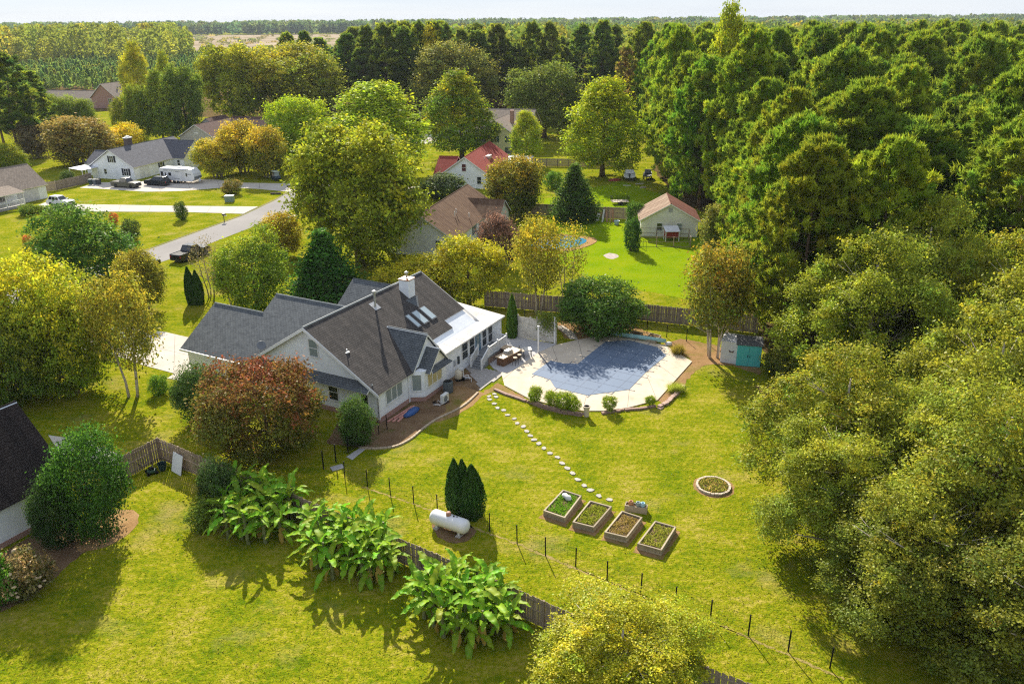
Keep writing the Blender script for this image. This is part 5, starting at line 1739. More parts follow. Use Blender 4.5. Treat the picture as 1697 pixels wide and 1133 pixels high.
# ------------------------------------------------------------------ fences
def picket_fence(name, label, pts, ht=1.85, gap=.155, width=.14, mat=None, double=False, singles=True, seed=0, group=None):
    """timber fence: posts, rails and boards; each board an object of its own when it can be picked out in the photo"""
    mat = mat or FENCE
    rg = random.Random(seed)
    root = empty(name, pts[0], 0, label, 'fence', group)
    ox, oy = pts[0]
    bm_ = MB().box(-width / 2, width / 2, -.011, .011, .03, ht).mesh('picket', mat)
    bm2 = MB().box(-width / 2, width / 2, -.011, .011, .05, ht - .04).mesh('picket', mat)
    pm = MB().box(-.05, .05, -.05, .05, -.02, ht + .03).mesh('post', mat)
    allb = MB()
    for (ax, ay), (bx, by) in zip(pts[:-1], pts[1:]):
        d = Vector((bx - ax, by - ay))
        ln = d.length
        d.normalize()
        an = math.atan2(d.y, d.x)
        nrm = Vector((-d.y, d.x))
        for zz in (.3, ht * .55, ht - .25):
            r_ = MB().box(0, ln, -.022, .022, zz - .04, zz + .04).build('rail', mat, root, loc=(ax - ox, ay - oy, 0), rz=an)
        k = 0
        while k * 2.4 <= ln:
            obj('post', pm, root, (ax - ox + d.x * k * 2.4 + nrm.x * .012, ay - oy + d.y * k * 2.4 + nrm.y * .012, 0), (0, 0, an))
            k += 1
        n = int(ln / gap)
        for i in range(n):
            s = (i + .5) * gap
            side = (1 if i % 2 else -1) * .04 if double else .04
            x, y = ax - ox + d.x * s + nrm.x * side, ay - oy + d.y * s + nrm.y * side
            if singles:
                obj('picket', bm_ if rg.random() < .6 else bm2, root, (x, y, rg.uniform(-.02, .01)), (rg.uniform(-.01, .01), rg.uniform(-.015, .015), an))
            else:
                c, s_ = math.cos(an), math.sin(an)
                h_ = ht + rg.uniform(-.05, .02)
                w2 = width / 2
                q = [(x + c * a - s_ * b, y + s_ * a + c * b) for a, b in ((-w2, -.011), (w2, -.011), (w2, .011), (-w2, .011))]
                allb.prism(q, .03, h_)
    if not singles:
        pb = allb.build('pickets', mat, root)
        pb['kind'] = 'stuff'
    return root


picket_fence('wooden_fence', 'weathered wooden fence corner beside the mower and white panel', [(-27.4, 49.0), (-25.85, 51.75), (-21.0, 48.55), (-17.5, 46.4)], 1.85, .185, .145, FENCE_WARM, seed=1)
picket_fence('wooden_fence', 'brown wooden fence running behind the banana plants to the bottom edge', [(-17.5, 46.4), (-4.4, 37.9), (2.9, 32.9), (9.0, 29.15), (13.0, 26.7)], 1.8, .165, .15, FENCE_WARM, seed=2)
picket_fence('wooden_fence', 'grey weathered board fence between the pool and the back lawn', [(-3.0, 85.0), (1, 83.9), (6, 82.5), (13, 80.3), (19, 78.2), (25, 76.0)], 1.9, .15, .145, FENCE, seed=3)
picket_fence('wooden_fence', 'shaded fence with leaning boards behind the cypress', [(-2.5, 131.5), (8, 128.3), (15.5, 126.5), (20, 125.5)], 1.9, .16, .15, FENCE_WARM, singles=False, seed=4)
picket_fence('wooden_fence', 'dark far fence below the bright yellow-green maple', [(3.0, 176), (14, 174.5), (26, 172.5)], 1.7, .16, .13, FENCE, singles=False, seed=5)
picket_fence('wooden_fence', 'grey fence between the tan roof house and the white house', [(-88.5, 152.0), (-86.5, 153.5), (-84.6, 158.5), (-84.0, 162.5)], 1.8, .16, .15, FENCE, singles=False, seed=6)
picket_fence('wooden_fence', 'far dark fence behind the brick chimney', [(-92, 198), (-83, 203), (-79, 206)], 1.9, .2, .17, FENCE, singles=False, seed=7)
picket_fence('wooden_fence', 'pale fence section beside the brown roof house', [(-17, 122), (-9, 128.5)], 1.8, .16, .15, FENCE_WARM, singles=False, seed=8)

# leaning boards, planks and sheets along the shaded fence
for i, (px_, py_, w_, h_, ang, colr, lab) in enumerate([
        (998, 368, .25, 2.0, .25, (.55, .55, .58), 'white board leaning on the shaded fence, left'), (1006, 368, .22, 1.9, -.1, (.36, .20, .12), 'first brown plank leaning on the shaded fence'),
        (1011, 369, .2, 2.1, .12, (.40, .23, .14), 'second brown plank leaning on the shaded fence'), (1016, 368, .22, 2.0, -.06, (.33, .18, .10), 'third brown plank leaning on the shaded fence'),
        (990, 366, .5, 1.2, .3, (.60, .60, .62), 'wide white sheet leaning near the cypress'), (1037, 370, .2, 1.9, .55, (.58, .56, .54), 'pale plank leaning toward the round bush')]):
    o = MB().box(-w_ / 2, w_ / 2, -.03, .03, 0, h_).build('leaning_board', plain('board_%d' % i, colr, .7), loc=(*G(px_, py_), 0))
    o.rotation_euler = (R(-12), ang * .6, 0)
    tag(o, lab, 'board', 'boards leaning on the shaded fence')
tub = MB().lathe([(.34, 0), (.42, .55), (.44, .6), (.38, .58), (.32, .1)], 14).build('plastic_tub', plain('blue_grey_plastic', (.42, .52, .62), .5), loc=(*G(1022, 372), 0))
tag(tub, 'pale blue tub at the foot of the shaded fence', 'tub')

# black steel post-and-wire fence round the yard
def wire_fence(label, px_list, gate=None):
    pts = [G(*p) for p in px_list]
    root = empty('wire_fence', pts[0], 0, label, 'fence')
    ox, oy = pts[0]
    pm = MB().box(-.028, .028, -.028, .028, -.05, 1.30).box(-.036, .036, -.036, .036, 1.30, 1.33).mesh('post', BLACK)
    for p in pts:
        obj('post', pm, root, (p[0] - ox, p[1] - oy, 0), (rs2.uniform(-.015, .015), rs2.uniform(-.015, .015), .5))
    mb = MB()
    for a, b in zip(pts[:-1], pts[1:]):
        for zz in (.06, .35, .65, .95, 1.22):
            mb.tube([(a[0] - ox, a[1] - oy, zz), (b[0] - ox, b[1] - oy, zz)], .004, 3, cap=False)
        n = 14
        for i in range(1, n):
            t = i / n
            x, y = a[0] + (b[0] - a[0]) * t - ox, a[1] + (b[1] - a[1]) * t - oy
            mb.tube([(x, y, .05), (x, y, 1.22)], .0025, 3, cap=False)
    mb.build('wire_mesh', BLACK, root)
    return root


rs2 = random.Random(8)
wire_fence('black wire fence with slim posts crossing the lawn past the gas tank', [(571.6, 792), (609, 805.6), (647, 819.5), (685.7, 833.5), (725, 848), (768, 863), (811.3, 880), (857, 900), (904, 920.5), (954, 938.5), (1006, 961), (1062, 982), (1119, 1005), (1177, 1027), (1240, 1052.5), (1306, 1079), (1375, 1107)])
wire_fence('black wire fence behind the pool below the board fence', [(870, 533), (908, 537), (947, 541), (990, 546), (1031, 549), (1072, 552), (1104.7, 559), (1137.6, 565.5), (1172, 570), (1210, 575)])
wire_fence('short black fence between house corner and banana plants', [(641.7, 712), (628, 720), (597, 739.4)])
gate = empty('garden_gate', G(597, 739.4), 0, 'open black metal gate in the shade by the house corner', 'gate')
gp = [Vector((*G(*p), 0)) - Vector(gate.location) for p in ((597, 739.4), (577, 751))]
mb = MB()
for q in gp:
    mb.box(q.x - .035, q.x + .035, q.y - .035, q.y + .035, -.02, 1.45)
for zz in (.15, .75, 1.3):
    mb.tube([gp[0] + Vector((0, 0, zz)), gp[1] + Vector((0, 0, zz))], .018, 5)
for i in range(1, 12):
    q = gp[0].lerp(gp[1], i / 12)
    mb.tube([q + Vector((0, 0, .15)), q + Vector((0, 0, 1.3))], .008, 4)
mb.build('frame', BLACK, gate)
for p in ((557, 766), (536.4, 777)):
    o = MB().box(-.04, .04, -.04, .04, -.02, 1.5).build('fence_post', BLACK, loc=(*G(*p), 0))
    tag(o, 'black post in the shade beside the gate path', 'post', 'posts by the gate')
slab_o = MB().box(-.45, .45, -.3, .3, 0, .06).build('stone_slab', plain('grey_slab', (.36, .35, .34), .9, .2, 3), loc=(*G(559, 775), 0), rz=.5)
tag(slab_o, 'flat grey slab at the gate path end', 'slab')
sheet('gate_path', px_poly([(574, 757), (598, 741), (606, 744), (584, 762)]), .018, PATIO)

# curved timber edging of the bed
ed = MB()
pts = [Vector((*G(*p), 0)) for p in bed_edge_px]
sm = []
for i in range(len(pts) - 1):
    for k in range(5):
        t = k / 5
        p0, p1, p2, p3 = pts[max(0, i - 1)], pts[i], pts[i + 1], pts[min(len(pts) - 1, i + 2)]
        sm.append(.5 * ((2 * p1) + (-p0 + p2) * t + (2 * p0 - 5 * p1 + 4 * p2 - p3) * t * t + (-p0 + 3 * p1 - 3 * p2 + p3) * t ** 3))
sm.append(pts[-1])
edging = empty('bed_edging', sm[0], 0, 'curved pale stone edging between mulch bed and lawn', 'edging')
for i in range(len(sm) - 1):
    a, b = sm[i] - sm[0], sm[i + 1] - sm[0]
    d = b - a
    an = math.atan2(d.y, d.x)
    MB().box(.008, d.length - .008, -.09, .09, -.02, .12).build('edging_stone', plain('edging_tan', (.42, .33, .23), .9, .25, 4, bmp=.01), edging, loc=a, rz=an, bevel=.02)

# ------------------------------------------------------------------ pool
pool = empty('pool_cover', G(990, 612), 0, 'blue safety cover stretched over the swimming pool', 'pool cover')
cover_px = [(881.5, 619.5), (912.3, 597.3), (935, 602), (957.9, 602.6), (966.4, 595.2), (1002.4, 566.5), (1040.6, 563.3), (1089.4, 575), (1104.2, 588.8), (1070.3, 616.4), (1042.7, 645), (972.7, 654.6), (919.7, 641.8), (911.2, 628)]
cov = [(x - pool.location.x, y - pool.location.y) for x, y in px_poly(cover_px, .1)]
COVER = plain('cover_mesh', (.125, .17, .25), .8, .06, .4, bmp=.01)
MB().prism(cov if sum(cov[i][0] * cov[(i + 1) % len(cov)][1] - cov[(i + 1) % len(cov)][0] * cov[i][1] for i in range(len(cov))) > 0 else cov[::-1], .085, .105).build('cover_sheet', COVER, pool)
STRAP = plain('cover_strap', (.085, .12, .19), .7)
azp = R(31)
pu, pw = Vector((math.sin(azp), math.cos(azp))), Vector((math.cos(azp), -math.sin(azp)))
BRASS = plain('brass_anchor', (.35, .2, .12), .5)


def cut(dirv, nrmv, off):
    """crossings of the line (offset off along nrmv) with the outline"""
    xs = []
    for i in range(len(cov)):
        a, b = Vector(cov[i]), Vector(cov[(i + 1) % len(cov)])
        da, db = a.dot(nrmv) - off, b.dot(nrmv) - off
        if da * db < 0:
            q = a.lerp(b, da / (da - db))
            xs.append(q.dot(dirv))
    return sorted(xs)


for dv, nv in ((pu, pw), (pw, pu)):
    for k in range(-6, 7):
        xs = cut(dv, nv, k * 1.52 + .3)
        for i in range(0, len(xs) - 1, 2):
            a = dv * (xs[i] - .55) + nv * (k * 1.52 + .3)
            b = dv * (xs[i + 1] + .55) + nv * (k * 1.52 + .3)
            zoff = .111 if dv is pu else .1135
            p4 = [a + nv * .03, a - nv * .03, b - nv * .03, b + nv * .03]
            st = MB().prism([(q.x, q.y) for q in p4][:: (1 if dv is pw else -1)], zoff - .004, zoff).build('strap', STRAP, pool)
            for e_ in (a, b):
                MB().lathe([(.05, .08), (.05, .105), (.03, .115)], 8, (e_.x, e_.y, 0)).build('anchor', BRASS, pool)
# water feature of the neighbour: blue pool behind the yellow trees
np_ = empty('neighbour_pool', G(918, 402), 0, 'blue neighbour pool seen through the yellow trees', 'pool')
qo = [(4.6 * math.cos(a) * (1 + .15 * math.sin(2 * a)), 3.6 * math.sin(a)) for a in np.linspace(0, 6.283, 25)[:-1]]
MB().prism([(x * 1.32, y * 1.32) for x, y in qo], 0, .06).build('coping', STRAW, np_)
MB().prism(qo, .05, .075).build('water', glass('pool_water', (.05, .26, .42), .08), np_)

# retaining wall of concrete blocks round the deck
rb = random.Random(21)
WALLB = plain('red_brown_block', (.30, .19, .15), .9, .3, 5, bmp=.02)


def block_wall(label, px_list, courses, bl=.40, h=.16, dep=.26, mat=None, rough=.02):
    pts = [Vector((*G(*p), 0)) for p in px_list]
    root = empty('block_wall', pts[0], 0, label, 'wall')
    meshes = []
    for v in range(3):
        m_ = MB().box(-bl / 2 + .008, bl / 2 - .008, -dep / 2, dep / 2, 0, h - .006)
        for j, q in enumerate(m_.v):
            m_.v[j] = (q[0] + rb.uniform(-.012, .012), q[1] + rb.uniform(-.02, .02), q[2] + rb.uniform(-.006, .006))
        meshes.append(m_.mesh('block', mat or WALLB))
    for cidx in range(courses):
        carry = .5 * bl * (cidx % 2)
        for a, b in zip(pts[:-1], pts[1:]):
            d = b - a
            ln = d.length
            an = math.atan2(d.y, d.x)
            s = carry
            while s < ln:
                q = a + d * (s / ln) - pts[0]
                obj('block', meshes[rb.randrange(3)], root, (q.x + rb.uniform(-rough, rough), q.y + rb.uniform(-rough, rough), cidx * h), (0, 0, an + rb.uniform(-.05, .05)))
                s += bl
            carry = s - ln
    return root


block_wall('low red-brown block edging left of the grass clumps', [(822, 647), (838, 654), (856, 660), (874, 666)], 1)
block_wall('curved red-brown block wall below the grass clumps', [(877, 667), (900, 676), (930, 684), (968, 690)], 2)
block_wall('tumbled block edging right of the beige urn', [(1001, 685), (1020, 682), (1036, 680), (1062, 678), (1090, 673)], 1, rough=.05)
block_wall('stacked flat stones at the right deck corner', [(1093, 676), (1104, 669), (1114, 660), (1124, 650), (1132, 640)], 2, .45, .10, .35, plain('flat_stone', (.40, .27, .21), .9, .3, 5, bmp=.02), .07)
urn = empty('garden_urn', (*G(972, 690), 0), 0, 'tall beige urn at the front deck edge', 'urn')
UR = plain('beige_clay', (.62, .52, .40), .7, .1)
MB().lathe([(.19, 0), (.22, .12), (.21, .5), (.26, .86), (.28, .92), (.24, .92), (.20, .6)], 16).build('body', UR, urn, True)
MB().lathe([(.30, .90), (.30, .95), (.24, .955), (.24, .90)], 16).build('rim', UR, urn, True)

# solar-cover reel beside the pool
reel = empty('cover_reel', G(1052, 562), 0, 'long pale teal cover roll on a reel behind the pool', 'reel')
ra, rb_ = Vector((*G(1004, 556), .38)) - Vector(reel.location), Vector((*G(1103, 571), .38)) - Vector(reel.location)
MB().tube([ra, ra.lerp(rb_, .3), ra.lerp(rb_, .7), rb_], [.20, .215, .215, .20], 14).build('roll', plain('teal_sheet', (.30, .52, .50), .6, .15, 2), reel, True)
for q in (ra, rb_):
    MB().tube([q + Vector((0, -.3, -.36)), q], .03, 6).tube([q + Vector((0, .3, -.36)), q], .03, 6).build('stand', TRIM, reel)
MB().lathe([(.28, 0), (.34, .1), (.3, .25), (.1, .34)], 9).build('folded_cloth', plain('white_cloth', (.62, .60, .58), .8), reel, True, loc=(rb_.x + .3, rb_.y - .1, 0))

# screen wall of pale boards with vine, and white posts
scr = empty('pool_screen', G(890, 566), 0, 'peeling white board screen with climbing vine by the patio', 'screen')
sa_, sb_ = Vector((*G(858, 560), 0)), Vector((*G(921, 570), 0))
dd = sb_ - sa_
an = math.atan2(dd.y, dd.x)
PEEL = plain('peeling_white_paint', (.62, .58, .50), .8, .2, 3, dirt=(.28, .22, .16))
nb = 22
for i in range(nb):
    q = sa_.lerp(sb_, (i + .5) / nb) - Vector(scr.location)
    MB().box(-dd.length / nb / 2 + .006, dd.length / nb / 2 - .006, -.015, .015, .1, 2.35 + (.12 if i % 7 == 0 else 0)).build('board', PEEL, scr, loc=q, rz=an)
for t in (0, .5, 1):
    q = sa_.lerp(sb_, t) - Vector(scr.location)
    MB().box(-.06, .06, .02, .14, 0, 2.5).build('post', PEEL, scr, loc=q, rz=an)
for zz in (.4, 1.9):
    MB().box(0, dd.length, .017, .06, zz, zz + .09).build('rail', PEEL, scr, loc=sa_ - Vector(scr.location), rz=an)
rgv = np.random.default_rng(31)
nv_ = 2600
tt = np.clip(rgv.normal(.78, .13, nv_), 0, 1.02)
zz_ = np.clip(rgv.normal(2.2, .55, nv_), .05, 3.1)
c_ = np.stack([sa_.x + dd.x * tt, sa_.y + dd.y * tt, zz_], 1) + rgv.normal(size=(nv_, 3)) * [.08, .16, .05] - np.array(scr.location)
vn = obj('vine_leaves', leaf_mesh('vine_leaves', c_, rgv.normal(size=(nv_, 3)) + [0, -.6, .5], rgv.uniform(.08, .17, nv_), tints(rgv, nv_), rgv.uniform(-.2, .6, nv_), LEAF, .7, 5), scr)
vn.color = (.05, .08, .012, 1)
vn['tip'] = [.13, .11, .02]
for (bx, by, ty, lab) in ((892, 585, 541, 'taller slim white post at the patio corner'), (919, 570, 526, 'white post at the end of the board screen')):
    o = MB().box(-.07, .07, -.07, .07, 0, height_at(bx, by, bx, ty)).box(-.10, .10, -.10, .10, height_at(bx, by, bx, ty), height_at(bx, by, bx, ty) + .05).build('white_post', TRIM, loc=(*G(bx, by), 0))
    tag(o, lab, 'post', 'white patio posts')

# raised timber beds behind the pool
def timber_bed(label, corners_px, top, fill, group, boards=2, wall=.10, level=.06):
    cs = [Vector((*G(x, y, top), 0)) for x, y in corners_px]
    c0 = sum(cs, Vector()) / 4
    e = empty('raised_bed', c0, 0, label, 'planter', group)
    ar = sum((cs[i].x * cs[(i + 1) % 4].y - cs[(i + 1) % 4].x * cs[i].y) for i in range(4))
    if ar < 0:
        cs = cs[::-1]
    loc_ = [c - c0 for c in cs]
    hgt = top / boards
    for i in range(4):
        a, b = loc_[i], loc_[(i + 1) % 4]
        d = b - a
        an_ = math.atan2(d.y, d.x)
        ln = d.length
        for k in range(boards):
            s0 = 0 if (i + k) % 2 else wall
            s1 = ln if (i + k) % 2 else ln - wall
            MB().box(s0, s1, .0, wall - .006, k * hgt + .004, (k + 1) * hgt - .004).build('board', TIMBER, e, loc=a, rz=an_, bevel=.008)
    ins = [p * (1 - wall * 1.6 / max(.3, p.length)) for p in loc_]
    MB().prism([(p.x, p.y) for p in ins], 0, top - level).build('soil', fill, e)
    return e, ins, top - level


SOIL_D = ground_mat('bed_soil', [(.3, (.09, .055, .03)), (.7, (.22, .15, .085))], scale=1.5, fine=12, bmp=.05)
timber_bed('small timber bed right of the magnolia, nearer the board fence', [(1040, 555), (1050, 547), (1066, 551), (1058, 560)], .35, SOIL_D, 'timber beds behind the pool')
timber_bed('small timber bed at the end of the teal cover roll', [(1068, 561), (1078, 551), (1096, 555), (1087, 566)], .35, SOIL_D, 'timber beds behind the pool')

# the four vegetable beds on the lawn
def weeds(parent, ins, z, n, seed, col, tip, hgt=.16):
    rg = np.random.default_rng(seed)
    P_ = np.array([[p.x, p.y] for p in ins])
    a, b = rg.uniform(0.04, .96, n), rg.uniform(.04, .96, n)
    keep = rg.uniform(0, 1, n) < .55 + .45 * np.sin(a * 9 + seed) * np.cos(b * 7)
    a, b = a[keep], b[keep]
    n = len(a)
    xy = (P_[0] * ((1 - a) * (1 - b))[:, None] + P_[1] * (a * (1 - b))[:, None] + P_[2] * (a * b)[:, None] + P_[3] * ((1 - a) * b)[:, None])
    c = np.concatenate([xy, np.full((n, 1), z)], 1)
    d = rg.normal(size=(n, 3)) * [.6, .6, .3] + [0, 0, .7]
    o = obj('weeds', leaf_mesh('weeds', c, rg.normal(size=(n, 3)) + [0, 0, .6], hgt * rg.uniform(.5, 1.3, n), tints(rg, n), rg.uniform(-.3, .7, n), LEAF, .35, seed, True, d), parent)
    o.color = (*col, 1)
    o['tip'] = list(tip)
    o['kind'] = 'stuff'
    return o


beds = [([(900.3, 845.2), (932.9, 810.4), (964.2, 820.5), (936.2, 857.5)], 'raised vegetable bed with white cloth bundle, leftmost of four', (.05, .11, .008), (.10, .14, .012)),
        ([(948.5, 864.2), (977.7, 828.4), (1014.2, 838.5), (984.4, 873.2)], 'raised vegetable bed full of grass, second from the left of four', (.08, .10, .010), (.17, .15, .03)),
        ([(1001.2, 881), (1030.4, 845.2), (1065, 856.4), (1039.3, 890)], 'raised bed with dry brown soil, beside the flower box', (.09, .07, .02), (.20, .14, .06)),
        ([(1056, 900), (1085.3, 862), (1121, 872), (1096.5, 911.3)], 'raised vegetable bed with sparse grass, rightmost of four', (.085, .10, .012), (.18, .15, .04))]
for i, (cp, lab, c1, c2) in enumerate(beds):
    e, ins, zt = timber_bed(lab, cp, .42, SOIL_D, 'vegetable beds on the lawn', 3, .11, .10)
    weeds(e, ins, zt, (2600, 3000, 1500, 2400)[i], 40 + i, c1, c2)
    # trodden ground round each bed
    cs = [Vector((*G(x, y, .42), 0)) for x, y in cp]
    c0 = sum(cs, Vector()) / 4
    sheet('soil_patch', ragged([((p.x - c0.x) * 1.22 + c0.x, (p.y - c0.y) * 1.16 + c0.y - .12) for p in cs], .25, .06, 60 + i), .0085 + i * .0006, SOIL)
cl = MB().lathe([(.12, -.35), (.2, -.2), (.17, 0), (.22, .2), (.12, .38), (.02, .45)], 10)
cl_o = cl.build('cloth_bundle', plain('white_cloth', (.62, .60, .58), .8), None, True, loc=(*G(939, 822, .5), .46))
cl_o.rotation_euler = (R(90), 0, R(35))
tag(cl_o, 'white cloth bundle lying in the leftmost raised bed', 'bundle')
fb = empty('flower_box', G(1054, 846), R(-17), 'small timber flower box with pots behind the third bed', 'planter')
for x0, x1, y0, y1 in ((-.72, .72, -.25, -.19), (-.72, .72, .19, .25), (-.72, -.66, -.184, .184), (.66, .72, -.184, .184)):
    MB().box(x0, x1, y0, y1, 0, .45).build('board', TIMBER, fb)
MB().box(-.655, .655, -.185, .185, .02, .36).build('soil', SOIL_D, fb)
for i, (x, colr, lab) in enumerate(((.42, (.32, .50, .58), 'round pale blue pot in the flower box'), (.12, (.25, .32, .30), 'green glazed pot in the middle of the flower box'), (-.35, (.45, .22, .10), 'small terracotta pot at the end of the flower box'))):
    q = local(fb, x, 0)
    o = MB().lathe([(.10, 0), (.17, .1), (.19, .22), (.13, .3), (.15, .33), (.1, .31), (.08, .2)], 14).build('flower_pot', plain('pot_%d' % i, colr, .3), None, True, loc=(q[0], q[1], .36))
    tag(o, lab, 'pot', 'pots in the flower box')

# round stone bed
ring = empty('stone_ring_bed', G(1182, 806), 0, 'round bed edged with pale stones on the right lawn', 'flower bed')
blk = MB().box(-.115, .115, -.075, .075, 0, .16)
bl_me = blk.mesh('edging_stone', plain('pale_ring_stone', (.52, .43, .33), .9, .3, 6, bmp=.015))
RR = 1.10
nbk = 27
for i in range(nbk):
    a = 2 * math.pi * i / nbk
    obj('edging_stone', bl_me, ring, (RR * math.cos(a), RR * math.sin(a), rb.uniform(-.02, .01)), (rb.uniform(-.05, .05), rb.uniform(-.05, .05), a + R(90) + rb.uniform(-.08, .08)))
MB().lathe([(1.02, 0), (1.02, .07), (.6, .11), (.02, .13)], 24).build('soil', SOIL_D, ring)
rg = np.random.default_rng(44)
nr_ = 900
aa, rr_ = rg.uniform(0, 6.28, nr_), np.sqrt(rg.uniform(0, 1, nr_)) * .95
o = obj('weeds', leaf_mesh('weeds', np.stack([rr_ * np.cos(aa), rr_ * np.sin(aa), np.full(nr_, .10)], 1), rg.normal(size=(nr_, 3)) + [0, 0, .6], rg.uniform(.08, .26, nr_), tints(rg, nr_), rg.uniform(-.2, .9, nr_), LEAF, .4, 4, True,
        rg.normal(size=(nr_, 3)) * [.6, .6, .3] + [0, 0, .7]), ring)
o.color = (.07, .09, .012, 1)
o['tip'] = [.2, .13, .05]
sheet('soil_patch', ragged([(ring.location.x + 1.42 * math.cos(a), ring.location.y - .05 + 1.36 * math.sin(a)) for a in np.linspace(0, 6.283, 20)[:-1]], .2, .07, 70), .0088, SOIL)

# stepping stones
st_px = [(810.6, 657), (811.5, 662), (819, 653), (822, 658), (819, 669), (824.7, 676), (835, 680), (841, 688), (852.5, 694), (857, 701.6), (867.4, 707), (873, 714.5), (879, 722), (884.7, 729), (893, 735), (901.5, 742.7), (911, 751),
         (924, 758), (931.8, 767.7), (940, 776), (949.4, 784.7), (957.3, 794.7), (968.3, 804.4), (978.5, 812.3), (992, 821.6), (1010.6, 828.4)]
STONE = plain('pale_step_stone', (.38, .35, .31), .9, .22, 4, bmp=.01)
for i, p in enumerate(st_px):
    n = rb.choice((5, 6, 7))
    poly = [(.27 * rb.uniform(.75, 1.15) * math.cos(2 * math.pi * k / n), .21 * rb.uniform(.75, 1.15) * math.sin(2 * math.pi * k / n)) for k in range(n)]
    o = MB().prism(poly, -.02, .055).build('stepping_stone', STONE, None, loc=(*G(*p), 0), rz=rb.uniform(0, 3), bevel=.012)
    tag(o, 'pale irregular stepping stone in the line from the patio to the raised beds', 'stone', 'stepping stones across the lawn')

# ------------------------------------------------------------------ gas tank
ta, tb = Vector((*G(716, 868), 0)), Vector((*G(776, 889), 0))
td_ = tb - ta
tank = empty('gas_tank', (ta + tb) / 2, math.atan2(td_.y, td_.x), 'white horizontal propane tank on feet beside the arborvitae', 'tank')
TW = plain('tank_paint', (.74, .74, .74), .35, .04, 2, dirt=(.55, .50, .45))
hl = 1.42
prof = []
for i in range(9):
    a = math.pi / 2 * i / 8
    prof.append((.48 * math.sin(a) if i else .02, -hl + .34 - .34 * math.cos(a)))
prof += [(r, -z) for r, z in prof[::-1]]
body = MB().lathe(prof, 28)
for j, q in enumerate(body.v):
    body.v[j] = (q[2], q[1], q[0] + .66)
body.f = [f[::-1] for f in body.f]
body.build('shell', TW, tank, True)
MB().lathe([(.17, 1.10), (.17, 1.27), (.14, 1.33), (.02, 1.35)], 14, (-.05, 0, 0)).build('valve_cover', plain('rust_brown', (.36, .18, .12), .6), tank, True)
for x in (-.85, .85):
    mb = MB()
    for y in (-.25, .25):
        mb.box(x - .07, x + .07, y - .05, y + .05, .08, .35)
    mb.build('foot', TW, tank)
    MB().box(x - .16, x + .16, -.45, .45, 0, .08).build('footing', plain('footing_block', (.42, .40, .38), .9), tank)
MB().tube([(.35, 0, 1.13), (.35, 0, 1.22)], .05, 8).tube([(.55, .05, 1.11), (.55, .05, 1.20)], .035, 8).build('fitting', BLACK, tank)

# ------------------------------------------------------------------ banana plants: each leaf its own piece
def banana_leaf(seed):
    rg = random.Random(seed)
    v, f = [], []
    n = 17
    for i in range(n):
        t = i / (n - 1)
        w = .29 * math.sin(math.pi * min(1, (t * .93 + .05))) ** .55 * (1 if t < .97 else .2)
        if t < .12:
            w *= t / .12
        x = 1.75 * t
        z = .85 * t - (1.02 + .2 * rg.random()) * t * t
        for s, dz in ((-1, .09), (0, -.02), (1, .09)):
            tear = (rg.uniform(.86, 1.0) if rg.random() < .7 else rg.uniform(.45, .75)) if s else 1
            v.append((x - abs(s) * .05 * rg.random(), s * w * tear, z + dz * w * 4 * (abs(s)) * (.6 + .5 * rg.random())))
    for i in range(n - 1):
        for k in (0, 1):
            a = i * 3 + k
            f.append((a, a + 3, a + 4, a + 1))
    me = bpy.data.meshes.new('leaf')
    me.from_pydata(v, [], f)
    a = me.color_attributes.new('tint', 'FLOAT_COLOR', 'POINT')
    col = []
    for i in range(n):
        for k in (0, 1, 2):
            b = 1.35 if k == 1 else 1 + rg.uniform(-.1, .1)
            col += [b, b, b, rg.uniform(0, .3) + (.35 if i == n - 1 else 0)]
    a.data.foreach_set('color', col)
    me.materials.append(BANANA)
    me.polygons.foreach_set('use_smooth', [True] * len(me.polygons))
    return me


BANANA = foliage_mat('banana_leaf', .42, .01, .45)
BLEAF = [banana_leaf(s) for s in range(5)]
STEMM = plain('banana_stem', (.16, .17, .06), .7, .35, 3)
rbn = random.Random(15)


def banana(x, y, ht, label, group, n):
    e = empty('banana_plant', (x, y), rbn.uniform(0, 6.28), label, 'plant', group)
    MB().tube([(0, 0, -.03), (.03, .02, ht * .5), (.02, .05, ht)], [.13, .11, .06], 8).build('stem', STEMM, e)
    for k in range(n):
        o = obj('leaf', BLEAF[rbn.randrange(5)], e, (0, 0, ht * (1 - .06 * k)), (rbn.uniform(-.3, .3), -R(rbn.uniform(10, 66) - k * 5.5), k * 2.4 + rbn.uniform(-.3, .3)))
        s = rbn.uniform(.62, .95)
        o.scale = (s, s * rbn.uniform(.75, 1.0), s)
        o.color = (.040 + rbn.uniform(-.012, .020), .092 + rbn.uniform(-.022, .028), .005, 1)
        o['tip'] = [.16, .15, .02]
    for k in range(2):
        o = obj('dead_leaf', BLEAF[rbn.randrange(5)], e, (0, 0, ht * .6), (rbn.uniform(-.3, .3), R(62), rbn.uniform(0, 6.28)), (.65, .6, .65))
        o.color = (.13, .09, .02, 1)
        o['tip'] = [.16, .1, .04]
    return e


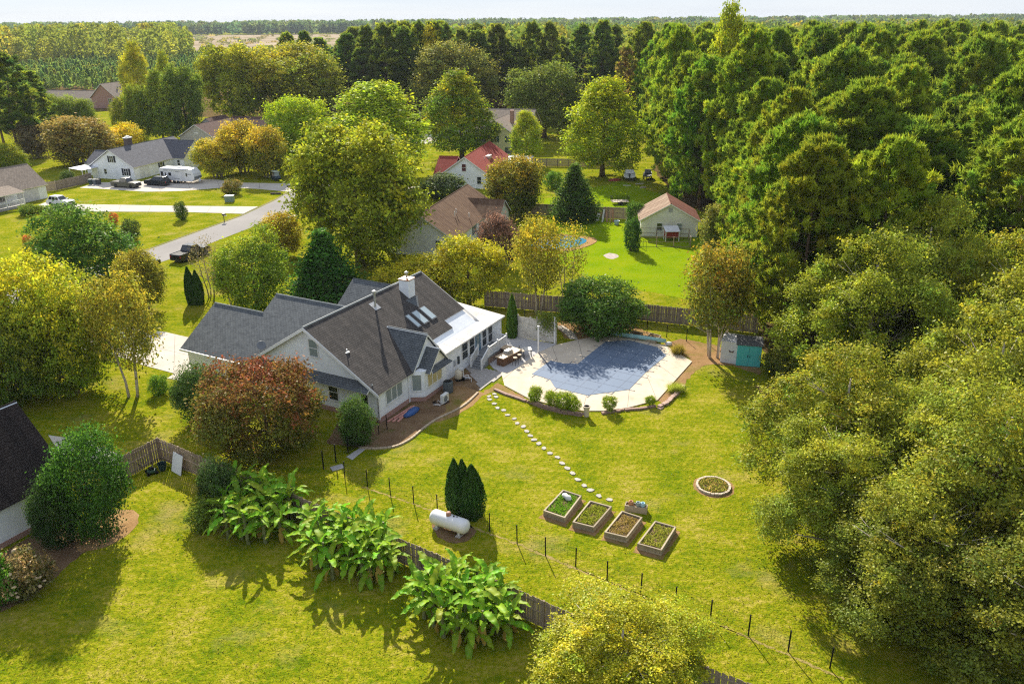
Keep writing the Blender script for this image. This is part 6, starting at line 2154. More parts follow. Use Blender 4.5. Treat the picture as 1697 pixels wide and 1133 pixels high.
for grp, lab, c, spread_u, spread_v, cnt in (('banana plants by the white-flowered bush', 'banana plant in the leftmost clump, below the russet maple', (-16.6, 43.9), 3.3, 2.2, 33),
                                              ('banana plants in the middle clump', 'banana plant in the middle clump, left of the gas tank', (-9.9, 39.9), 3.4, 1.9, 31),
                                              ('banana plants at the front', 'banana plant in the nearest clump, in front of the gas tank', (-2.7, 34.7), 2.9, 1.8, 30)):
    d = Vector((.84, -.545))
    nv2 = Vector((-.545, -.84))
    spots = []
    for i in range(400):
        if len(spots) >= cnt:
            break
        a, r = rbn.uniform(0, 6.28), math.sqrt(rbn.random())
        p = Vector(c) + d * (spread_u * r * math.cos(a)) + nv2 * (spread_v * r * math.sin(a))
        if all((p - q).length > .55 for q in spots):
            spots.append(p)
    for p in spots:
        banana(p.x, p.y, rbn.uniform(1.4, 2.3), lab, grp, rbn.choice((9, 10, 11, 12)))

# ------------------------------------------------------------------ by the wooden fence: mower, white panel
mw = empty('lawn_mower', G(252, 784), R(35), 'dark push mower parked in the fence corner', 'mower')
MB().lathe([(.30, .12), (.34, .18), (.32, .30), (.2, .34)], 12).build('deck', plain('dark_green_paint', (.02, .06, .03), .4), mw)
MB().box(-.16, .16, -.14, .14, .34, .52).build('engine', BLACK, mw, bevel=.03)
for x in (-.28, .28):
    for y in (-.28, .28):
        w_ = MB().lathe([(.13, -.03), (.13, .03)], 14)
        for j, q in enumerate(w_.v):
            w_.v[j] = (q[0] + x, q[2] + y, q[1] + .13)
        w_.build('wheel', BLACK, mw)
MB().tube([(-.3, -.22, .25), (-.75, -.22, .95)], .014, 5).tube([(-.3, .22, .25), (-.75, .22, .95)], .014, 5).tube([(-.75, -.22, .95), (-.75, .22, .95)], .014, 5).build('handle', BLACK, mw)
bin_ = empty('tool_bin', G(270, 779), R(20), 'dark wheelbarrow-like bin against the fence corner', 'bin')
MB().lathe([(.22, .05), (.30, .55), (.32, .6), (.27, .58), (.2, .1)], 12).build('body', plain('dark_teal_plastic', (.015, .04, .045), .4), bin_)
for s in (-.2, .2):
    MB().tube([(s, .1, .3), (s * 1.1, -.1, 1.1)], .018, 5).build('handle', BLACK, bin_)
pn = MB().box(-.6, .6, -.03, .03, 0, 1.45).build('leaning_board', plain('white_sheet_board', (.66, .67, .70), .5, .03), None, bevel=.01, loc=(*G(292, 784), 0), rz=R(-40))
pn.rotation_euler = (R(-16), 0, R(-38))
tag(pn, 'white rectangular board leaning on the fence beside the mower', 'board')

# ------------------------------------------------------------------ beside the main house
ac = empty('condenser_unit', G(743, 649), 0, 'tall dark grey air conditioner by the bay wall', 'air conditioner')
MB().lathe([(.42, .03), (.43, .1), (.43, .95), (.40, 1.0), (.30, 1.02)], 20).build('casing', plain('dark_grey_metal', (.085, .105, .115), .5), ac)
mb = MB()
for i in range(22):
    a = 2 * math.pi * i / 22
    mb.box(.428 * math.cos(a) - .01, .428 * math.cos(a) + .01, .428 * math.sin(a) - .01, .428 * math.sin(a) + .01, .12, .92)
mb.build('louvre', plain('grille_grey', (.16, .18, .19), .5), ac)
MB().lathe([(.33, 1.022), (.33, 1.04), (.05, 1.07)], 16).build('fan_grille', BLACK, ac)
ms = empty('mini_split', G(737, 667), R(62 - 90) + R(90), 'white outdoor heat pump unit with round fan', 'heat pump')
MB().box(-.42, .42, -.16, .16, .1, .82).build('casing', plain('white_metal', (.70, .70, .66), .4, .04), ms, bevel=.02)
fan = MB().lathe([(.27, 0), (.27, .02), (.05, .03)], 18)
for j, q in enumerate(fan.v):
    fan.v[j] = (q[0] - .08, -.165 - q[2], q[1] + .46)
fan.build('fan_grille', plain('grille_grey', (.16, .18, .19), .5), ms)
for x in (-.3, .3):
    MB().box(x - .03, x + .03, -.18, .18, 0, .1).build('foot', BLACK, ms)
ft = empty('sand_filter', G(760, 630), 0, 'beige pool filter tank with white pipes beside the sunroom', 'filter')
MB().lathe([(.2, .12), (.33, .25), (.36, .5), (.34, .8), (.2, 1.02), (.08, 1.06)], 18).build('vessel', plain('beige_tank', (.60, .53, .40), .5, .06), ft, True)
MB().lathe([(.30, 0), (.30, .14), (.2, .16)], 14).build('base', BLACK, ft)
MB().tube([(0, 0, 1.05), (0, 0, 1.22)], .08, 8).box(-.12, .12, -.03, .03, 1.2, 1.26).build('valve', plain('pale_plastic', (.6, .6, .58), .5), ft)
mb = MB()
for p in (((.1, -.05, 1.1), (.45, -.2, 1.1), (.45, -.2, .45), (1.15, -.45, .42), (1.15, -.45, .05)), ((.05, .1, 1.12), (.4, .25, 1.12), (.4, .25, .2)), ((.45, -.25, .55), (.9, -.1, .55), (1.0, -.4, .3))):
    mb.tube(p, .035, 7)
mb.build('pipe', plain('white_pipe', (.75, .75, .75), .5), ft)
pm_ = empty('pool_pump', G(772, 630), R(20), 'pool pump with grey motor beside the filter tank', 'pump')
mt = MB().tube([(-.1, 0, .2), (.35, 0, .2)], .11, 12).build('motor', plain('pump_grey', (.30, .30, .31), .5), pm_)
MB().lathe([(.12, .05), (.13, .3), (.1, .36)], 12, (-.22, 0, 0)).build('strainer', BLACK, pm_)
for i, (px_, py_, z, w_, h_, colr, lab) in enumerate(((757, 596, 1.0, .26, .5, (.42, .43, .44), 'grey electric meter box on the sunroom wall'), (766, 598, .95, .2, .7, (.05, .06, .06), 'dark electric box on the sunroom wall'))):
    q = local(main, 10.55 + i * .62, -.50)
    o = MB().box(-w_ / 2, w_ / 2, -.14, -.003, z, z + h_).build('meter_box', plain('meter_%d' % i, colr, .5), None, loc=(q[0], q[1], 0), rz=R(62))
    tag(o, lab, 'meter box', 'boxes on the sunroom wall')
# timber pieces and tarp stored along the wall
for i in range(5):
    q = local(main, 1.6 + .1 * i + (i % 2) * .5, -.55 - .12 * i)
    o = MB().box(-1.2, 1.2, -.07, .07, 0, .09).build('stored_plank', plain('pink_board', (.52, .25, .20), .8, .2), None, loc=(q[0], q[1], .09 * (i % 2)), rz=R(62) + .05 * (i - 2))
    tag(o, 'pinkish plank lying along the brick foundation', 'plank', 'planks along the house wall')
q = local(main, 2.6, -1.25)
tp_ = MB().lathe([(.9, 0), (.95, .12), (.6, .28), (.2, .36)], 11)
for j, v_ in enumerate(tp_.v):
    tp_.v[j] = (v_[0] * 1.1, v_[1] * .42, v_[2] + rb.uniform(-.05, .08) * (v_[2] > .05))
o = tp_.build('blue_tarp', plain('blue_tarp_sheet', (.03, .09, .26), .5, .25, 4), None, True, loc=(q[0], q[1], 0), rz=R(62))
tag(o, 'crumpled blue tarp beside the planks at the house wall', 'tarp')
q = local(main, 5.0, -2.3)
jk = empty('scrap_heap', (q[0], q[1]), .4, 'small heap of dark hose and pale scraps beside the heat pump', 'heap')
for k in range(7):
    a = rb.uniform(0, 6.28)
    MB().tube([(.1 * k - .4, 0, .05), (.1 * k - .4 + .5 * math.cos(a), .5 * math.sin(a), .12), (.1 * k - .1 + .6 * math.cos(a + .8), .5 * math.sin(a + .8), .05)], .035, 6).build('hose' if k % 2 else 'stick', BLACK if k % 2 else plain('pale_scrap', (.55, .50, .46), .8), jk)

# ------------------------------------------------------------------ patio furniture
isl = empty('outdoor_kitchen', G(843, 600), R(52), 'wooden outdoor kitchen counter with built-in grill on the patio', 'counter')
WOODB = plain('brown_cladding', (.17, .085, .045), .7, .3, 5)
TOP = plain('tan_countertop', (.52, .38, .24), .5, .12)
MB().box(-1.3, 1.3, -.38, .38, 0, .88).build('cabinet', WOODB, isl)
MB().box(.6, 1.28, .385, 1.5, 0, .88).build('cabinet', WOODB, isl)
MB().prism([(-1.42, -.5), (1.42, -.5), (1.42, 1.6), (.5, 1.6), (.5, .48), (-1.42, .48)], .882, .95).build('countertop', TOP, isl)
for k in range(9):
    MB().box(-1.28 + k * .29, -1.03 + k * .29, -.395, -.382, .04, .84).build('panel_board', WOODB, isl)
MB().box(-.45, .45, -.22, .32, .952, 1.06).side_prism([(-.45, 1.06), (.45, 1.06), (.38, 1.25), (-.38, 1.25)], -.16, .28).build('grill', plain('steel_grill', (.55, .55, .55), .3, .05, metal=.8), isl)
MB().tube([(-.35, -.2, 1.16), (.35, -.2, 1.16)], .015, 6).build('grill_handle', CAP_M, isl)


def stool(px_, py_, rz, lab):
    e = empty('bar_stool', (*G(px_, py_), .09), rz, lab, 'stool', 'stools at the outdoor kitchen')
    MB().lathe([(.02, .70), (.20, .70), (.215, .74), (.19, .77), (.02, .775)], 14).build('seat', plain('cream_cushion', (.62, .52, .38), .8), e)
    for s in (-1, 1):
        for t in (-1, 1):
            MB().tube([(s * .13, t * .13, .7), (s * .20, t * .20, 0)], .017, 5).build('leg', BLACK, e)
    MB().tube([(.16 * math.cos(a), .16 * math.sin(a), .28) for a in np.linspace(0, 6.283, 12)], .01, 4).build('foot_ring', BLACK, e)
    mb = MB()
    for a in np.linspace(-.9, .9, 5):
        mb.tube([(-.19 * math.cos(a), .19 * math.sin(a), .74), (-.21 * math.cos(a), .21 * math.sin(a), 1.08)], .012, 4)
    mb.tube([(-.21 * math.cos(a), .21 * math.sin(a), 1.08) for a in np.linspace(-.9, .9, 7)], .02, 5)
    mb.build('backrest', BLACK, e)


for a_ in ((854, 606, 2.4, 'bar stool nearest the camera at the outdoor kitchen'), (861, 601, 2.0, 'second bar stool at the outdoor kitchen counter'), (866, 595, 1.6, 'third bar stool beside the white patio table'), (858, 592, 2.9, 'bar stool farthest back at the counter')):
    stool(*a_)
ptb = empty('patio_table', (*G(873, 591), .09), R(10), 'small white high table at the pool deck edge', 'table')
MB().box(-.45, .45, -.38, .38, .70, .75).build('table_top', plain('pale_tabletop', (.60, .56, .50), .5), ptb, bevel=.01)
for s in (-.4, .4):
    for t in (-.33, .33):
        MB().box(s - .025, s + .025, t - .025, t + .025, 0, .70).build('leg', BLACK, ptb)
o = MB().tube([(*G(893, 586), .12), (*G(913, 612), .14)], .03, 6).build('cover_pole', plain('dark_pole', (.12, .14, .2), .5))
tag(o, 'dark pole lying from the white post onto the pool cover', 'pole')

# ------------------------------------------------------------------ vehicles
RUB = plain('tyre_rubber', (.02, .02, .021), .8)
RIM = plain('alloy_rim', (.45, .45, .46), .35, .05, metal=.7)
HEADL = plain('headlamp', (.75, .75, .72), .15)
TAILL = plain('tail_lamp', (.35, .015, .015), .25)
CGLASS = glass('car_glass', (.012, .016, .02), .05)


def wheel(parent, x, y, r, w=.22, rim=None):
    m_ = MB().lathe([(r * .62, -w / 2), (r * .95, -w / 2), (r, -w * .3), (r, w * .3), (r * .95, w / 2), (r * .62, w / 2)], 18)
    rm = MB().lathe([(r * .64, -w * .42), (r * .64, w * .42)], 14)
    for mm in (m_, rm):
        for j, q in enumerate(mm.v):
            mm.v[j] = (q[0], q[2], q[1])
        mm.f = [f[::-1] for f in mm.f]
    o_ = m_.build('wheel', RUB, parent, True, loc=(x, y, r))
    rm.build('rim', rim or RIM, o_)


def vehicle(name, label, cat, x, y, heading, L_, W_, paint, belt, roof, hood, cab, wheels, wr=.36, bed=None, tail='tail', rim=None, rake=(.45, .35)):
    """heading: azimuth the nose points to.  cab = (rear x, front x) of the glasshouse at the belt line"""
    e = empty(name, (x, y), R(90) - R(heading), label, cat)
    hw = W_ / 2
    x0, x1 = -L_ / 2, L_ / 2
    zb = .28
    b = MB()
    if bed is None:
        prof = [(x0, zb + .1), (x0 + .12, zb), (x1 - .15, zb), (x1, zb + .15), (x1 - .02, hood - .12), (x1 - .25, hood), (cab[1] + .1, belt), (cab[0], belt), (x0 + .08, belt - .08), (x0, belt - .25)]
    else:
        prof = [(x0, zb + .12), (x0 + .1, zb), (x1 - .15, zb), (x1, zb + .15), (x1 - .02, hood - .12), (x1 - .25, hood), (cab[1] + .1, belt), (cab[0], belt), (cab[0] - .02, bed), (x0 + .04, bed), (x0, bed - .06)]
    c = len(prof)
    vs = []
    for k, yy in enumerate((-hw, -hw * .93, hw * .93, hw)):
        for px__, pz in prof:
            inset = .0 if k in (1, 2) else (.05 if pz > belt - .15 else 0)
            lift = 0 if k in (1, 2) else -.05 * (pz > .6)
            vs.append((px__, yy + (inset if k == 0 else -inset if k == 3 else 0), pz + lift))
    fs = [tuple(range(c)), tuple(3 * c + i for i in range(c - 1, -1, -1))]
    for k in range(3):
        fs += [(k * c + (i + 1) % c, k * c + i, (k + 1) * c + i, (k + 1) * c + (i + 1) % c) for i in range(c)]
    b.add(vs, fs)
    body_ = b.build('body', paint, e, bevel=.03)
    if bed:
        MB().box(x0 + .12, cab[0] - .12, -hw * .82, hw * .82, bed - .45, bed + .004).build('bed_floor', plain('bed_liner', (.03, .03, .03), .8), body_)
        for yy in (-hw * .9, hw * .9):
            MB().box(x0 + .02, cab[0] - .02, yy - .06, yy + .06, bed - .02, bed + .05).build('bed_rail', paint, body_)
    g = MB()
    a0, a1, r0, r1 = cab[0] + .02, cab[1], cab[0] + rake[0], cab[1] - rake[1] - .25
    bw, tw = hw * .92, hw * .74
    g.add([(a0, -bw, belt - .02), (a1, -bw, belt - .02), (a1, bw, belt - .02), (a0, bw, belt - .02), (r0, -tw, roof), (r1, -tw, roof), (r1, tw, roof), (r0, tw, roof)],
          [(4, 5, 6, 7), (0, 1, 5, 4), (1, 2, 6, 5), (2, 3, 7, 6), (3, 0, 4, 7)])
    cabo = g.build('cabin', paint, e, bevel=.04)

    def pane(q, nm):
        n_ = (Vector(q[1]) - Vector(q[0])).cross(Vector(q[2]) - Vector(q[1])).normalized()
        MB().slab([Vector(p) + n_ * .012 for p in q], .03).build(nm, CGLASS, cabo)

    lerp = lambda p, q, t: tuple(p[i] + (q[i] - p[i]) * t for i in range(3))
    B = [(a0, -bw, belt), (a1, -bw, belt), (a1, bw, belt), (a0, bw, belt)]
    Tt = [(r0, -tw, roof), (r1, -tw, roof), (r1, tw, roof), (r0, tw, roof)]

    def quad(i, j, s0, s1, t0=.12, t1=.86):
        bl = lerp(lerp(B[i], B[j], s0), lerp(Tt[i], Tt[j], s0), t0)
        br = lerp(lerp(B[i], B[j], s1), lerp(Tt[i], Tt[j], s1), t0)
        tr = lerp(lerp(B[i], B[j], s1), lerp(Tt[i], Tt[j], s1), t1)
        tl = lerp(lerp(B[i], B[j], s0), lerp(Tt[i], Tt[j], s0), t1)
        return [bl, br, tr, tl]

    pane(quad(1, 2, .07, .93), 'windscreen')
    pane(quad(3, 0, .08, .92), 'rear_window')
    for i, j in ((0, 1), (2, 3)):
        k_ = 2 if cab[1] - cab[0] < 2.6 else 3
        for s in range(k_):
            pane(quad(i, j, .05 + .9 * s / k_ + .015, .05 + .9 * (s + 1) / k_ - .015), 'side_window')
    for s in (-1, 1):
        MB().box(x1 - .10, x1 - .015, s * (hw - .32) - .2, s * (hw - .32) + .2, hood - .32, hood - .16).build('headlight', HEADL, e)
        MB().box(x0 - .012, x0 + .08, s * (hw - .16) - .1, s * (hw - .16) + .1, belt - .42, belt - .12).build('tail_light', TAILL, e)
        MB().box(cab[1] - .25, cab[1] - .1, s * hw - .02 if s > 0 else s * hw - .16, s * hw + .16 if s > 0 else s * hw + .02, belt + .02, belt + .17).build('mirror', paint, e)
    MB().box(x1 - .06, x1 + .03, -hw * .85, hw * .85, zb + .03, zb + .22).build('front_bumper', plain('bumper_dark', (.04, .04, .042), .5), e)
    MB().box(x0 - .04, x0 + .05, -hw * .85, hw * .85, zb + .05, zb + .25).build('rear_bumper', MATS['bumper_dark'], e)
    MB().box(x1 - .05, x1 + .015, -hw * .5, hw * .5, hood - .42, hood - .18).build('grille', BLACK, e)
    for wx_ in wheels:
        for s in (-1, 1):
            wheel(e, wx_, s * (hw - .10), wr, rim=rim)
    return e


P_BLACK = plain('black_paint', (.012, .013, .015), .22, .05)
P_WHITE = plain('white_paint', (.74, .74, .75), .25, .03)
P_PEW = plain('pewter_paint', (.075, .072, .058), .35, .05)
P_NAVY = plain('dark_green_black_paint', (.015, .022, .025), .22, .05)
vehicle('pickup_truck', 'black pickup truck parked on the street behind the bare tree', 'truck', -43.5, 106.0, 21, 5.7, 1.98, P_BLACK, 1.12, 1.86, 1.12, (-.95, 1.25), (-1.75, 1.85), .40, bed=1.12)
vehicle('parked_car', 'dark car on the street behind the fan shaped shrub', 'car', -47.8, 100.6, 22, 4.7, 1.82, P_NAVY, .95, 1.45, .92, (-1.7, .85), (-1.4, 1.4), .33)
vehicle('pickup_truck', 'pewter grey pickup truck on the drive of the white house', 'truck', -74.4, 156.2, 107, 5.6, 1.95, P_PEW, 1.12, 1.84, 1.12, (-.9, 1.2), (-1.7, 1.8), .40, bed=1.12)
vehicle('parked_suv', 'black sport utility vehicle between pickup and travel trailer', 'car', -69.0, 158.0, 287, 5.0, 1.95, P_NAVY, 1.08, 1.78, 1.05, (-2.2, 1.0), (-1.5, 1.5), .38, rake=(.25, .5))
vehicle('parked_suv', 'white sport utility vehicle on the drive of the tan roof house', 'car', -78.8, 140.2, 108, 4.6, 1.86, P_WHITE, 1.02, 1.68, 1.0, (-2.0, .85), (-1.38, 1.38), .36, rim=BLACK, rake=(.4, .5))

# travel trailer
rv = empty('travel_trailer', (-65.2, 160.3), R(-15), 'long white travel trailer parked beside the white house', 'trailer')
RVW = plain('trailer_white', (.74, .74, .75), .35, .03, 1.0)
prof = [(-3.9, .55), (3.2, .55), (3.9, 1.15), (3.75, 2.1), (3.2, 2.85), (2.7, 2.98), (-3.8, 2.98), (-3.95, 2.85)]
MB().side_prism(prof, -1.2, 1.2).build('shell', RVW, rv, bevel=.06)
MB().side_prism([(2.9, .5), (3.9, 1.12), (3.86, 1.5), (3.0, 1.3)], -1.19, 1.19).build('front_skirt', plain('trailer_grey', (.16, .17, .18), .5), rv)
mb = MB().box(-.6, .4, -.35, .35, 2.98, 3.2)
mb.build('roof_air_conditioner', RVW, rv, bevel=.05)
for x, z0, z1, w_ in ((-3.35, 1.0, 2.3, .28), (-2.55, 1.6, 2.1, .12), (-1.6, 1.55, 2.15, .3), (2.15, 1.5, 2.15, .14)):
    MB().box(x - w_, x + w_, -1.225, -1.19, z0, z1).build('side_window', CGLASS, rv)
MB().box(.95, 1.6, -1.22, -1.19, .6, 2.4).build('door', plain('trailer_door', (.66, .66, .67), .4), rv)
MB().tube([(-2.9, -1.27, 2.75), (2.2, -1.27, 2.75)], .07, 8).build('awning_roll', plain('awning_grey', (.5, .5, .52), .5), rv)
mb = MB()
for k, (xa, xb, za, zb_) in enumerate(((-.9, .5, 1.0, 1.08), (-.3, .7, 2.3, 2.38), (2.3, 3.2, 1.9, 2.0))):
    mb.box(xa, xb, -1.216, -1.19, za, zb_)
mb.build('stripe', plain('dark_stripe', (.05, .06, .1), .4), rv)
for x in (-.9, -.05):
    for s in (-1, 1):
        wheel(rv, x, s * 1.08, .33)
MB().tube([(3.4, -.5, .5), (4.9, 0, .48)], .05, 6).tube([(3.4, .5, .5), (4.9, 0, .48)], .05, 6).build('tongue', BLACK, rv)
MB().lathe([(.18, .5), (.2, .6), (.2, 1.0), (.05, 1.1)], 12, (4.15, 0, 0)).build('gas_bottle', RVW, rv)

# golf cart
gc = empty('golf_cart', G(458, 299), R(-55), 'dark blue golf cart with pale roof under the maples', 'golf cart')
MB().side_prism([(-1.15, .35), (1.1, .35), (1.2, .6), (.75, .95), (.35, .45), (-.1, .45), (-.15, .8), (-1.1, .85)], -.58, .58).build('body', plain('blue_black_paint', (.02, .04, .06), .3), gc, bevel=.03)
MB().box(-.95, .85, -.6, .6, 1.78, 1.85).build('roof', plain('pale_green_roof', (.55, .60, .52), .5), gc, bevel=.03)
for x in (-.85, .62):
    for y in (-.52, .52):
        MB().tube([(x, y, .8), (x * .95, y, 1.8)], .02, 5).build('roof_post', BLACK, gc)
MB().box(-.5, -.1, -.5, .5, .8, .92).box(-.58, -.46, -.5, .5, .9, 1.3).build('seat', plain('seat_tan', (.45, .40, .33), .7), gc)
MB().slab([(.66, -.5, .95), (.66, .5, .95), (.60, .5, 1.7), (.60, -.5, 1.7)], .02).build('windscreen', plain('acrylic', (.35, .4, .42), .1), gc)
for x in (-.75, .75):
    for s in (-1, 1):
        wheel(gc, x, s * .5, .23, .18)


# boats and utility trailer on the back lawn
def boat(name, label, x, y, heading, L_, beam, paint, motor=True):
    e = empty(name, (x, y), R(90) - R(heading), label, 'boat')
    st = [(-L_ / 2, 1.0, .62, 1.0), (-L_ * .2, 1.0, .55, 1.02), (L_ * .15, .95, .55, 1.1), (L_ * .36, .62, .68, 1.22), (L_ / 2, .04, 1.05, 1.32)]
    vs, fs = [], []
    for xx, wf, zk, zs in st:
        w2 = beam / 2 * wf
        vs += [(xx, -w2, zs), (xx, -w2 * .82, zk + .16), (xx, 0, zk), (xx, w2 * .82, zk + .16), (xx, w2, zs), (xx, w2 * .8, zs - .02), (xx, 0, zs - .12), (xx, -w2 * .8, zs - .02)]
    for i in range(len(st) - 1):
        for k in range(8):
            fs.append((i * 8 + k, i * 8 + (k + 1) % 8, (i + 1) * 8 + (k + 1) % 8, (i + 1) * 8 + k))
    fs.append(tuple(range(7, -1, -1)))
    fs.append(tuple(32 + k for k in range(8)))
    MB().add(vs, fs).build('hull', paint, e, bevel=.02)
    MB().side_prism([(-.3, 1.05), (.7, 1.05), (.45, 1.75), (-.1, 1.8)], -beam * .36, beam * .36).build('console', paint, e, bevel=.03)
    MB().slab([(.62, -beam * .3, 1.3), (.62, beam * .3, 1.3), (.48, beam * .28, 1.72), (.48, -beam * .28, 1.72)], .02).build('windscreen', CGLASS, e)
    if motor:
        MB().box(-L_ / 2 - .42, -L_ / 2 - .02, -.2, .2, 1.0, 1.6).box(-L_ / 2 - .3, -L_ / 2 - .12, -.07, .07, .35, 1.0).build('outboard_motor', plain('motor_dark', (.03, .04, .05), .35), e, bevel=.05)
    mb = MB()
    for s in (-1, 1):
        mb.box(-L_ / 2, L_ * .4, s * beam * .3 - .04, s * beam * .3 + .04, .42, .52)
    mb.box(L_ * .4, L_ * .75, -.04, .04, .42, .52)
    mb.build('trailer_frame', CAP_M, e)
    for s in (-1, 1):
        wheel(e, -L_ * .12, s * beam * .48, .3, .18)


boat('boat_on_trailer', 'white motor boat seen from its stern by the pine edge', 23.6, 160.5, 8, 6.2, 2.3, P_WHITE)
boat('boat_on_trailer', 'dark small boat in the shade beside the white motor boat', 27.2, 160.5, 12, 4.6, 1.7, plain('dark_boat', (.10, .10, .10), .5), False)
ut = empty('utility_trailer', G(1027, 338), R(5), 'open utility trailer with dark mesh sides behind the fence', 'trailer')
MB().box(-1.45, 1.45, -.9, .9, .45, .55).build('bed_floor', plain('trailer_boards', (.50, .42, .32), .8), ut)
mb = MB()
for s in (-1, 1):
    for zz in (.75, 1.0, 1.25):
        mb.tube([(-1.45, s * .9, zz), (1.45, s * .9, zz)], .02, 5)
    for x in np.linspace(-1.45, 1.45, 8):
        mb.tube([(x, s * .9, .5), (x, s * .9, 1.25)], .02, 5)
for x in (-1.45, 1.45):
    for y in np.linspace(-.9, .9, 6):
        mb.tube([(x, y, .5), (x, y, 1.35)], .02, 5)
    mb.tube([(x, -.9, 1.35), (x, .9, 1.35)], .02, 5)
mb.build('side_rails', BLACK, ut)
for s in (-1, 1):
    wheel(ut, 0, s * 1.0, .32, .2)
for i, (px_, py_, lab) in enumerate(((1019, 299, 'red hose or tarp heap on the grass left of the white boat'),)):
    e = empty('red_tarp', G(px_, py_), .2, 'red crumpled tarp on the grass beside the white boat', 'tarp')
    t_ = MB().lathe([(1.4, 0), (1.3, .12), (.7, .28), (.15, .22)], 12)
    for j, v_ in enumerate(t_.v):
        t_.v[j] = (v_[0] * (1 + .3 * math.sin(j * 2.1)), v_[1] * .6, v_[2] + (rb.uniform(-.06, .1) if v_[2] > .05 else 0))
    t_.build('sheet', plain('red_sheet', (.30, .05, .04), .7, .3, 3), e, True)
for i, (px_, py_, ln, colr) in enumerate(((1039, 308, 1.5, (.55, .52, .45)), (1060, 305, 1.6, (.55, .52, .48)), (1066, 312, 1.1, (.40, .34, .28)))):
    o = MB().box(-ln / 2, ln / 2, -.15, .15, 0, .12 + .2 * (i == 2)).build('timber_piece', plain('loose_timber_%d' % i, colr, .8), None, loc=(*G(px_, py_), 0), rz=.2 * i - .1)
    tag(o, ('short pale board on the grass in front of the boats', 'pale board near the dark boat', 'stubby block on the grass behind the tan outbuilding')[i], 'board')

# ------------------------------------------------------------------ chicken coop and run by the outbuilding
cp = empty('chicken_coop', G(1112, 398), R(3), 'small red coop with white roof in front of the outbuilding', 'coop')
MB().box(-.9, .9, -.6, .6, .5, 1.45).build('body', plain('barn_red', (.28, .035, .035), .6), cp)
MB().slab([(-1.05, -.85, 1.45), (1.05, -.85, 1.45), (1.05, .8, 1.95), (-1.05, .8, 1.95)], .06).build('roof', plain('white_sheet_metal', (.66, .65, .68), .4), cp)
for s in (-.95, .95):
    for t in (-.62, .62):
        MB().box(s - .05, s + .05, t - .05, t + .05, 0, 1.5).build('leg', TRIM, cp)
run = empty('chicken_run', G(1100, 404), 0, 'timber framed wire run around the red coop', 'pen')
cr = [Vector((*G(*p), 0)) - Vector((*G(1100, 404), 0)) for p in ((1060, 409), (1144, 410), (1141, 396), (1061, 394))]
RUNW = plain('run_timber', (.30, .22, .15), .9, .2)
for i in range(4):
    a, b = cr[i], cr[(i + 1) % 4]
    for k in range(3 if i % 2 == 0 else 1):
        q = a.lerp(b, k / (3 if i % 2 == 0 else 1))
        MB().box(q.x - .05, q.x + .05, q.y - .05, q.y + .05, 0, 1.5).build('post', RUNW, run)
    for zz in (.06, .75, 1.45):
        MB().tube([a + Vector((0, 0, zz)), b + Vector((0, 0, zz))], .03, 4).build('rail', RUNW, run)

# ------------------------------------------------------------------ street furniture and yard things
for px_, py_, colr, lab in ((372, 368, (.10, .08, .07), 'brown mailbox on a post at the far street edge'), (435, 383, (.70, .70, .70), 'white mailbox on a post at the near street edge')):
    e = empty('mailbox', G(px_, py_), .35, lab, 'mailbox', 'street mailboxes')
    pc = plain('mail_%d' % px_, colr, .5)
    MB().box(-.06, .06, -.06, .06, 0, 1.1).box(-.05, .5, -.05, .05, .9, 1.0).build('post', pc, e)
    MB().side_prism([(-.25, 1.1), (.35, 1.1), (.35, 1.3), (.25, 1.38), (-.15, 1.38), (-.25, 1.3)], -.15, .15).build('box', pc, e)
ub = empty('utility_box', G(381, 334), .1, 'green utility cabinet on the lawn between the drives', 'cabinet')
MB().box(-.75, .75, -.6, .6, 0, 1.0).build('cabinet', plain('utility_green', (.20, .27, .22), .6), ub, bevel=.03)
MB().box(-.78, .78, -.63, .63, 1.0, 1.08).build('lid', plain('utility_green_lid', (.40, .46, .40), .6), ub)
for i, (px_, lab) in enumerate(((151, 'dark trash cart nearest the wooden fence'), (158, 'middle of three dark trash carts'), (165, 'trash cart nearest the parked pickup'))):
    e = empty('trash_cart', G(px_, 306), 0, lab, 'trash cart', 'trash carts by the white house')
    bc = plain('cart_%d' % i, ((.02, .05, .06), (.10, .12, .15), (.03, .035, .05))[i], .5)
    MB().add([(-.25, -.25, .05), (.25, -.25, .05), (.25, .25, .05), (-.25, .25, .05), (-.32, -.34, 1.0), (.32, -.34, 1.0), (.32, .34, 1.0), (-.32, .34, 1.0)],
             [(3, 2, 1, 0), (4, 5, 6, 7), (0, 1, 5, 4), (1, 2, 6, 5), (2, 3, 7, 6), (3, 0, 4, 7)]).build('bin', bc, e)
    MB().box(-.34, .34, -.37, .36, 1.0, 1.07).build('lid', bc, e)
for px_, py_, w_, lab in ((485, 310, 2.2, 'dark timber kerb beside the drive end under the maples'), (457, 322, 1.9, 'low dark culvert wall at the drive corner')):
    o = MB().box(-w_ / 2, w_ / 2, -.12, .12, 0, .32).build('low_kerb', plain('dark_timber', (.07, .05, .04), .9), None, loc=(*G(px_, py_), 0), rz=.05)
    tag(o, lab, 'kerb')
gu = empty('closed_parasol', G(842, 367), 0, 'folded lime green parasol behind the purple shrub', 'parasol')
MB().tube([(0, 0, 0), (0, 0, 2.5)], .03, 6).build('pole', TRIM, gu)
MB().lathe([(.42, .8), (.36, 1.0), (.16, 2.2), (.03, 2.5)], 9).build('canopy', plain('lime_canvas', (.12, .34, .03), .7), gu, True)
sw = empty('wooden_swing', G(76, 262), .3, 'small brown wooden frame on the lawn behind the tan roof', 'swing')
for s in (-.8, .8):
    MB().tube([(s, -.5, 0), (s * .8, 0, 1.7)], .06, 5).tube([(s, .5, 0), (s * .8, 0, 1.7)], .06, 5).build('leg', RUNW, sw)
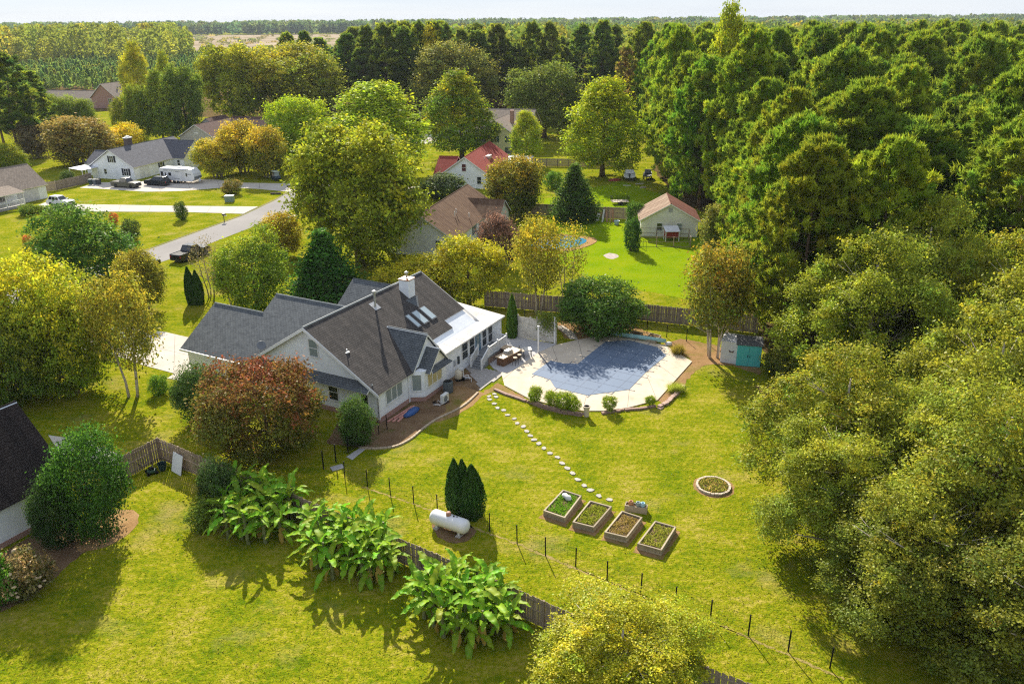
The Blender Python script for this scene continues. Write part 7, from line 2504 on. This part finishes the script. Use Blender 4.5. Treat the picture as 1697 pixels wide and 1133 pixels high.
MB().tube([(-.7, 0, 1.68), (.7, 0, 1.68)], .06, 5).box(-.4, .4, -.2, .2, .5, .56).build('beam', RUNW, sw)

# ------------------------------------------------------------------ taller tufts standing in the near lawn
rg = np.random.default_rng(91)
keepout = [px_poly(deck_px), px_poly(bed_edge_px + [(800, 638), (790, 620), (768, 608), (735, 628), (700, 648), (668, 670), (630, 703), (560, 700)]), walk_poly,
           [local(main, *q) for q in ((-.6, -1.2), (20, -1.2), (20, 22), (-.6, 22))], [(-60, 20), (-28.6, 45.3), (-34, 55), (-60, 60)], px_poly([(70, 876), (120, 870), (232, 845), (232, 868), (205, 892), (110, 940), (0, 1015), (0, 918)]),
           px_poly([(80, 721), (126, 728), (208, 757), (197, 771), (100, 752)]), px_poly([(190, 588), (233, 604), (289, 619), (336, 618), (336, 560), (248, 547), (190, 540)])]
keepout += [[(p.x, p.y) for p in [Vector((*G(x, y, .42), 0)) for x, y in cp]] for cp, *_ in beds]
pts_ = []
while len(pts_) < 60000:
    px_, py_ = rg.uniform(-20, 1720, 4000), rg.uniform(600, 1180, 4000)
    for a_, b_ in zip(px_, py_):
        q = G(a_, b_)
        if q[0] > 24 or any(inside(q, k_) for k_ in keepout):
            continue
        pts_.append((q[0], q[1], .0))
pts_ = np.array(pts_[:60000])
n_ = len(pts_)
d_t = rg.normal(size=(n_, 3)) * [.8, .8, .2] + [0, 0, .6]
sz_t = rg.uniform(.05, .11, n_) * np.where(rg.uniform(0, 1, n_) < .06, 1.7, 1)
gt = obj('lawn_tufts', leaf_mesh('lawn_tufts', pts_, rg.normal(size=(n_, 3)), sz_t, tints(rg, n_, None, .3), rg.normal(.3, .35, n_), LEAF, .5, 92, True, d_t))
gt.color = (.066, .084, .004, 1)
gt['tip'] = [.120, .108, .014]
tag(gt, 'longer grass tufts and weeds standing in the near lawn', None, kind='stuff')

# ------------------------------------------------------------------ the air: faint haze that greys and blues the far woods
hz, ntz, outz = new_mat('haze_air')
pv_ = N(ntz, "ShaderNodeVolumePrincipled")
pv_.inputs['Color'].default_value = (.80, .88, 1.0, 1)
pv_.inputs['Density'].default_value = .00008
pv_.inputs['Anisotropy'].default_value = 0.0
L(ntz, pv_.outputs[0], outz.inputs['Volume'])
ho = MB().box(-2600, 2600, -60, 2700, -1, 34).build('haze', hz)
tag(ho, 'thin pale haze over the far woods', None, kind='stuff')
